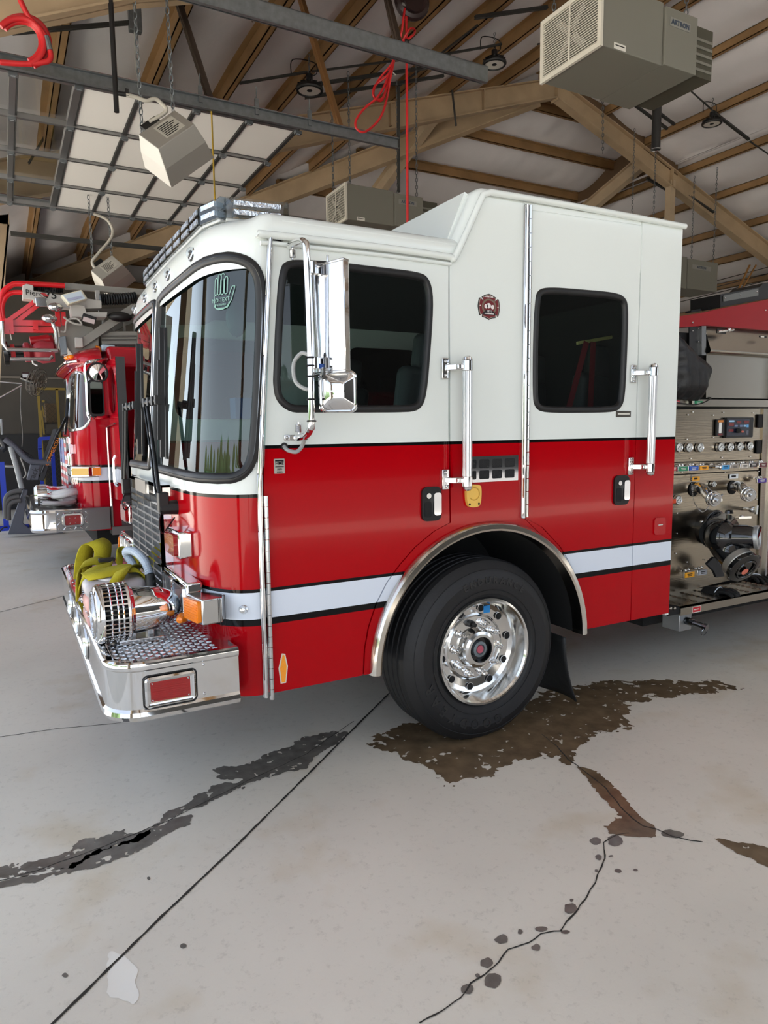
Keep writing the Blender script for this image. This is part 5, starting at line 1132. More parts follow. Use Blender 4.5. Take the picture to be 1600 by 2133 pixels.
# labelled pull levers
TAGS = [(1401.5, 973.5, 1409.6, 980.5, (186, 30, 52), 0), (1414, 972, 1434, 981, (24, 128, 88), 0), (1436, 971, 1455, 980, (24, 84, 180), 0), (1458, 970, 1476, 979, (236, 164, 40), 1), (1504, 969, 1520, 977.5, (60, 150, 210), 1), (1523, 968, 1540, 975, (150, 142, 134), 1), (1544, 966.5, 1560, 975, (206, 200, 190), 1), (1563, 965, 1578, 973, (36, 32, 32), 0), (1583, 964, 1598, 973, (92, 24, 34), 0), (1579.5, 997, 1597, 1005, (64, 40, 140), 0), (1427, 1193, 1447, 1201.5, (240, 168, 30), 1), (1455, 1188, 1473.5, 1196.5, (196, 200, 210), 1), (1407, 834, 1416, 842, (190, 30, 50), 0), (1447.5, 834.6, 1464, 842, (20, 130, 84), 0)]
for u0, v0, u1, v1, c, dk_ in TAGS:
    y = YP_-.075; a = pq(u0, v0, y); b = pq(u1, v1, y); cm_ = (a+b)/2; w = b.x-a.x; h = a.z-b.z
    L = MB().cyl(cm_+Vector((0, .075, .015)), cm_+Vector((0, .012, .012)), .008, n=10).box(cm_+Vector((0, .012, 0)), (w*1.04, .016, h*1.06)).ball(cm_+Vector((-w*.2, .02, h*.75)), .011, 8, 6).ball(cm_+Vector((w*.25, .03, h*.75)), .011, 8, 6).cyl(cm_+Vector((-w*.3, .05, h*.5)), cm_+Vector((w*.3, .05, h*.5)), .008, n=8).build('pull_lever', chrome, E1, .5, bevel=.002)
    MB().box(cm_+Vector((0, .001, 0)), (w*.94, .004, h*.9)).build('lever_tag', mat('tag_%d_%d_%d' % c, c, .45), L, 0)
    q = MB(); q.box(cm_+Vector((0, -.0015, h*.12)), (w*.5, .001, h*.14)).box(cm_+Vector((0, -.0015, -h*.16)), (w*.42, .001, h*.12)); q.build('tag_print', black_m if dk_ else white_f, L, 0)
for u0, v0, u1, v1, c in ((1442, 993, 1457, 1001, (236, 164, 40)), (1520, 988, 1537, 996, (226, 230, 232))):
    q = prect(u0, v0, u1, v1, YP_-.006, 'panel_label', mat('tag_%d_%d_%d' % c, c, .45), E1, .003, .002); prect(u0+4, v0+2.5, u1-4, v1-2.5, YP_-.009, 'label_print', black_m, q, .001, .001)
pk = MB().tube([pq(1476, 972, YP_-.01), pq(1490, 972, YP_-.06), pq(1503, 973, YP_-.07)], .011, 10).torus(pq(1482, 971, YP_-.02), (0, 1, 0), .016, .006, 14, 6).ball(pq(1500, 973, YP_-.07), .016); pk.build('bleeder_valve', chrome, E1)
# discharge elbows with caps, beaded chain
for (h_, e_, nm) in (((1444, 1019), (1484, 1038), 1), ((1525, 1015), (1557, 1029), 2)):
    a = pq(*h_); b = pq(*e_, .10); MB().lathe([(.052, -.007), (0, -.007)], a, (0, 1, 0), 24).build('panel_opening', black_m, E1, 0)
    pth = spline([a+Vector((0, .02, .005)), a+Vector((.015, -.05, .012)), a.lerp(b, .6)+Vector((.0, -.015, .012)), b], 8)
    el = MB().tube(pth, .038, 18).build('discharge_elbow', chrome, E1, 1.0)
    d = (b-a.lerp(b, .6)).normalized(); MB().cyl(b-d*.01, b+d*.03, .047, n=22).torus(b+d*.0, d, .047, .006, 22, 6).torus(b+d*.03, d, .045, .005, 22, 6).build('swivel_ring', chrome, el, .4)
    MB().cyl(b+d*.03, b+d*.05, .04, .034, 8).cyl(b+d*.05, b+d*.07, .012, n=8).bar(b+d*.045-Vector((.05, 0, .0)), b+d*.045+Vector((.05, 0, 0)), .016, .016).build('discharge_cap', chrome_soft, el, .3)
ch = MB(); P = spline([pq(1440, 990, .28), pq(1442, 1020, .22), pq(1447, 1048, .18), pq(1462, 1066, .15), pq(1474, 1058, .12), pq(1482, 1043, .09)], 8)
for p in P: ch.ball(p, .0042, 6, 4)
c_ = ch.build('bead_chain', chrome_soft, E1); c_['kind'] = 'stuff'
MB().tube([pq(1486, 1044, .09), pq(1505, 1030, .08)], .008, 8).build('drain_handle', chrome_soft, E1)
gauge(1481, 1008, .024)
dv = MB().tube([pq(1550, 1060, YP_), pq(1566, 1061, .2), pq(1577, 1062, .16)], .014, 10).bar(pq(1577, 1053, .16), pq(1575, 1071, .16), .012, .02).cyl(pq(1564, 1061, .21), pq(1569, 1061, .19), .024, n=14); dv.build('drain_valve', chrome, E1)
for u, v in ((1444, 858), (1434, 864), (1508, 859), (1487, 865), (1570, 860), (1432, 915), (1487, 911), (1440, 955), (1505, 953), (1564, 951), (1422, 983), (1511, 985), (1581, 982), (1412, 1069), (1411, 1111), (1409, 1153), (1432, 1171), (1468, 1166), (1577, 1040)):
    MB().ball(pq(u, v, YP_-.007), .0055, 6, 5, (1, .6, 1)).build('panel_screw', chrome_soft, E1)
# big black intake valve
g = pq(1471, 1097); ib = mat('black_valve_enamel', (10, 11, 14), .12, 0, .5, .5)
iv = MB().lathe([(.0, -.08), (.10, -.08), (.125, -.075), (.128, -.02), (.13, 0)], g, (0, 1, 0), 36)
iv.torus(g+Vector((0, -.075, 0)), (0, 1, 0), .122, .010, 36, 8)
c1 = pq(1500, 1107, .06); c2 = pq(1506, 1146, .02); c3 = pq(1535, 1165, -.04)
c1 = pq(1503, 1118, .06); c2 = pq(1512, 1142, .0); c3 = pq(1537, 1170, -.06); dvn = Vector((-.15, -.85, -.50)).normalized()
iv.tube([g+Vector((0, -.06, 0)), g+Vector((.01, -.12, 0)), c1+Vector((-.02, .03, .01))], [.112, .115, .11], 26); iv.ball(c1, .118, 24, 16)
iv.tube([c1, c1.lerp(c3-dvn*.10, .6), c3-dvn*.06, c3], [.108, .104, .10, .10], 26)
ivo = iv.build('intake_valve', ib, E1, .9); ivo['label'] = 'large gloss black intake valve with a handwheel'
w0 = c1.copy(); w1 = c1+Vector((.42, -.9, .06)).normalized()*.20
MB().tube([w0, w0.lerp(w1, .8), w1], [.09, .084, .072], 24).build('valve_arm', ib, ivo, .8)
dw = (w1-w0).normalized(); wc = w1+dw*.02
hwm = mat('silver_wheel', (178, 182, 184), .35, .7)
MB().lathe([(.056, -.012), (.080, -.012), (.082, .010), (.074, .016), (.060, .010), (.056, -.012)], wc, dw, 36).build('handwheel', hwm, ivo, .5); MB().bar(wc-Vector((.03, 0, .07)), wc+Vector((.03, 0, .07)), .03, .016, dw).build('wheel_spoke', ib, ivo, .4)
let = MB()
for i, chh in enumerate('MAX'):
    a = 2.9-.22*(i-1)-.0; exv = dw.orthogonal().normalized(); eyv = dw.cross(exv)
    if exv.z > .5 or exv.z < -.5: exv, eyv = eyv, exv
MB().lathe([(.0, -.02), (.104, -.02), (.112, -.01), (.112, .03), (.106, .04)], c3, dvn, 40).build('collar', mat('silver_collar', (168, 166, 160), .4, .7), ivo, .5)
cap = MB().lathe([(.108, .036), (.116, .04), (.118, .07), (.108, .078), (.082, .080), (.078, .074), (.0, .072)], c3, dvn, 40)
for k in range(8):
    a = 2*PI*k/8; e1 = dvn.orthogonal().normalized(); e2 = dvn.cross(e1); cap.ball(c3+dvn*.062+(e1*math.cos(a)+e2*math.sin(a))*.114, .015, 8, 6)
cap.torus(c3+dvn*.085, dvn, .07, .007, 28, 6); cap.build('intake_cap', black_g, ivo, .6)
MB().lathe([(0, .075), (.026, .075)], c3+Vector((.0, 0, -.02)), dvn, 20).build('cap_sticker', mat('salmon_sticker', (206, 110, 90), .5), ivo, 0)
MB().cyl(pq(1518, 1082, .06), pq(1519, 1072, .06), .02, n=10).cyl(pq(1519, 1069, .06), pq(1519, 1063, .06), .03, .024, 10).build('air_bleeder', ib, ivo)
MB().bar(pq(1536, 1078, .0), pq(1562, 1077, -.02), .03, .015).ball(pq(1545, 1076, .0), .014).build('valve_lever', chrome_soft, ivo)
fm = mat('rubber_flap', (34, 36, 40), .5); pflat([(1473, 1175), (1488, 1160), (1502, 1168), (1505, 1185), (1510, 1200), (1493, 1203), (1488, 1190)], .16, 'rubber_flap', fm, ivo, .02)
MB().tube(spline([pq(1551, 1132, .0), pq(1552, 1145, .0), pq(1553, 1165, .0)], 6), .004, 6).build('valve_chain', chrome_soft, ivo)
MB().ball(pq(1462, 1087, .2), .014).build('flange_bolt', chrome_soft, ivo)
# running board
RZ = pq(1418.5, 1264, 0).z; RB = pq(1416.5, 1283, 0).z; rx = pq(1418.5, 1264, 0).x
rb = MB().box2((rx, 0, RZ-.012), (5.93, YP_+.04, RZ)).box2((rx, 0, RB), (5.93, .012, RZ)).build('running_board', steel, E1, .3)
MB().box2((4.11, .01, RZ-.05), (rx, YP_, RZ)).build('board_end', black_m, E1, 0)
for u in (1397, 1405): MB().ball(pq(u, 1267, -.0), .012, 8, 6).build('end_bolt', steel, E1)
lv = MB()
for i in range(9):
    for j in range(6):
        c = Vector((rx+.06+i*.14, .05+j*.042, RZ)); lv.lathe([(.02, 0), (.012, .006), (0, .007)], c, (0, 0, 1), 10)
o = lv.build('tread_dimples', steel, rb, .8); o['kind'] = 'stuff'
q = prect(1442.6, 1264.5, 1460, 1273.5, .0, 'board_label', white_f, rb, .002, .002); prect(1443.5, 1265.5, 1459, 1272.5, -.002, 'label_red', mat('label_red', (190, 24, 40), .5), q, .001, .001); MB().box(pq(1451.3, 1269, -.005), (.05, .0006, .006)).build('label_lettering', white_f, q, 0)
a = pq(1416, 1284, .02); b = pq(1440, 1311, .02); bxo = MB().box2((a.x, .02, b.z), (b.x, .16, RB)).build('drain_box', mat('dull_aluminium', (150, 152, 154), .4, .9), E1, .3, bevel=.004)
f0 = pq(1428, 1293, .02); MB().cyl(f0+Vector((.01, .0, 0)), f0+Vector((.02, -.05, -.005)), .026, n=16).cyl(f0+Vector((.02, -.05, -.005)), f0+Vector((.035, -.11, -.015)), .018, n=14).cyl(f0+Vector((.035, -.11, -.015)), f0+Vector((.04, -.135, -.02)), .024, n=12).torus(f0+Vector((.035, -.12, -.05)), (0, 1, .3), .028, .003, 18, 5).build('drain_fitting', mat('dark_chrome', (130, 134, 140), .15, 1.0), bxo, .5)
MB().box2((4.15, .25, .38), (7.2, .9, .50)).build('frame_rail', black_m, E1, 0)
MB().box2((5.95, .02, .55), (10.5, W-.02, 2.40)).build('rear_body', paint_side, E1, 0)
# ---- gloves on the running board
gl_m = mat('black_glove_leather', (13, 13, 14), .75, bump=(50, .3)); gl_s = mat('reflective_piping', (206, 212, 220), .4)
def glove(o, rz, label, flip=1):
    t = thing('glove', o, label, 'glove', 'work gloves'); Rm = Matrix.Rotation(rz, 3, 'Z'); mp_ = lambda p: Vector(o)+Rm @ Vector((p[0]*flip, p[1], p[2]))
    palm = MB().grid(lambda a, b: mp_(((a-.5)*(.13-.02*b), -.09+.14*b, .006+.045*math.sin(PI*a)**.6*(.75+.25*math.sin(PI*b)))), 10, 8)
    palm.grid(lambda a, b: mp_(((a-.5)*(.13-.02*b), -.09+.14*b, .004)), 10, 8); palm.build('palm', gl_m, t, 1.2)
    for i in range(4):
        x = -.045+i*.030; L = (.075, .09, .085, .065)[i]; f = [mp_((x, -.075, .026)), mp_((x*1.05, -.11, .034)), mp_((x*1.08, -.11-L*.5, .03)), mp_((x*1.1, -.11-L, .013))]
        MB().tube(spline(f, 4), [.014]*4+[.0135]*4+[.0125]*4+[.008], 10).build('finger', gl_m, t, 1.2)
    MB().tube(spline([mp_((.06, -.02, .02)), mp_((.085, -.05, .022)), mp_((.085, -.09, .014))], 4), [.016]*4+[.014]*4+[.008], 10).build('thumb', gl_m, t, 1.2)
    MB().tube(spline([mp_((-.062, -.055, .022)), mp_((-.03, -.06, .048)), mp_((.02, -.055, .050)), mp_((.058, -.05, .026))], 5), .0035, 6).build('piping', gl_s, t)
    return t
q = at(1490, 1236, 'z', RZ); glove((q.x, q.y+.03, RZ-.003), .12, 'black work glove hanging its fingers over the running board edge, left of the pair')
q = at(1578, 1208, 'z', RZ); glove((q.x, q.y+.06, RZ-.003), -.4, 'black work glove lying under the black intake valve at the right edge', -1)
# ================================================================== THE LADDER TRUCK IN THE NEXT BAY
Y2 = 6.0; DX2 = -.02
E2 = thing('ladder_truck', (2.6, Y2+1.21, 0), 'red ladder truck parked in the next bay with its door standing open', 'fire truck')
def t2(u, v, y=Y2): return at(u, v, 'y', y)
R2 = (176, 10, 30)
sA, sB = t2(200, 975).z, t2(200, 1003).z
paint2 = banded('ladder_truck_paint', [(0, R2), (sB-.03, BLK), (sB, STRIPE), (sA, BLK), (sA+.025, R2)])
red2 = mat('ladder_truck_red', R2, .25, 0, .4, .5)
def nose2(u, z, o=0.0):
    x, y, nx, ny = plan(u); return Vector((x+DX2+.09*max(0, z-1.7)+nx*o, Y2+y+ny*o, z))
def ws2(s):
    P = chaikin([(UC-.03, 1.80), (UC-.03, 2.5), (.30, 2.5), (.10, 2.42), (.06, 2.1), (.10, 1.86), (.25, 1.79)], 3); return P if s > 0 else [(UT-p[0], p[1]) for p in P][::-1]
skin([(0, .58), (UT, .58), (UT, 2.56), (0, 2.56)], [ws2(1), ws2(-1)], nose2, .08).build('cab_front', paint2, E2, .9)
g2 = glass('ladder_truck_glass', (.40, .48, .50), 1.6)
for s in (1, -1):
    skin(ws2(s), [], lambda u, z, o: nose2(u, z, -.012), .08).build('windscreen', g2, E2, 1.2)
    ring(ws2(s), -.02, .02, nose2, [(0, -.012), (.2, .008), (.8, .008), (1, 0)]).build('windscreen_trim', chrome_soft, E2, 1)
mb = MB(); rows = []
for k in range(41):
    u = UT*k/40; x, y, nx, ny = plan(u); R0 = []
    for z, e in ((2.54, -.02), (2.57, -.10), (2.62, -.11), (2.68, -.07), (2.74, .02), (2.78, .15), (2.79, .4)): R0.append(Vector((x+DX2+.085-nx*e, Y2+y-ny*e, z)))
    rows.append(R0)
n = 7; mb.add([p for r in rows for p in r], [(i*n+k, (i+1)*n+k, (i+1)*n+k+1, i*n+k+1) for i in range(40) for k in range(n-1)]); mb.build('roof_visor', red2, E2, 1)
MB().box2((1.5, Y2, 2.55), (4.6, Y2+W, 2.79)).build('roof', red2, E2, .4, bevel=.04)
MB().tube([nose2(u, 2.60, .12) for u in [UT*k/30 for k in range(2, 29)]], .018, 8).build('visor_trim', chrome, E2)
for u in (.30, .38, .46): MB().ball(nose2(u, 2.66, .10), .035, 8, 6, (1, 1, .7)).build('marker_lamp', amber, E2)
MB().box2((1.42, Y2+W-.05, .6), (4.6, Y2+W, 2.6)).box2((4.5, Y2, .6), (4.6, Y2+W, 2.6)).box2((2.35, Y2, .6), (4.6, Y2+.04, 2.56)).build('cab_shell', paint2, E2, .3)
MB().box2((1.35, Y2+.08, .62), (4.5, Y2+W-.08, .7)).box2((2.3, Y2+.1, .7), (2.4, Y2+W-.1, 2.5)).box2((1.35, Y2+.4, 1.4), (1.7, Y2+W-.4, 1.75)).build('cab_interior', gap_m, E2, .3)
# open door swung square to the cab
xd = 1.48; yd0, yd1 = 5.22, Y2-.02
zt = t2(238, 742, yd0).z; zb2 = t2(255, 1044, yd0).z
dd = skin([(yd0, zb2), (yd1, zb2-.03), (yd1, 2.58), (yd0, zt)], [chaikin([(yd0+.08, 1.98), (yd1-.08, 1.98), (yd1-.08, 2.5), (yd0+.1, 2.5)], 2)], lambda y, z, o: Vector((xd-o, y, z)), 2, -.0).build('cab_door', paint2, E2, .3)
dd['label'] = 'red cab door swung open'
MB().box2((xd+.004, yd0, zb2), (xd+.10, yd0+.02, zt)).box2((xd+.08, yd0, zb2), (xd+.10, yd1, 1.95)).build('door_lining', mat('dark_grey_trim', (62, 62, 64), .5), dd, 0)
skin([(yd0+.1, 2.0), (yd1-.1, 2.0), (yd1-.1, 2.48), (yd0+.12, 2.48)], [], lambda y, z, o: Vector((xd+.03, y, z)), 2).build('door_window', g2, dd, 0)
MB().tube([(xd-.03, yd0+.15, 1.5), (xd-.05, yd0+.15, 1.45), (xd-.05, yd0+.15, 1.2), (xd-.03, yd0+.15, 1.15)], .02, 8).build('door_handle', chrome, dd)
skin([(XF+A_+DX2-.01, .58), (1.56, .58), (1.56, 2.56), (XF+A_+DX2-.01, 2.56)], [], lambda x, z, o: Vector((x, Y2, z)), 2).build('door_frame', paint2, E2, 0)
MB().cyl((xd-.03, Y2-.015, .62), (xd-.03, Y2-.015, 1.82), .018, n=8).build('door_hinge', chrome_soft, E2)
MB().tube([(xd-.02, Y2-.01, 1.83), (xd-.03, yd0+.1, 1.86)], .012, 6).build('door_stay', chrome_soft, E2)
tp2 = mat('checker_plate', (150, 150, 150), .28, 1.0)
def tread_wall(x0, x1, z0, z1, y, par, nm):
    o = MB().box2((x0, y, z0), (x1, y+.02, z1)).build(nm, tp2, par, 0); lz = MB(); st_ = .06
    for i in range(int((x1-x0)/st_)):
        for j in range(int((z1-z0)/st_)):
            c = Vector((x0+(i+.5)*st_, y-.002, z0+(j+.5)*st_)); a = PI/4 if (i+j) % 2 else -PI/4; d = Vector((math.cos(a), 0, math.sin(a))); s = Vector((-d.z, 0, d.x)); lz.add([c-d*.028, c-s*.009, c+d*.028, c+s*.009, c-Vector((0, .005, 0))], [(0, 1, 4), (1, 2, 4), (2, 3, 4), (3, 0, 4)])
    l = lz.build('tread_lozenges', chrome_soft, par, 0); l['kind'] = 'stuff'; return o
tread_wall(1.46, 2.3, .62, .95, Y2+.05, E2, 'step_panel'); MB().box2((1.44, Y2-.06, .52), (2.3, Y2+.2, .62)).build('cab_step', tp2, E2, 0)
MB().box2((1.3, Y2+.3, .35), (9, Y2+W-.3, .6)).build('chassis', black_m, E2, 0)
whl = MB().lathe(tp, (2.75+DX2, Y2+.03, .52), (0, 1, 0), 48).build('front_wheel', tyre_m, E2, .35)
MB().lathe([(.31, .05), (.28, .03), (.26, .12), (.1, .12), (.09, .05), (0, .05)], (2.75+DX2, Y2+.04, .52), (0, 1, 0), 32).build('rim', chrome_soft, whl)
MB().box2((4.7, Y2+.02, .6), (11, Y2+W-.02, 2.3)).build('body', red2, E2, 0)
# bumper
bz0, bz1 = t2(150, 1105).z, t2(188, 1057).z
o2 = lambda d, r: [(x-.09, y+Y2) for x, y in boutl(d, r)]
mb = MB(); rws = [[Vector((x, y, z)) for x, y in o2(d, .2)] for d, z in ((.06, bz1-.02), (.05, bz1+.004), (.01, bz1), (0, bz1-.03), (.01, bz1-.05), (.01, bz0+.05), (0, bz0+.03), (.01, bz0), (.06, bz0))]; n = len(rws[0])
mb.add([p for r in rws for p in r], [(i*n+k, i*n+k+1, (i+1)*n+k+1, (i+1)*n+k) for i in range(len(rws)-1) for k in range(n-1)])
b2 = mb.build('bumper', chrome, E2, .5); MB().add([Vector((x, y, bz1-.008)) for x, y in o2(.05, .15)], [tuple(range(20))]).build('bumper_deck', tp2, b2, 0)
MB().box2((1.10, Y2-.09, bz0), (1.42, Y2+.05, bz1)).build('bumper_end', tp2, b2, 0)
bxm = t2(115, 1080).x; tread_wall(bxm, t2(188, 1080).x, bz0+.01, bz1-.01, Y2-.10, b2, 'bumper_side')
a = t2(134, 1074, Y2-.1); b = t2(170, 1092, Y2-.1); mp = lambda x, z, o: Vector((x, Y2-.105-o, z)); rr = rrect(a.x, b.z, b.x, a.z, .02)
ring(rr, .03, -.005, mp, [(0, 0), (.3, .02), (.8, .02), (1, .01)]).build('side_lamp', chrome, b2, .5); skin(rr, [], mp, 2, -.0).build('lamp_lens', red_l, b2, 0)
sr = MB().lathe([(0, -.1), (.1, -.09), (.13, -.06), (.13, .05), (.1, .1), (.07, .28), (0, .33)], (.72, Y2+.45, bz1+.14), (1, 0, 0), 24).build('siren', chrome, E2, .5)
for k in range(24):
    a = 2*PI*k/24; d = Vector((0, math.cos(a), math.sin(a))); MB().bar(Vector((.69, Y2+.45, bz1+.14))+d*.13, Vector((.77, Y2+.45, bz1+.14))+d*.13, .012, .01, d).build('stator_bar', chrome_soft, sr, 0)
# lamps and flag grille on the nose
gx = 1.06; gm_ = MB().box2((gx, Y2+.65, .98), (1.14, Y2+1.77, 1.72)).build('grille', chrome, E2, .3, bevel=.02)
flag_r = mat('flag_red', (196, 44, 58), .5); flag_b = mat('flag_blue', (52, 84, 160), .5); fw = mat('flag_white', (222, 222, 226), .5)
MB().box2((gx-.006, Y2+.7, 1.02), (gx-.002, Y2+1.72, 1.68)).build('grille_screen', fw, gm_, 0)
for k in range(6): MB().box2((gx-.012, Y2+.7, 1.04+k*.107), (gx-.006, Y2+1.72, 1.09+k*.107)).build('grille_stripe', flag_r, gm_, 0)
MB().box2((gx-.016, Y2+1.2, 1.36), (gx-.010, Y2+1.72, 1.68)).build('grille_canton', flag_b, gm_, 0)
for q in (.62, 1.0, 1.4, 1.8): MB().box2((gx-.03, Y2+q-.012, 1.0), (gx, Y2+q+.012, 1.7)).build('grille_bar', chrome, gm_, 0)
for z0, z1 in ((1.0, 1.12), (1.5, 1.65)): pass
hz0, hz1 = t2(150, 996).z, t2(150, 972).z
hl = MB().prism([(gx-.03, Y2+.66, hz0), (gx-.03, Y2+.1, hz0), (gx+.16, Y2-.01, hz0), (gx+.3, Y2+.0, hz0), (gx+.2, Y2+.66, hz0)], (0, 0, hz1-hz0)).build('headlamp_cluster', chrome, E2, .4, bevel=.015)
for a, b in ((.16, .38), (.42, .62)): MB().box2((gx-.038, Y2+a, hz0+.03), (gx-.03, Y2+b, hz1-.03)).build('headlamp_lens', mat('headlamp_silver', (150, 156, 160), .2, .9), hl, 0)
a = t2(153, 978, Y2+.02); MB().prism([(gx-.02, Y2+.09, hz0+.025), (gx+.15, Y2-.018, hz0+.025), (gx+.16, Y2+.0, hz0+.025), (gx, Y2+.1, hz0+.025)], (0, 0, hz1-hz0-.05)).build('turn_lamp', mat('yellow_amber_lens', (226, 176, 50), .2, 0, .5, .5), hl, 0)
MB().box2((gx+.2, Y2-.025, hz0+.02), (gx+.29, Y2, hz1-.02)).build('marker_lamp', amber, hl, 0)
for zz_ in (1.62, 1.35): MB().prism([(gx-.0, Y2+.5, zz_), (gx-.0, Y2+.3, zz_), (gx+.10, Y2+.3, zz_), (gx+.10, Y2+.5, zz_)], (0, 0, .16)).build('warning_lamp', red_l, E2, .4, bevel=.02)
P = [(t2(u, v).x, t2(u, v).z) for u, v in ((226, 1064), (229, 1066), (231, 1076), (229, 1086), (226, 1088), (223, 1076))]
# mirror
ym = Y2-.3; mm_ = MB().tube(spline([t2(222, 748, Y2), t2(200, 752, ym), t2(180, 757, ym), t2(178, 775, ym), t2(181, 800, ym), t2(184, 862, ym), t2(195, 870, ym), t2(226, 868, Y2)], 6), .02, 8).build('mirror_arm', chrome, E2)
def mplate(u0, v0, u1, v1, name, m, off, r):
    a = t2(u0, v0, ym); b = t2(u1, v1, ym); return skin(rrect(a.x, b.z, b.x, a.z, r), [], lambda x, z, o: Vector((x, ym-off-o, z)), 2, .03).build(name, m, mm_, .4)
mplate(183, 790, 219, 867, 'mirror_head', black, .0, .04); mplate(187, 795, 216, 862, 'mirror_glass', mat('mirror_silver', (150, 156, 152), .03, 1.0), .005, .03)
c = t2(204, 776, ym); MB().lathe([(0, -.03), (.09, -.02), (.105, 0), (.10, .02)], c, (0, 1, 0), 24).build('round_mirror', chrome, mm_); MB().torus(c, (0, 1, 0), .105, .01, 24, 6).build('mirror_rim', black, mm_)
for u0, u1 in ((136, 140), (120, 138)): MB().tube([t2(u0, 905, Y2+.4), t2(u1, 868, Y2+.5)], .014, 6).bar(t2(u1-2, 880, Y2+.5), t2(u1+3, 830, Y2+.6), .02, .02).build('wiper', blk, E2)
# ---- aerial: basket, boom, monitor
sil = mat('aerial_grey', (150, 148, 142), .5, .3); sil_l = mat('pale_grey_paint', (190, 188, 184), .5); rail_r = mat('basket_red', (220, 24, 34), .35, 0, .5, .4)
YB = 6.3
def bars(L, r, name, m, y, par=E2, n=8): return MB().tube([at(u, v, 'y', y) for u, v in L], r, n).build(name, m, par, .8)
arcA = [(5, 672), (0, 650), (1, 625), (8, 607), (26, 593), (47, 591), (135, 595)]; arcB = [(7, 668), (4, 640), (11, 620), (25, 610), (47, 609)]
bk = MB().tube(spline([at(u, v, 'y', YB) for u, v in arcA], 6), .032, 8).build('basket_rail', rail_r, E2, .8); MB().tube(spline([at(u, v, 'y', YB) for u, v in arcB], 6), .028, 8).build('basket_rail', rail_r, E2, .8)
for p, q, w in (((11, 673), (122, 674), .065), ((11, 686), (118, 688), .065), ((17, 668), (73, 628), .045), ((35, 670), (79, 636), .045), ((119, 648), (122, 680), .05), ((131, 650), (134, 678), .05)):
    MB().bar(at(*p, 'y', YB), at(*q, 'y', YB), w, w).build('basket_bar', rail_r, E2, 0)
    MB().bar(at(*p, 'y', YB+1.0), at(*q, 'y', YB+1.0), w, w).build('basket_bar', rail_r, E2, 0)
a = at(19, 680, 'y', YB-.05); MB().box(a, (.09, .06, .17)).build('basket_gusset', rail_r, E2, 0); MB().box(at(74, 682, 'y', YB-.04), (.05, .1, .06)).build('basket_lug', rail_r, E2, 0)
MB().bar(at(20, 688, 'y', YB-.06), at(24, 708, 'y', YB-.06), .04, .01).build('paper_tag', white_f, E2, 0)
bars([(4, 669), (7, 715), (15, 728), (120, 730), (117, 693), (109, 671)], .024, 'chrome_rail', chrome_soft, YB-.12); bars([(21, 748), (103, 748), (110, 742)], .022, 'chrome_rail', chrome_soft, YB-.12)
bars([(66, 745), (69, 757), (78, 762)], .01, 'hook', mat('white_rod', (220, 220, 220), .4), YB-.1)
# monitor nozzle
mc = mat('monitor_red', (170, 56, 66), .5); d0 = at(7, 735, 'y', YB+.1); d1 = at(112, 733, 'y', YB+.1); dv_ = (d1-d0).normalized()
L = (d1-d0).length
MB().lathe([(.0, 0), (.15, .0), (.15, .05), (.09, .06), (.09, L*.38), (.075, L*.38)], d0, dv_, 24).build('nozzle_tip', black_g, E2, .5)
MB().lathe([(.095, L*.14), (.098, L*.15), (.098, L*.22), (.095, L*.23)], d0, dv_, 24).build('nozzle_band', mat('red_band', (200, 50, 56), .5), E2)
MB().lathe([(.08, L*.38), (.115, L*.42), (.115, L*.5), (.07, L*.58), (.10, L*.62), (.135, L*.75), (.12, L*1.0), (0, L*1.02)], d0, dv_, 24).build('monitor', mc, E2, .6)
MB().cyl(at(63, 711, 'y', YB+.15), at(103, 707, 'y', YB+.15), .055, .06, 16).cyl(at(100, 700, 'y', YB+.15), at(112, 735, 'y', YB+.15), .05, n=14).build('monitor_elbow', mat('deep_red', (170, 20, 34), .4), E2)
# boom and control gear
def slab2(L, y0, y1, name, m, bev=.006):
    return MB().prism([at(u, v, 'y', y0) for u, v in L], (0, y1-y0, 0)).build(name, m, E2, .4, bevel=bev)
cb = slab2([(47, 594), (55, 591), (69, 594), (70, 606), (212, 626), (212, 642), (160, 644), (70, 630), (69, 624), (47, 622)], YB-.08, YB+.1, 'control_arm', sil_l)
tt = text_mb('Pierce', .088, at(75, 611.5, 'y', YB-.085), (1, 0, -.06), EZ, .001); tt.build('arm_lettering', black_m, E2, 0); text_mb('75', .13, at(106, 614.5, 'y', YB-.085), (1, 0, -.08), EZ, .001, None, 'CENTER', .002).build('arm_number', black_m, E2, 0)
sw = MB(); p = at(90, 612.5, 'y', YB-.086); sw.grid(lambda a, b: p+Vector((-.03+.09*a, 0, .018*math.sin(PI*a)*(b-.5)*2-.03*a+.01)), 8, 1); sw.build('arm_swoosh', mat('logo_red', (176, 40, 44), .5), E2, 0)
def corr(L, r, y, name):
    P = spline([at(u, v, 'y', y) for u, v in L], 16); return MB().tube(P, [r if i % 2 else r*.8 for i in range(len(P))], 10).build(name, black, E2, .3)
corr([(70, 598), (100, 602), (131, 604)], .045, YB+.05, 'corrugated_hose'); corr([(208, 624), (245, 623), (284, 620)], .075, YB-.02, 'corrugated_hose')
fl2 = slab2([(127, 614), (170, 603), (183, 622), (143, 634)], YB-.35, YB-.2, 'flood_lamp', mat('cream_housing', (224, 220, 200), .4), .01)
MB().prism([at(u, v, 'y', YB-.36) for u, v in ((131, 615), (168, 606), (178, 622), (145, 631))], (0, .012, 0)).build('lamp_glass', mat('frosted_lens', (200, 214, 226), .25), fl2, 0)
MB().prism([at(u, v, 'y', YB-.37) for u, v in ((139, 622), (169, 616), (172, 620), (142, 627))], (0, .01, 0)).build('lamp_ribs', mat('lens_lilac', (166, 172, 200), .3), fl2, 0)
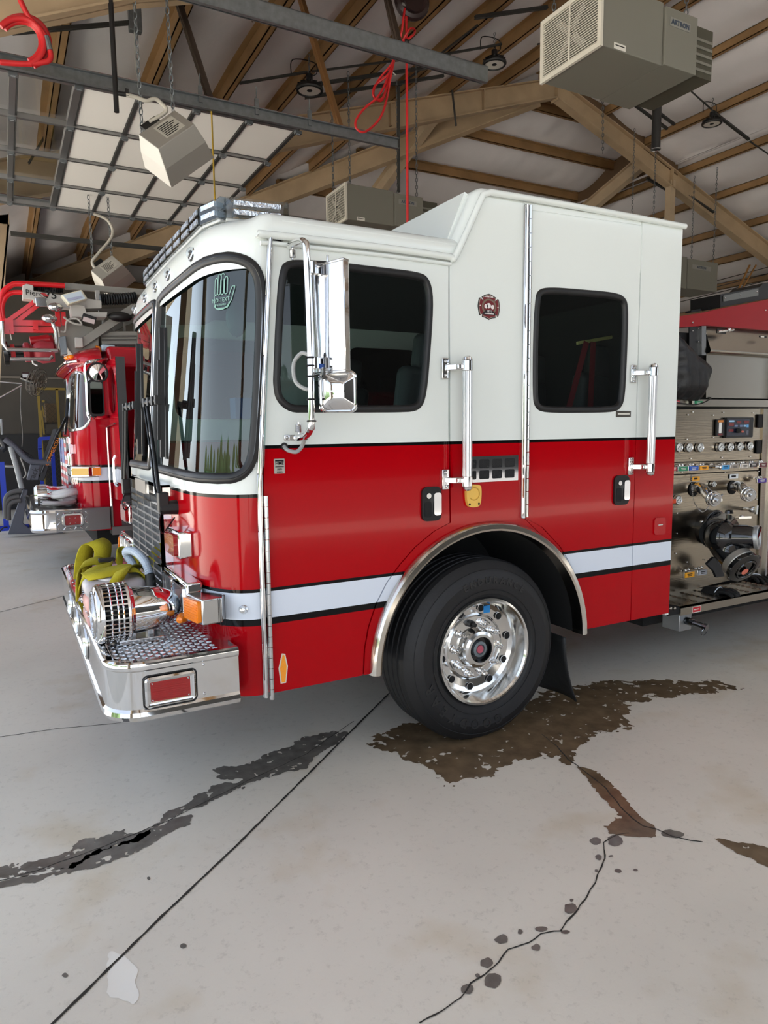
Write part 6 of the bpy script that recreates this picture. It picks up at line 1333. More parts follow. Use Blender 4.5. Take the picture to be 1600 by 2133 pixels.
slab2([(73, 619), (97, 619), (99, 639), (75, 638)], YB-.22, YB-.18, 'chrome_panel', chrome)
for u, v in ((116, 640), (103, 664)): MB().ball(at(u, v, 'y', YB-.2), .085, 14, 10, (1.0, .7, .6)).build('work_lamp', chrome_soft, E2)
slab2([(146, 633), (176, 636), (180, 650), (224, 650), (222, 661), (150, 660)], YB-.15, YB+.1, 'control_console', sil_l)
MB().bar(at(171, 660, 'y', YB-.2), at(199, 670, 'y', YB-.2), .08, .09).build('strobe_lamp', black, E2, 0, bevel=.01); MB().bar(at(173, 664, 'y', YB-.26), at(197, 671, 'y', YB-.26), .03, .05).build('strobe_lens', mat('pink_clear', (206, 190, 190), .2), E2, 0)
slab2([(120, 676), (138, 668), (192, 682), (206, 700), (206, 735), (178, 742), (150, 738), (124, 700)], YB+.1, YB+.9, 'turret', sil)
slab2([(122, 702), (137, 699), (141, 738), (128, 740)], YB-.02, YB+.1, 'turret_bracket', mat('blue_grey_steel', (132, 140, 146), .4, .6))
MB().bar(at(166, 718, 'y', YB+.05), at(330, 606, 'y', YB+.05), .11, .10).build('boom_arm', sil, E2, 0, bevel=.005); MB().bar(at(196, 700, 'y', YB+.6), at(330, 640, 'y', YB+.6), .11, .10).build('boom_arm', sil, E2, 0, bevel=.005)
MB().box(at(164, 714, 'y', YB), (.09, .1, .12)).build('arm_pivot', sil_l, E2, .3, bevel=.01)
slab2([(210, 698), (232, 690), (330, 690), (330, 718), (212, 718)], YB+.15, YB+1.2, 'ladder_base', sil)
for v in (701, 708): MB().bar(at(212, v, 'y', YB+.14), at(330, v-1, 'y', YB+.14), .01, .02).build('ladder_rib', mat('darker_ladder_grey', (92, 90, 86), .5), E2, 0)  # ribs in a darker grey than the ladder base
MB().bar(at(135, 596, 'y', YB+.2), at(330, 612, 'y', YB+.2), .07, .07).build('ladder_rail', sil, E2, 0); MB().bar(at(202, 604, 'y', YB+.2), at(205, 628, 'y', YB+.1), .05, .05).build('ladder_post', sil_l, E2, 0)
for k in range(5): MB().bar(at(215+k*22, 650, 'y', YB+.5), at(215+k*22, 690, 'y', YB+.5), .03, .03).build('ladder_rung', sil, E2, 0)
MB().bar(at(206, 652, 'y', YB+.5), at(330, 648, 'y', YB+.5), .08, .09).build('ladder_rail', mat('darker_ladder_grey', (92, 90, 86), .5), E2, 0)
MB().lathe([(.0, -.05), (.05, 0), (.05, .04), (0, .05)], at(206, 729, 'y', YB-.05), (-1, 0, .1), 12).build('beacon', amber, E2); MB().bar(at(210, 725, 'y', YB-.05), at(240, 727, 'y', YB-.05), .1, .085).build('beacon_lens', mat('pale_blue_lens', (190, 212, 230), .2, 0, .5, .5), E2, 0, bevel=.02); MB().bar(at(240, 727, 'y', YB-.02), at(285, 729, 'y', YB-.02), .12, .09).build('light_bar', mat('dark_lens', (54, 54, 58), .15, 0, .5, .5), E2, 0, bevel=.02)
MB().tube(spline([at(132, 660, 'y', YB-.2), at(150, 672, 'y', YB-.2), at(170, 676, 'y', YB-.2), at(160, 664, 'y', YB-.2), at(140, 668, 'y', YB-.15), at(136, 690, 'y', YB-.1), at(126, 690, 'y', YB-.1)], 6), .012, 6).build('control_cable', mat('pale_cable', (170, 168, 162), .5), E2)
MB().ball(at(250, 660, 'y', YB-.1), .12, 12, 8, (1.2, .6, .5)).build('lamp_cover', black, E2)
# boom cradle carries it
MB().box2((3.2, Y2+.5, 2.79), (3.5, Y2+W-.5, 3.05)).build('boom_cradle', sil, E2, 0)
# white hose piled on its bumper
hz = bz1+.002; hp = thing('bundled_hose', (1.0, Y2+.8, hz), 'white fire hose with black couplings piled on the ladder truck bumper', 'hose')
wm = mat('white_hose_jacket', (206, 206, 208), .85, bump=(60, .2))
for i in range(7):
    r = .12+.02*i; c = Vector((1.0+.02*math.sin(i*2), Y2+.75+.05*math.cos(i*3), hz+.035+.022*i))
    MB().tube([c+Vector((r*1.1*math.cos(t)*1.0, (r*2.1)*math.sin(t), .02*math.sin(3*t+i))) for t in [2*PI*k/24 for k in range(24)]], .034, 8, closed=True).build('hose_loop', wm, hp, 1)
for u, v in ((82, 1042), (102, 1037)): c = at(u, v, 'y', Y2+.45); MB().cyl(c, c+Vector((.08, -.03, .03)), .04, n=12).build('coupling', mat('navy_coupling', (36, 40, 58), .3, .4), hp)
MB().tube(spline([at(90, 1048, 'y', Y2+.2), at(120, 1049, 'y', Y2+.15), at(150, 1046, 'y', Y2+.25), at(152, 1041, 'y', Y2+.3), at(130, 1041, 'y', Y2+.3)], 6), .03, 8).build('grey_nozzle_hose', mat('pale_grey_rubber', (170, 170, 172), .6), hp)
# ================================================================== GYM KIT AND CAGE BEHIND THE TRUCK
def bl_(L, y, r, name, m, par, n=8, sp=0): 
    P = [at(u, v, 'y', y) for u, v in L]; P = spline(P, sp) if sp else P; return MB().tube(P, r, n).build(name, m, par, .8)
YT = 10.4; tg = mat('treadmill_blue_grey', (88, 92, 104), .45); tg_l = mat('treadmill_pale_grey', (150, 156, 160), .4); tdk = mat('treadmill_charcoal', (40, 42, 48), .5)
tm_ = thing('treadmill', (at(70, 1112, 'y', YT).x, YT, 0), 'blue-grey folded treadmill standing at the far left beyond the ladder truck bumper', 'treadmill')
def tslab(L, y0, y1, name, m, bev=.01): return MB().prism([at(u, v, 'y', y0) for u, v in L], (0, y1-y0, 0)).build(name, m, tm_, .4, bevel=bev)
zf_ = lambda u: at(u, 1113, 'y', YT)
tslab([(16, 1113.5), (22, 1096), (48, 1020), (58, 1020), (48, 1090), (60, 1100), (130, 1102), (132, 1110)], YT, YT+.12, 'side_frame', tg); tslab([(16, 1113.5), (22, 1096), (48, 1020), (58, 1020), (48, 1090), (60, 1100), (130, 1102), (132, 1110)], YT+.8, YT+.92, 'side_frame', tg)
tslab([(80, 1000), (117, 893), (126, 893), (92, 1002)], YT, YT+.9, 'folded_deck', tdk); tslab([(84, 985), (118, 900), (121, 900), (88, 985)], YT-.03, YT, 'deck_rail', mat('deck_edge_grey', (70, 74, 80), .4))
q0 = at(104, 955, 'y', YT-.04); q1 = at(117, 925, 'y', YT-.04); text_mb('COMMERCIAL', .085, (q0+q1)/2, q1-q0, Vector((0, -1, 0)).cross(q1-q0), .002).build('deck_lettering', mat('orange_print', (236, 140, 30), .5), tm_, 0)
tslab([(56, 1000), (64, 968), (84, 968), (80, 1000)], YT-.01, YT+.3, 'motor_hood', tg); q = at(70, 988, 'y', YT-.02); text_mb('rack', .14, q, (.4, 0, .9), (-.9, 0, .4), .002).build('hood_lettering', tdk, tm_, 0)
for y in (YT, YT+.8):
    bl_([(9, 914), (30, 930), (50, 950), (66, 961), (106, 964)], y, .05, 'handrail', tg, tm_, 8, 4); bl_([(22, 930), (34, 970), (46, 1018)], y, .045, 'upright', tg_l, tm_)
tslab([(0, 872), (5, 872), (7, 905), (2, 906)], YT, YT+.8, 'screen', tg_l); bl_([(2, 915), (10, 930), (3, 938)], YT+.1, .05, 'screen_arm', tdk, tm_, 8, 3)
tslab([(40, 932), (70, 952), (66, 957), (36, 936)], YT+.1, YT+.8, 'console', tdk)
for k, L in enumerate(([(45, 1022), (24, 1026), (12, 1040), (12, 1080)], [(43, 1042), (26, 1046), (18, 1056), (18, 1084)], [(40, 1034), (20, 1038), (11, 1052)])): bl_(L, YT-.05, .04, 'curved_handle', mat('grey_rubber', (92, 92, 92), .6), tm_, 8, 4)
bl_([(42, 953), (54, 985), (48, 996)], YT-.02, .012, 'safety_lead', mat('pale_cable', (170, 168, 162), .5), tm_, 6, 4)
bl_([(16, 1098), (6, 1100), (-4, 1112)], YT-.02, .012, 'power_cord', black, tm_, 6, 4)
YFN = 10.0
fn = thing('fan', at(67, 796, 'y', YFN), 'round wire-caged fan on a wall arm above the treadmill at far left', 'fan'); fm_ = mat('fan_wire', (112, 106, 98), .4, .7)
c = at(77, 796, 'y', YFN); ax = Vector((.80, -.50, -.32)).normalized(); e1 = ax.orthogonal().normalized(); e2 = ax.cross(e1); R0 = .235
for h, rr_ in ((-.06, .9), (-.03, 1.0), (.03, 1.0), (.06, .8), (.07, .55), (.075, .3)): MB().torus(c+ax*h, ax, R0*rr_, .005, 30, 5).build('cage_ring', fm_, fn)
for k in range(20):
    d = e1*math.cos(2*PI*k/20)+e2*math.sin(2*PI*k/20); MB().tube(spline([c+ax*.078, c+ax*.06+d*R0*.8, c+d*R0*1.01, c-ax*.06+d*R0*.8, c-ax*.08+d*.03], 3), .003, 4).build('cage_wire', fm_, fn)
for k in range(3):
    d = e1*math.cos(2.1*k)+e2*math.sin(2.1*k); s = ax.cross(d); MB().add([c+d*.03-s*.03, c+d*.2-s*.07+ax*.02, c+d*.21+s*.05-ax*.02, c+d*.03+s*.03], [(0, 1, 2, 3)]).build('blade', mat('fan_blade', (128, 122, 112), .5), fn, 0, solid=.004)
MB().cyl(c-ax*.04, c-ax*.26, .06, .05, 14).box(c-ax*.18+Vector((0, -.02, .05)), (.12, .1, .1)).build('motor', black_g, fn, .4); MB().box(c-ax*.2+Vector((0, -.08, .04)), (.09, .01, .06)).build('motor_plate', mat('pale_plate', (190, 194, 200), .4), fn, 0)
bl_([(45, 799), (0, 795)], YFN, .012, 'stay_rod', chrome_soft, fn); bl_([(45, 803), (0, 828)], YFN, .014, 'stay_rod', chrome_soft, fn); bl_([(44, 805), (43, 850), (47, 900), (46, 930)], YFN, .008, 'fan_cord', mat('grey_cord', (96, 94, 90), .5), fn, 6, 4)
# cage store
YC = 14.0
cg = thing('cage', (at(105, 1040, 'y', YC).x, YC, 0), 'dark wire mesh storage cage with yellow posts beyond the ladder truck', 'cage'); ym_ = mat('yellow_post', (132, 112, 44), .6); ch_m = mat('mesh_wire', (70, 64, 50), .5, .5)
xa, xb = at(82, 900, 'y', YC).x, at(152, 900, 'y', YC).x; za, zb3 = .05, at(100, 810, 'y', YC).z
for u in (85, 124, 150): x = at(u, 900, 'y', YC).x; MB().bar((x, YC, 0), (x, YC, zb3), .05, .05, (0, 1, 0)).build('cage_post', ym_, cg, 0)
MB().bar((xa, YC, zb3), (xb, YC, zb3), .05, .05).build('cage_rail', ym_, cg, 0)
wm_ = MB(); st_ = .11; n = int((xb-xa+zb3)/st_)
for k in range(n):
    for s in (0, 1):
        a = xa+k*st_-zb3*(1-0); pts = []
        x0_, x1_ = xa+k*st_-zb3, xa+k*st_
        t0 = max(0, (xa-x0_)/zb3); t1 = min(1, (xb-x0_)/zb3)
        if t1 <= t0: continue
        f = (lambda t: Vector((x0_+zb3*t, YC+.01*s, zb3*t))) if s == 0 else (lambda t: Vector((x0_+zb3*t, YC+.01, zb3*(1-t))))
        wm_.bar(f(t0), f(t1), .008, .008)
o = wm_.build('wire_mesh', ch_m, cg, 0); o['kind'] = 'stuff'
MB().bar(at(88, 845, 'y', YC-.1), at(92, 868, 'y', YC-.1), .05, .02).bar(at(90, 838, 'y', YC-.1), at(90, 834, 'y', YC-.1), .12, .05).build('cage_latch', ym_, cg, 0)
MB().bar(at(86, 855, 'y', YC-.3), at(92, 905, 'y', YC-.3), .06, .03).build('yellow_leg', ym_, cg, 0)
cb_ = MB().box2((at(93, 843, 'y', YC+.4).x, YC+.2, at(93, 880, 'y', YC+.4).z), (at(115, 843, 'y', YC+.4).x, YC+.7, at(93, 841, 'y', YC+.4).z)).build('cardboard_box', mat('cardboard', (92, 76, 56), .8), None, 0)
tag(cb_, 'brown cardboard box stacked inside the wire cage', 'box')
sh = MB(); z_ = at(93, 880, 'y', YC+.4).z; sh.box2((at(88, 880, 'y', YC+.4).x, YC+.15, z_-.04), (at(150, 880, 'y', YC+.4).x, YC+.8, z_))
for u in (90, 140):
    x = at(u, 900, 'y', YC+.4).x; sh.box2((x, YC+.2, 0), (x+.05, YC+.25, z_)).box2((x, YC+.7, 0), (x+.05, YC+.75, z_))
tag(sh.build('storage_shelf', mat('dark_steel', (40, 37, 34), .7), None, 0), 'dark steel shelf under the cardboard box inside the cage', 'shelf')
blue_m = mat('bright_blue_steel', (24, 60, 190), .4)
br = thing('weight_rack', (at(84, 1020, 'y', 12.6).x, 12.6, 0), 'bright blue steel rack frame half hidden behind the treadmill', 'rack')
for L in ([(83, 934), (83, 914), (108, 912)],): MB().bar(at(83, 936, 'y', 12.6), at(83, 913, 'y', 12.6), .07, .07, (0, 1, 0)).bar(at(81, 914, 'y', 12.6), at(112, 912, 'y', 12.6), .07, .07).build('top_frame', blue_m, br, 0)
x = at(83, 934, 'y', 12.6).x; MB().bar((x, 12.6, 0), (x, 12.6, at(83, 934, 'y', 12.6).z), .07, .07, (0, 1, 0)).build('rack_post', blue_m, br, 0)
x = at(112, 980, 'y', 12.6).x; MB().bar((x, 12.6, 0), (x, 12.6, at(112, 912, 'y', 12.6).z), .07, .07, (0, 1, 0)).build('rack_post', blue_m, br, 0)
br2 = thing('weight_bench', (at(6, 1040, 'y', 11.6).x, 11.6, 0), 'bright blue weight bench post at the far left edge with a silver bar', 'bench')
x = at(6, 1000, 'y', 11.6).x; MB().bar((x, 11.6, 0), (x, 11.6, at(6, 962, 'y', 11.6).z), .09, .09, (0, 1, 0)).build('bench_post', blue_m, br2, 0); MB().box2((x-.3, 11.4, 0), (x+.4, 11.8, .05)).build('bench_foot', blue_m, br2, 0); MB().cyl(at(-10, 970, 'y', 11.6), at(32, 972, 'y', 11.6), .025, n=10).build('silver_bar', chrome_soft, br2)
# ================================================================== HANGING HEATERS, LAMPS, CORDS, PIPES
hg = mat('heater_grey', (118, 117, 108), .5); hgd = mat('heater_dark_vent', (70, 68, 56), .6); hw = mat('heater_grille_white', (206, 202, 190), .45)
def unit_heater(x0, y0, z0, sx, sy, sz, sx2, sx3, label, fine=True, flue=None):
    t = thing('unit_heater', (x0+sx/2, y0+sy/2, z0), label, 'heater', 'unit heaters under the roof')
    MB().box2((x0, y0, z0), (x0+sx, y0+sy, z0+sz)).build('fan_housing', hg, t, 0, bevel=.008); MB().box2((x0+sx+.004, y0-.02, z0+.004), (x0+sx+sx2, y0+sy+.02, z0+sz-.03)).build('burner_housing', hg, t, 0, bevel=.008)
    MB().box2((x0+sx+sx2, y0+.03, z0+.03), (x0+sx+sx2+sx3, y0+sy-.03, z0+sz-.06)).build('rear_duct', hgd, t, 0)
    for k in range(5): MB().box2((x0+sx+sx2+.01, y0+.02, z0+.08+k*(sz-.2)/5), (x0+sx+sx2+sx3-.01, y0+.04, z0+.08+(k+.35)*(sz-.2)/5)).build('duct_louvre', hg, t, 0)
    f = skin([(y0-.01, z0-.01), (y0+sy+.01, z0-.01), (y0+sy+.01, z0+sz+.01), (y0-.01, z0+sz+.01)], [[(y0+.03, z0+.03), (y0+sy-.03, z0+.03), (y0+sy-.03, z0+sz-.03), (y0+.03, z0+sz-.03)]], lambda y, z, o: Vector((x0-.03+o, y, z)), 2, -.03).build('grille_frame', hw, t, 0)
    n = 22 if fine else 12
    for k in range(n): z = z0+.03+(k+.5)*(sz-.06)/n; MB().box2((x0-.024, y0+.03, z-.003), (x0-.018, y0+sy-.03, z+.003)).build('grille_slat', hw, t, 0)
    MB().box2((x0-.03, y0+sy/2-.008, z0+.03), (x0-.022, y0+sy/2+.008, z0+sz-.03)).build('grille_mullion', hw, t, 0)
    MB().box2((x0+.002, y0+.02, z0+.02), (x0+.006, y0+sy-.02, z0+sz-.02)).build('grille_back', black_m, t, 0)
    c = Vector((x0-.008, y0+sy/2, z0+sz/2))
    for k in range(4): a = PI/4+PI/2*k; MB().bar(c, c+Vector((0, math.cos(a), math.sin(a)))*min(sy, sz)*.45, .06, .006, (1, 0, 0)).build('fan_blade', mat('fan_alu', (180, 178, 170), .4, .5), t, 0)
    xl = x0+sx+sx2*.45; b = MB().box((xl, y0-.022, z0+sz*.72), (sx2*.62, .004, sz*.14)).build('badge_plate', mat('heater_badge', (132, 132, 126), .4), t, 0)
    text_mb('ARTRON', sz*.11, (xl, y0-.026, z0+sz*.72), EX, EZ, .001, None, 'CENTER', .002).build('badge_lettering', mat('badge_blue', (52, 66, 84), .5), t, 0)
    xs_ = x0+sx*.28; MB().box((xs_, y0-.002, z0+sz*.06), (.14, .003, .05)).build('rating_label', white_f, t, 0); MB().box((xs_, y0-.004, z0+sz*.07), (.11, .002, .008)).build('label_print', black_m, t, 0)
    for x in (x0+.08, x0+sx+sx2-.08):
        for y in (y0+.05, y0+sy-.05):
            zt_ = zl(x)-.3 if x < XP else zr(x)-.3
            if y > YP: zt_ = min(zt_, zh(y)-.3)
            c_ = chain_mb((x, y, z0+sz), (x, y, zt_), .07, .006).build('chain', galv, t); c_['kind'] = 'stuff'
    if flue:
        MB().cyl((flue[0], flue[1], flue[2]), (flue[0], flue[1], flue[3]), .075, n=16).build('flue_pipe', mat('dark_flue', (58, 58, 58), .5, .4), t); MB().torus((flue[0], flue[1], flue[3]), (0, 0, 1), .08, .012, 16, 6).build('flue_collar', mat('dark_flue', (58, 58, 58), .5, .4), t)
    return t
e = at(1249, 92, 'z', 5.0); e2_ = at(1165, 148, 'z', 5.0); e3 = at(1386, 133, 'z', 5.0); e4 = at(1457, 154, 'z', 5.0)
ht = at(1390, 8, 'y', e.y).z-5.0
unit_heater(e.x+.03, e.y, 5.0, e3.x-e.x-.03, e2_.y-e.y+.25, ht, e4.x-e3.x, .28, 'large grey unit heater hanging at the upper right corner of the photo')
e = at(720, 456, 'z', 5.0); e3 = at(808, 478, 'z', 5.0); zt_ = at(722, 381, 'y', e.y).z
unit_heater(e.x+.03, e.y, 5.0, e3.x-e.x-.03, .72, zt_-5.0, (e3.x-e.x)*.62, .3, 'grey unit heater hanging behind the cab roof in mid photo', False)
h3 = at(1420, 600, 'y', 8.0); h3b = at(1490, 600, 'y', 8.0); zt_ = at(1490, 545, 'y', 8.0).z
unit_heater(h3.x-1.0, 8.0, h3.z, h3b.x-h3.x, .7, zt_-h3.z, (h3b.x-h3.x)*.9, .05, 'grey unit heater low behind the rear cab corner at right', False)
# strut channels and flues carrying them
def strut(p, q, y, w, name, lab, zt=None):
    a = at(*p, 'y', y); b = at(*q, 'y', y); return a, b
st_m = mat('dark_strut', (72, 72, 70), .5, .6)
def rail_on(p, q, n, pt, lab, r=.045, name='strut_channel'):
    a = atp(*p, n, pt); b = atp(*q, n, pt); o = MB().bar(a, b, r, r).bar(a-Vector((0, 0, r*.4)), b-Vector((0, 0, r*.4)), r*1.3, r*.25).build(name, st_m, None, 0); return tag(o, lab, 'strut' if name[0] == 's' else 'conduit', 'strut channels under the roof' if name[0] == 's' else 'conduits under the roof')
nL = (-SL, 0, 1); nR = (SR, 0, 1); pL = (XP, YP, ZP-.28); nH = (0, SL, 1)
rail_on((1320, 195), (1405, 259), nR, pL, 'strut channel nearest the large heater on the right roof slope'); rail_on((1300, 202), (1390, 268), nR, pL, 'second strut channel left of the one below the large heater')
rail_on((1347, 371), (1431, 420), nR, (XP, YP, ZP-.5), 'strut channel crossing behind the right rafter above the cab rear'); rail_on((1397, 382), (1487, 442), nR, (XP, YP, ZP-.5), 'strut channel under the right rafter near the right edge')
rail_on((636, 203), (924, 158), nL, pL, 'lower of the two strut channels above the cord reel line'); rail_on((657, 175), (955, 131), nL, pL, 'upper of the two strut channels above the cord reel line')
rail_on((500, 173), (640, 150), nL, pL, 'conduit running to the left high-bay lamp', .03, 'conduit'); rail_on((650, 149), (902, 116), nL, pL, 'conduit running between the two left high-bay lamps', .025, 'conduit'); rail_on((902, 117), (1045, 92), nL, pL, 'conduit ending at the middle high-bay lamp', .03, 'conduit')
rail_on((990, 36), (1140, 15), nL, pL, 'short strut channel at the top centre of the photo'); rail_on((995, 52), (830, 180), nL, pL, 'dark conduit slanting down behind the red cord', .022, 'conduit')
rail_on((1120, 92), (1165, 84), nL, pL, 'thin conduit right of the middle high-bay lamp', .02, 'conduit'); rail_on((1485, 232), (1560, 290), nR, pL, 'strut channel at the right high-bay lamp'); rail_on((1440, 190), (1485, 230), nR, pL, 'thin conduit to the right high-bay lamp', .02, 'conduit'); rail_on((1562, 294), (1640, 348), nR, pL, 'thin conduit at the right edge below the lamp', .02, 'conduit')
rail_on((26, 68), (282, 46), (0, 1, 0), (0, 5.2, 0), 'grey horizontal conduit at the upper left', .035, 'conduit'); rail_on((60, 340), (140, 205), (0, 1, 0), (0, 8.8, 0), 'thin vertical conduit seen through the glass door panels', .03, 'conduit')
rail_on((120, 46), (104, 300), (0, 1, 0), (0, 8.9, 0), 'dark vertical pipe left of the white door panels', .035, 'conduit'); rail_on((196, 40), (180, 160), (0, 1, 0), (0, 8.95, 0), 'dark vertical pipe beside the gas pipe', .035, 'conduit')
rail_on((22, 486), (352, 520), (0, 1, 0), (0, 9.6, 0), 'long galvanised channel under the raised door at far left', .06, 'conduit')
for k, (q0_, q1_, lab) in enumerate((((1412, 606), (1640, 546), 'topmost dark conduit above the red rack at the right edge'), ((1412, 618), (1640, 560), 'middle dark conduit above the red rack at the right edge'), ((1412, 630), (1640, 574), 'lowest dark conduit above the red rack at the right edge'))): rail_on(q0_, q1_, (0, 1, 0), (0, 9.4, 0), lab, .02, 'conduit')
o = MB().bar(at(1538, 604, 'y', 9.2), at(1562, 552, 'y', 9.2), .05, .02).bar(at(1545, 604, 'y', 9.25), at(1575, 552, 'y', 9.25), .03, .03).build('wall_brace', mat('orange_tan_steel', (176, 128, 72), .6), None, 0); tag(o, 'orange tan steel brace standing above the red rack at right', 'brace')
def flue(u, v0, v1, y, lab):
    a = at(u, v0, 'y', y); b = at(u, v1, 'y', y); b.x = a.x; f = thing('flue_pipe', b, lab, 'pipe'); dm = mat('dark_flue', (58, 58, 58), .5, .4)
    MB().cyl(a, b, .085, n=18).build('pipe', dm, f); MB().torus(a, (0, 0, 1), .09, .02, 18, 6).build('collar', dm, f); MB().torus(b, (0, 0, 1), .088, .012, 18, 6).build('cut_end', chrome_soft, f)
flue(1369, 216, 312, 7.0, 'dark round flue pipe hanging under the large heater at right'); flue(1388, 379, 450, 11.0, 'dark flue pipe behind the right rafter over the cab rear')
def ptube(P, r, name, m, par, n=8, sp=0):
    P = spline(P, sp) if sp else P; return MB().tube(P, r, n).build(name, m, par, .8)
def infrared(cx, cy, cz, s, label, pipe=True):
    t = thing('infrared_heater', (cx, cy, cz), label, 'heater', 'infrared heaters on chains'); Rm = Matrix.Rotation(-.25, 3, 'Z') @ Matrix.Rotation(-.48, 3, 'Y') @ Matrix.Rotation(.95, 3, 'X') @ Matrix.Rotation(.25, 3, 'Z')
    m = mat('heater_aluminium', (172, 169, 162), .38, .6); f = lambda x, y, z: Vector((cx, cy, cz))+Rm @ Vector((x*s, y*s, z*s))
    B = [(-.30, -.24), (.30, -.24), (.30, .24), (-.30, .24)]; T = [(-.24, -.17), (.24, -.17), (.24, .17), (-.24, .17)]
    MB().add([f(x, y, -.18) for x, y in B]+[f(x*.92, y*.92, .02) for x, y in B]+[f(x, y, .22) for x, y in T], [(4, 5, 9, 8), (5, 6, 10, 9), (6, 7, 11, 10), (7, 4, 8, 11), (0, 1, 5, 4), (1, 2, 6, 5), (2, 3, 7, 6), (3, 0, 4, 7), (8, 9, 10, 11)]).build('hood', m, t, 0, bevel=.006)
    MB().add([f(x*.9, y*.9, -.15) for x, y in B], [(0, 1, 2, 3)]).build('ceramic_tiles', mat('ceramic_cream', (196, 186, 160), .8), t, 0)
    for q in (-.15, 0, .15): MB().bar(f(q, -.215, -.155), f(q, .215, -.155), .01*s, .02*s).build('tile_bar', m, t, 0)
    MB().add([f(-.08+a*.24, -.12+b*.24, .222) for a, b in ((0, 0), (1, 0), (1, 1), (0, 1))], [(0, 1, 2, 3)]).build('rating_label', mat('label_grey', (168, 164, 154), .6), t, 0, solid=.003)
    pl = MB()
    for k in range(7): pl.add([f(-.06+a*(.14+.03*(k % 3)), -.10+.2*(k/7+b*.05), .226) for a, b in ((0, 0), (1, 0), (1, 1), (0, 1))], [(0, 1, 2, 3)])
    o = pl.build('label_print', black_m, t, 0, solid=.002); o['kind'] = 'stuff'
    vb = MB(); 
    for a_ in (0,): vb.add([f(x, y, z) for x in (-.14, .06) for y in (.16, .30) for z in (.04, .2)], [(0, 1, 3, 2), (4, 6, 7, 5), (0, 4, 5, 1), (2, 3, 7, 6), (0, 2, 6, 4), (1, 5, 7, 3)])
    vb.build('gas_valve', black, t, 0, bevel=.006)
    for x, y in ((-.22, .2), (.2, .2)):
        p = f(x, y, .1); c_ = chain_mb(p, (p.x-.02, p.y, zl(p.x)-.3), .07, .006).build('chain', galv, t); c_['kind'] = 'stuff'
    return t, f
p = at(362, 308, 'z', 4.35); ih, f = infrared(p.x, p.y, 4.35, .86, 'aluminium infrared heater hanging on chains in front of the white door panels')
gp = thing('gas_pipe', at(243, 232, 'y', p.y), 'black gas pipe dropping from the roof beside the hanging infrared heater', 'pipe')
a = at(243, -40, 'y', p.y); b = at(243, 234, 'y', p.y); a.x = b.x; ptube([a, b], .022, 'drop_pipe', black, gp); ptube([at(243, 194, 'y', p.y), at(262, 197, 'y', p.y)], .02, 'tee', black, gp); MB().box(at(264, 193, 'y', p.y), (.03, .03, .06)).build('gas_cock', black, gp, 0)
ptube([at(262, 197, 'y', p.y), at(285, 203, 'y', p.y), at(305, 210, 'y', p.y), at(322, 206, 'y', p.y), at(335, 214, 'y', p.y), at(346, 232, 'y', p.y), f(-.04, .26, .2)], .018, 'flex_hose', mat('flex_grey', (178, 174, 164), .5), gp, 8, 5)
jb = thing('junction_box', at(281, 48, 'y', 5.2), 'grey electrical box with a pale cable above the hanging infrared heater', 'box'); MB().box(at(281, 42, 'y', 5.2), (.13, .08, .24)).build('box', galv, jb, 0, bevel=.006); ptube([at(281, 55, 'y', 5.2), at(284, 140, 'y', 5.2), at(298, 200, 'y', 5.2), at(299, 285, 'y', 5.2)], .012, 'cable', mat('pale_cable', (170, 168, 162), .5), jb, 6, 6)
p2 = at(233, 575, 'z', 4.0); infrared(p2.x, p2.y, 4.0, .78, 'aluminium infrared heater hanging above the ladder truck basket')
ptube([at(195, 445, 'y', p2.y), at(225, 460, 'y', p2.y), at(234, 490, 'y', p2.y), at(205, 528, 'y', p2.y), at(192, 545, 'y', p2.y), at(200, 558, 'y', p2.y), at(215, 548, 'y', p2.y)], .02, 'gas_hose', mat('flex_grey', (178, 174, 164), .5), None, 8, 6); tag(bpy.data.objects['gas_hose'], 'pale flexible gas hose looping to the far infrared heater', 'hose')
def highbay(u, v, n, lab, drop=.30):
    pt = atp(u, v, n, (XP, YP, ZP-.55)); t = thing('high_bay_lamp', pt, lab, 'lamp', 'round high-bay lamps'); zt_ = pt.z+.55-.3
    MB().lathe([(.0, .10), (.07, .10), (.10, .06), (.19, .03), (.20, -.01), (.19, -.03), (.165, -.035), (.16, -.02)], pt, (0, 0, 1), 28).build('housing', black, t, .5)
    MB().lathe([(.16, -.018), (.0, -.018)], pt, (0, 0, 1), 28).build('lens', mat('unlit_lens', (206, 202, 194), .35), t, 0); MB().cyl(pt+Vector((0, 0, -.022)), pt+Vector((0, 0, -.018)), .04, n=12).build('sensor', black_m, t)
    for k in range(14): a = 2*PI*k/14; d = Vector((math.cos(a), math.sin(a), 0)); MB().bar(pt+d*.08+Vector((0, 0, .08)), pt+d*.18+Vector((0, 0, .035)), .012, .04).build('cooling_fin', black, t, 0)
    MB().cyl(pt+Vector((0, 0, .1)), pt+Vector((0, 0, .2)), .05, n=10).torus(pt+Vector((0, 0, .22)), (1, 0, 0), .03, .006, 10, 5).build('driver', black, t)
    c_ = chain_mb(pt+Vector((0, 0, .2)), pt+Vector((0, 0, .48)), .06, .006).build('chain', galv, t); c_['kind'] = 'stuff'
    ptube([pt+Vector((.03, 0, .18)), pt+Vector((.12, 0, .25)), pt+Vector((.08, 0, .38)), pt+Vector((-.25, 0, .35)), pt+Vector((-.28, 0, .15))], .008, 'lead', black, t, 6, 5)
highbay(645, 186, nL, 'round black high-bay lamp above the white door panels end'); highbay(1030, 132, nL, 'round black high-bay lamp near the top centre left of the large heater'); highbay(1483, 256, nR, 'round black high-bay lamp on the right roof slope')
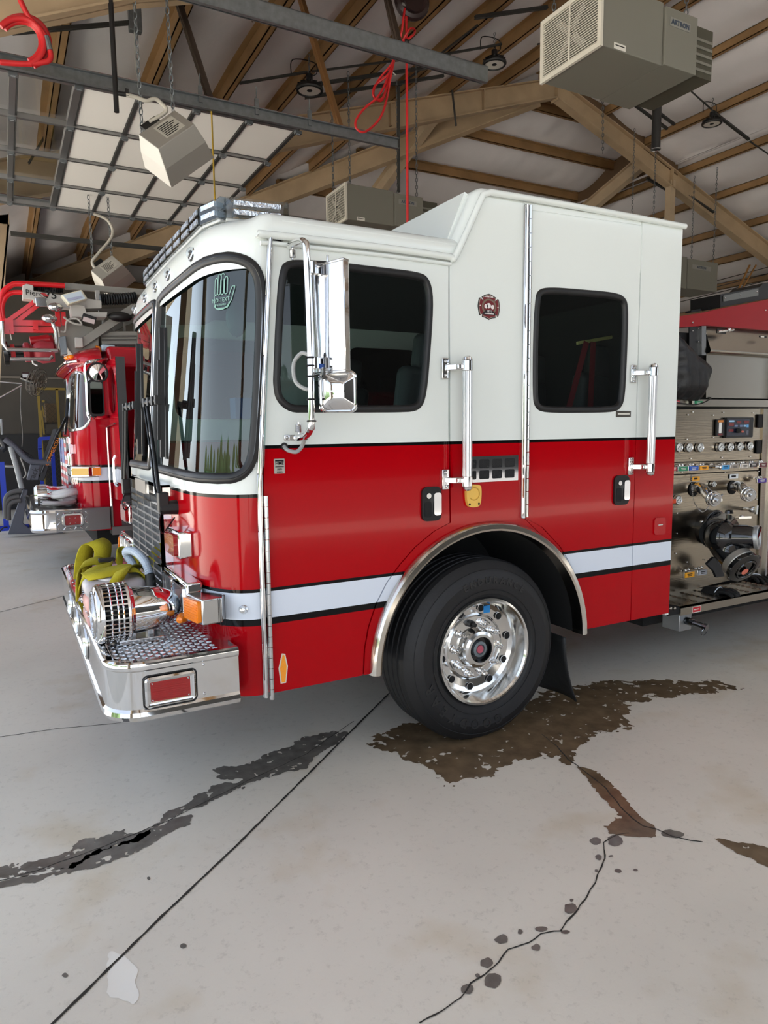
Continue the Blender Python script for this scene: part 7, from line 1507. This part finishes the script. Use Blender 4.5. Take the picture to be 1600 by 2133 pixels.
# red cords
redc = mat('red_rubber_cord', (190, 30, 34), .45)
yr = 4.2; rl = thing('cord_reel', at(835, 8, 'y', yr), 'red drop cord looped and tied below its reel at the top centre', 'cord'); Q = lambda u, v, y=yr: at(u, v, 'y', y)
MB().torus(Q(858, 2), (.2, 1, 0), .16, .05, 28, 8).cyl(Q(858, 2)-Vector((0, .05, 0)), Q(858, 2)+Vector((0, .05, 0)), .13, n=20).build('reel', mat('reel_black', (40, 26, 26), .4), rl); MB().box(Q(848, 14), (.16, .05, .03)).build('reel_guide', mat('reel_steel', (160, 160, 158), .4, .6), rl, 0)
ptube([Q(846, 16), Q(847, 88), Q(848, 250), Q(849, 470)], .015, 'drop_line', redc, rl); MB().ball(Q(846.5, 88), .038, 12, 8).build('cord_stop', black, rl)
for L in ([(843, 18), (838, 60), (832, 95), (852, 62), (864, 62), (860, 74), (838, 88), (824, 100), (812, 150), (782, 178), (778, 200), (790, 210), (800, 200), (812, 150)], [(830, 98), (816, 140), (800, 180), (784, 205), (760, 225), (742, 250), (743, 268), (758, 275), (778, 262), (795, 240), (806, 205), (814, 160), (826, 105)], [(828, 96), (818, 130), (790, 165), (778, 190), (782, 205), (796, 205), (806, 180), (816, 140)]):
    ptube([Q(u, v, yr+random.uniform(-.05, .05)) for u, v in L], .013, 'cord_loop', redc, rl, 6, 5)
MB().bar(Q(812, 146), Q(824, 156), .01, .01).build('cord_tie', white_f, rl, 0)
yh = 3.1; ah = thing('air_hose', at(55, 110, 'y', yh), 'red air hose coiled at the upper left corner', 'hose'); Q = lambda u, v, y=yh: at(u, v, 'y', y)
for k in range(4):
    r = (1.0, .86, .93, 1.08)[k]; ptube([Q(40+r*52*math.cos(t)+k*2, 92+r*46*math.sin(t)+max(0, -math.sin(t))*-8, yh+k*.03) for t in [-2.4+2.9*1.22*j/14 for j in range(15)]], .022, 'hose_coil', redc, ah, 8, 3)
ptube([Q(42, 0), Q(60, 35), Q(85, 62), Q(95, 78)], .02, 'hose_lead', redc, ah, 8, 4); MB().cyl(Q(96, 76), Q(104, 105), .024, n=10).build('hose_fitting', galv, ah); ptube([Q(104, 105), Q(106, 118), Q(98, 128), Q(60, 133), Q(0, 130)], .02, 'hose_tail', redc, ah, 8, 4)
yc_ = thing('yellow_rope', at(446, 420, 'y', ys[0]-.05), 'thin yellow pull rope hanging from the door track to behind the light bar', 'rope'); a = at(440, 217, 'y', ys[0]-.05); ptube([a, Vector((a.x, a.y, a.z-.02)), Vector((a.x, a.y, at(446, 440, 'y', ys[0]-.05).z))], .009, 'rope', mat('rope_yellow', (170, 140, 40), .7), yc_)
# pipes and chains over the far heater
for u0, v0, u1, v1, y, r, lab in ((830, 180, 831, 400, 7.3, .025, 'grey vertical pipe above the mid heater left of the red cord'), (942, 188, 950, 262, 8.8, .02, 'short dark rod hanging at the left rafter'), (1256, 180, 1256, 320, 8.2, .012, 'chain hanging below the large heater at the right rafter')):
    a = at(u0, v0, 'y', y); b = at(u1, v1, 'y', y)
    o = (chain_mb(a, b, .08, .007) if r == .012 else MB().tube([a, b], r, 8)).build('hanging_chain' if r == .012 else 'hanging_rod', galv if r == .012 else st_m, None, .6); tag(o, lab, 'chain' if r == .012 else 'rod')
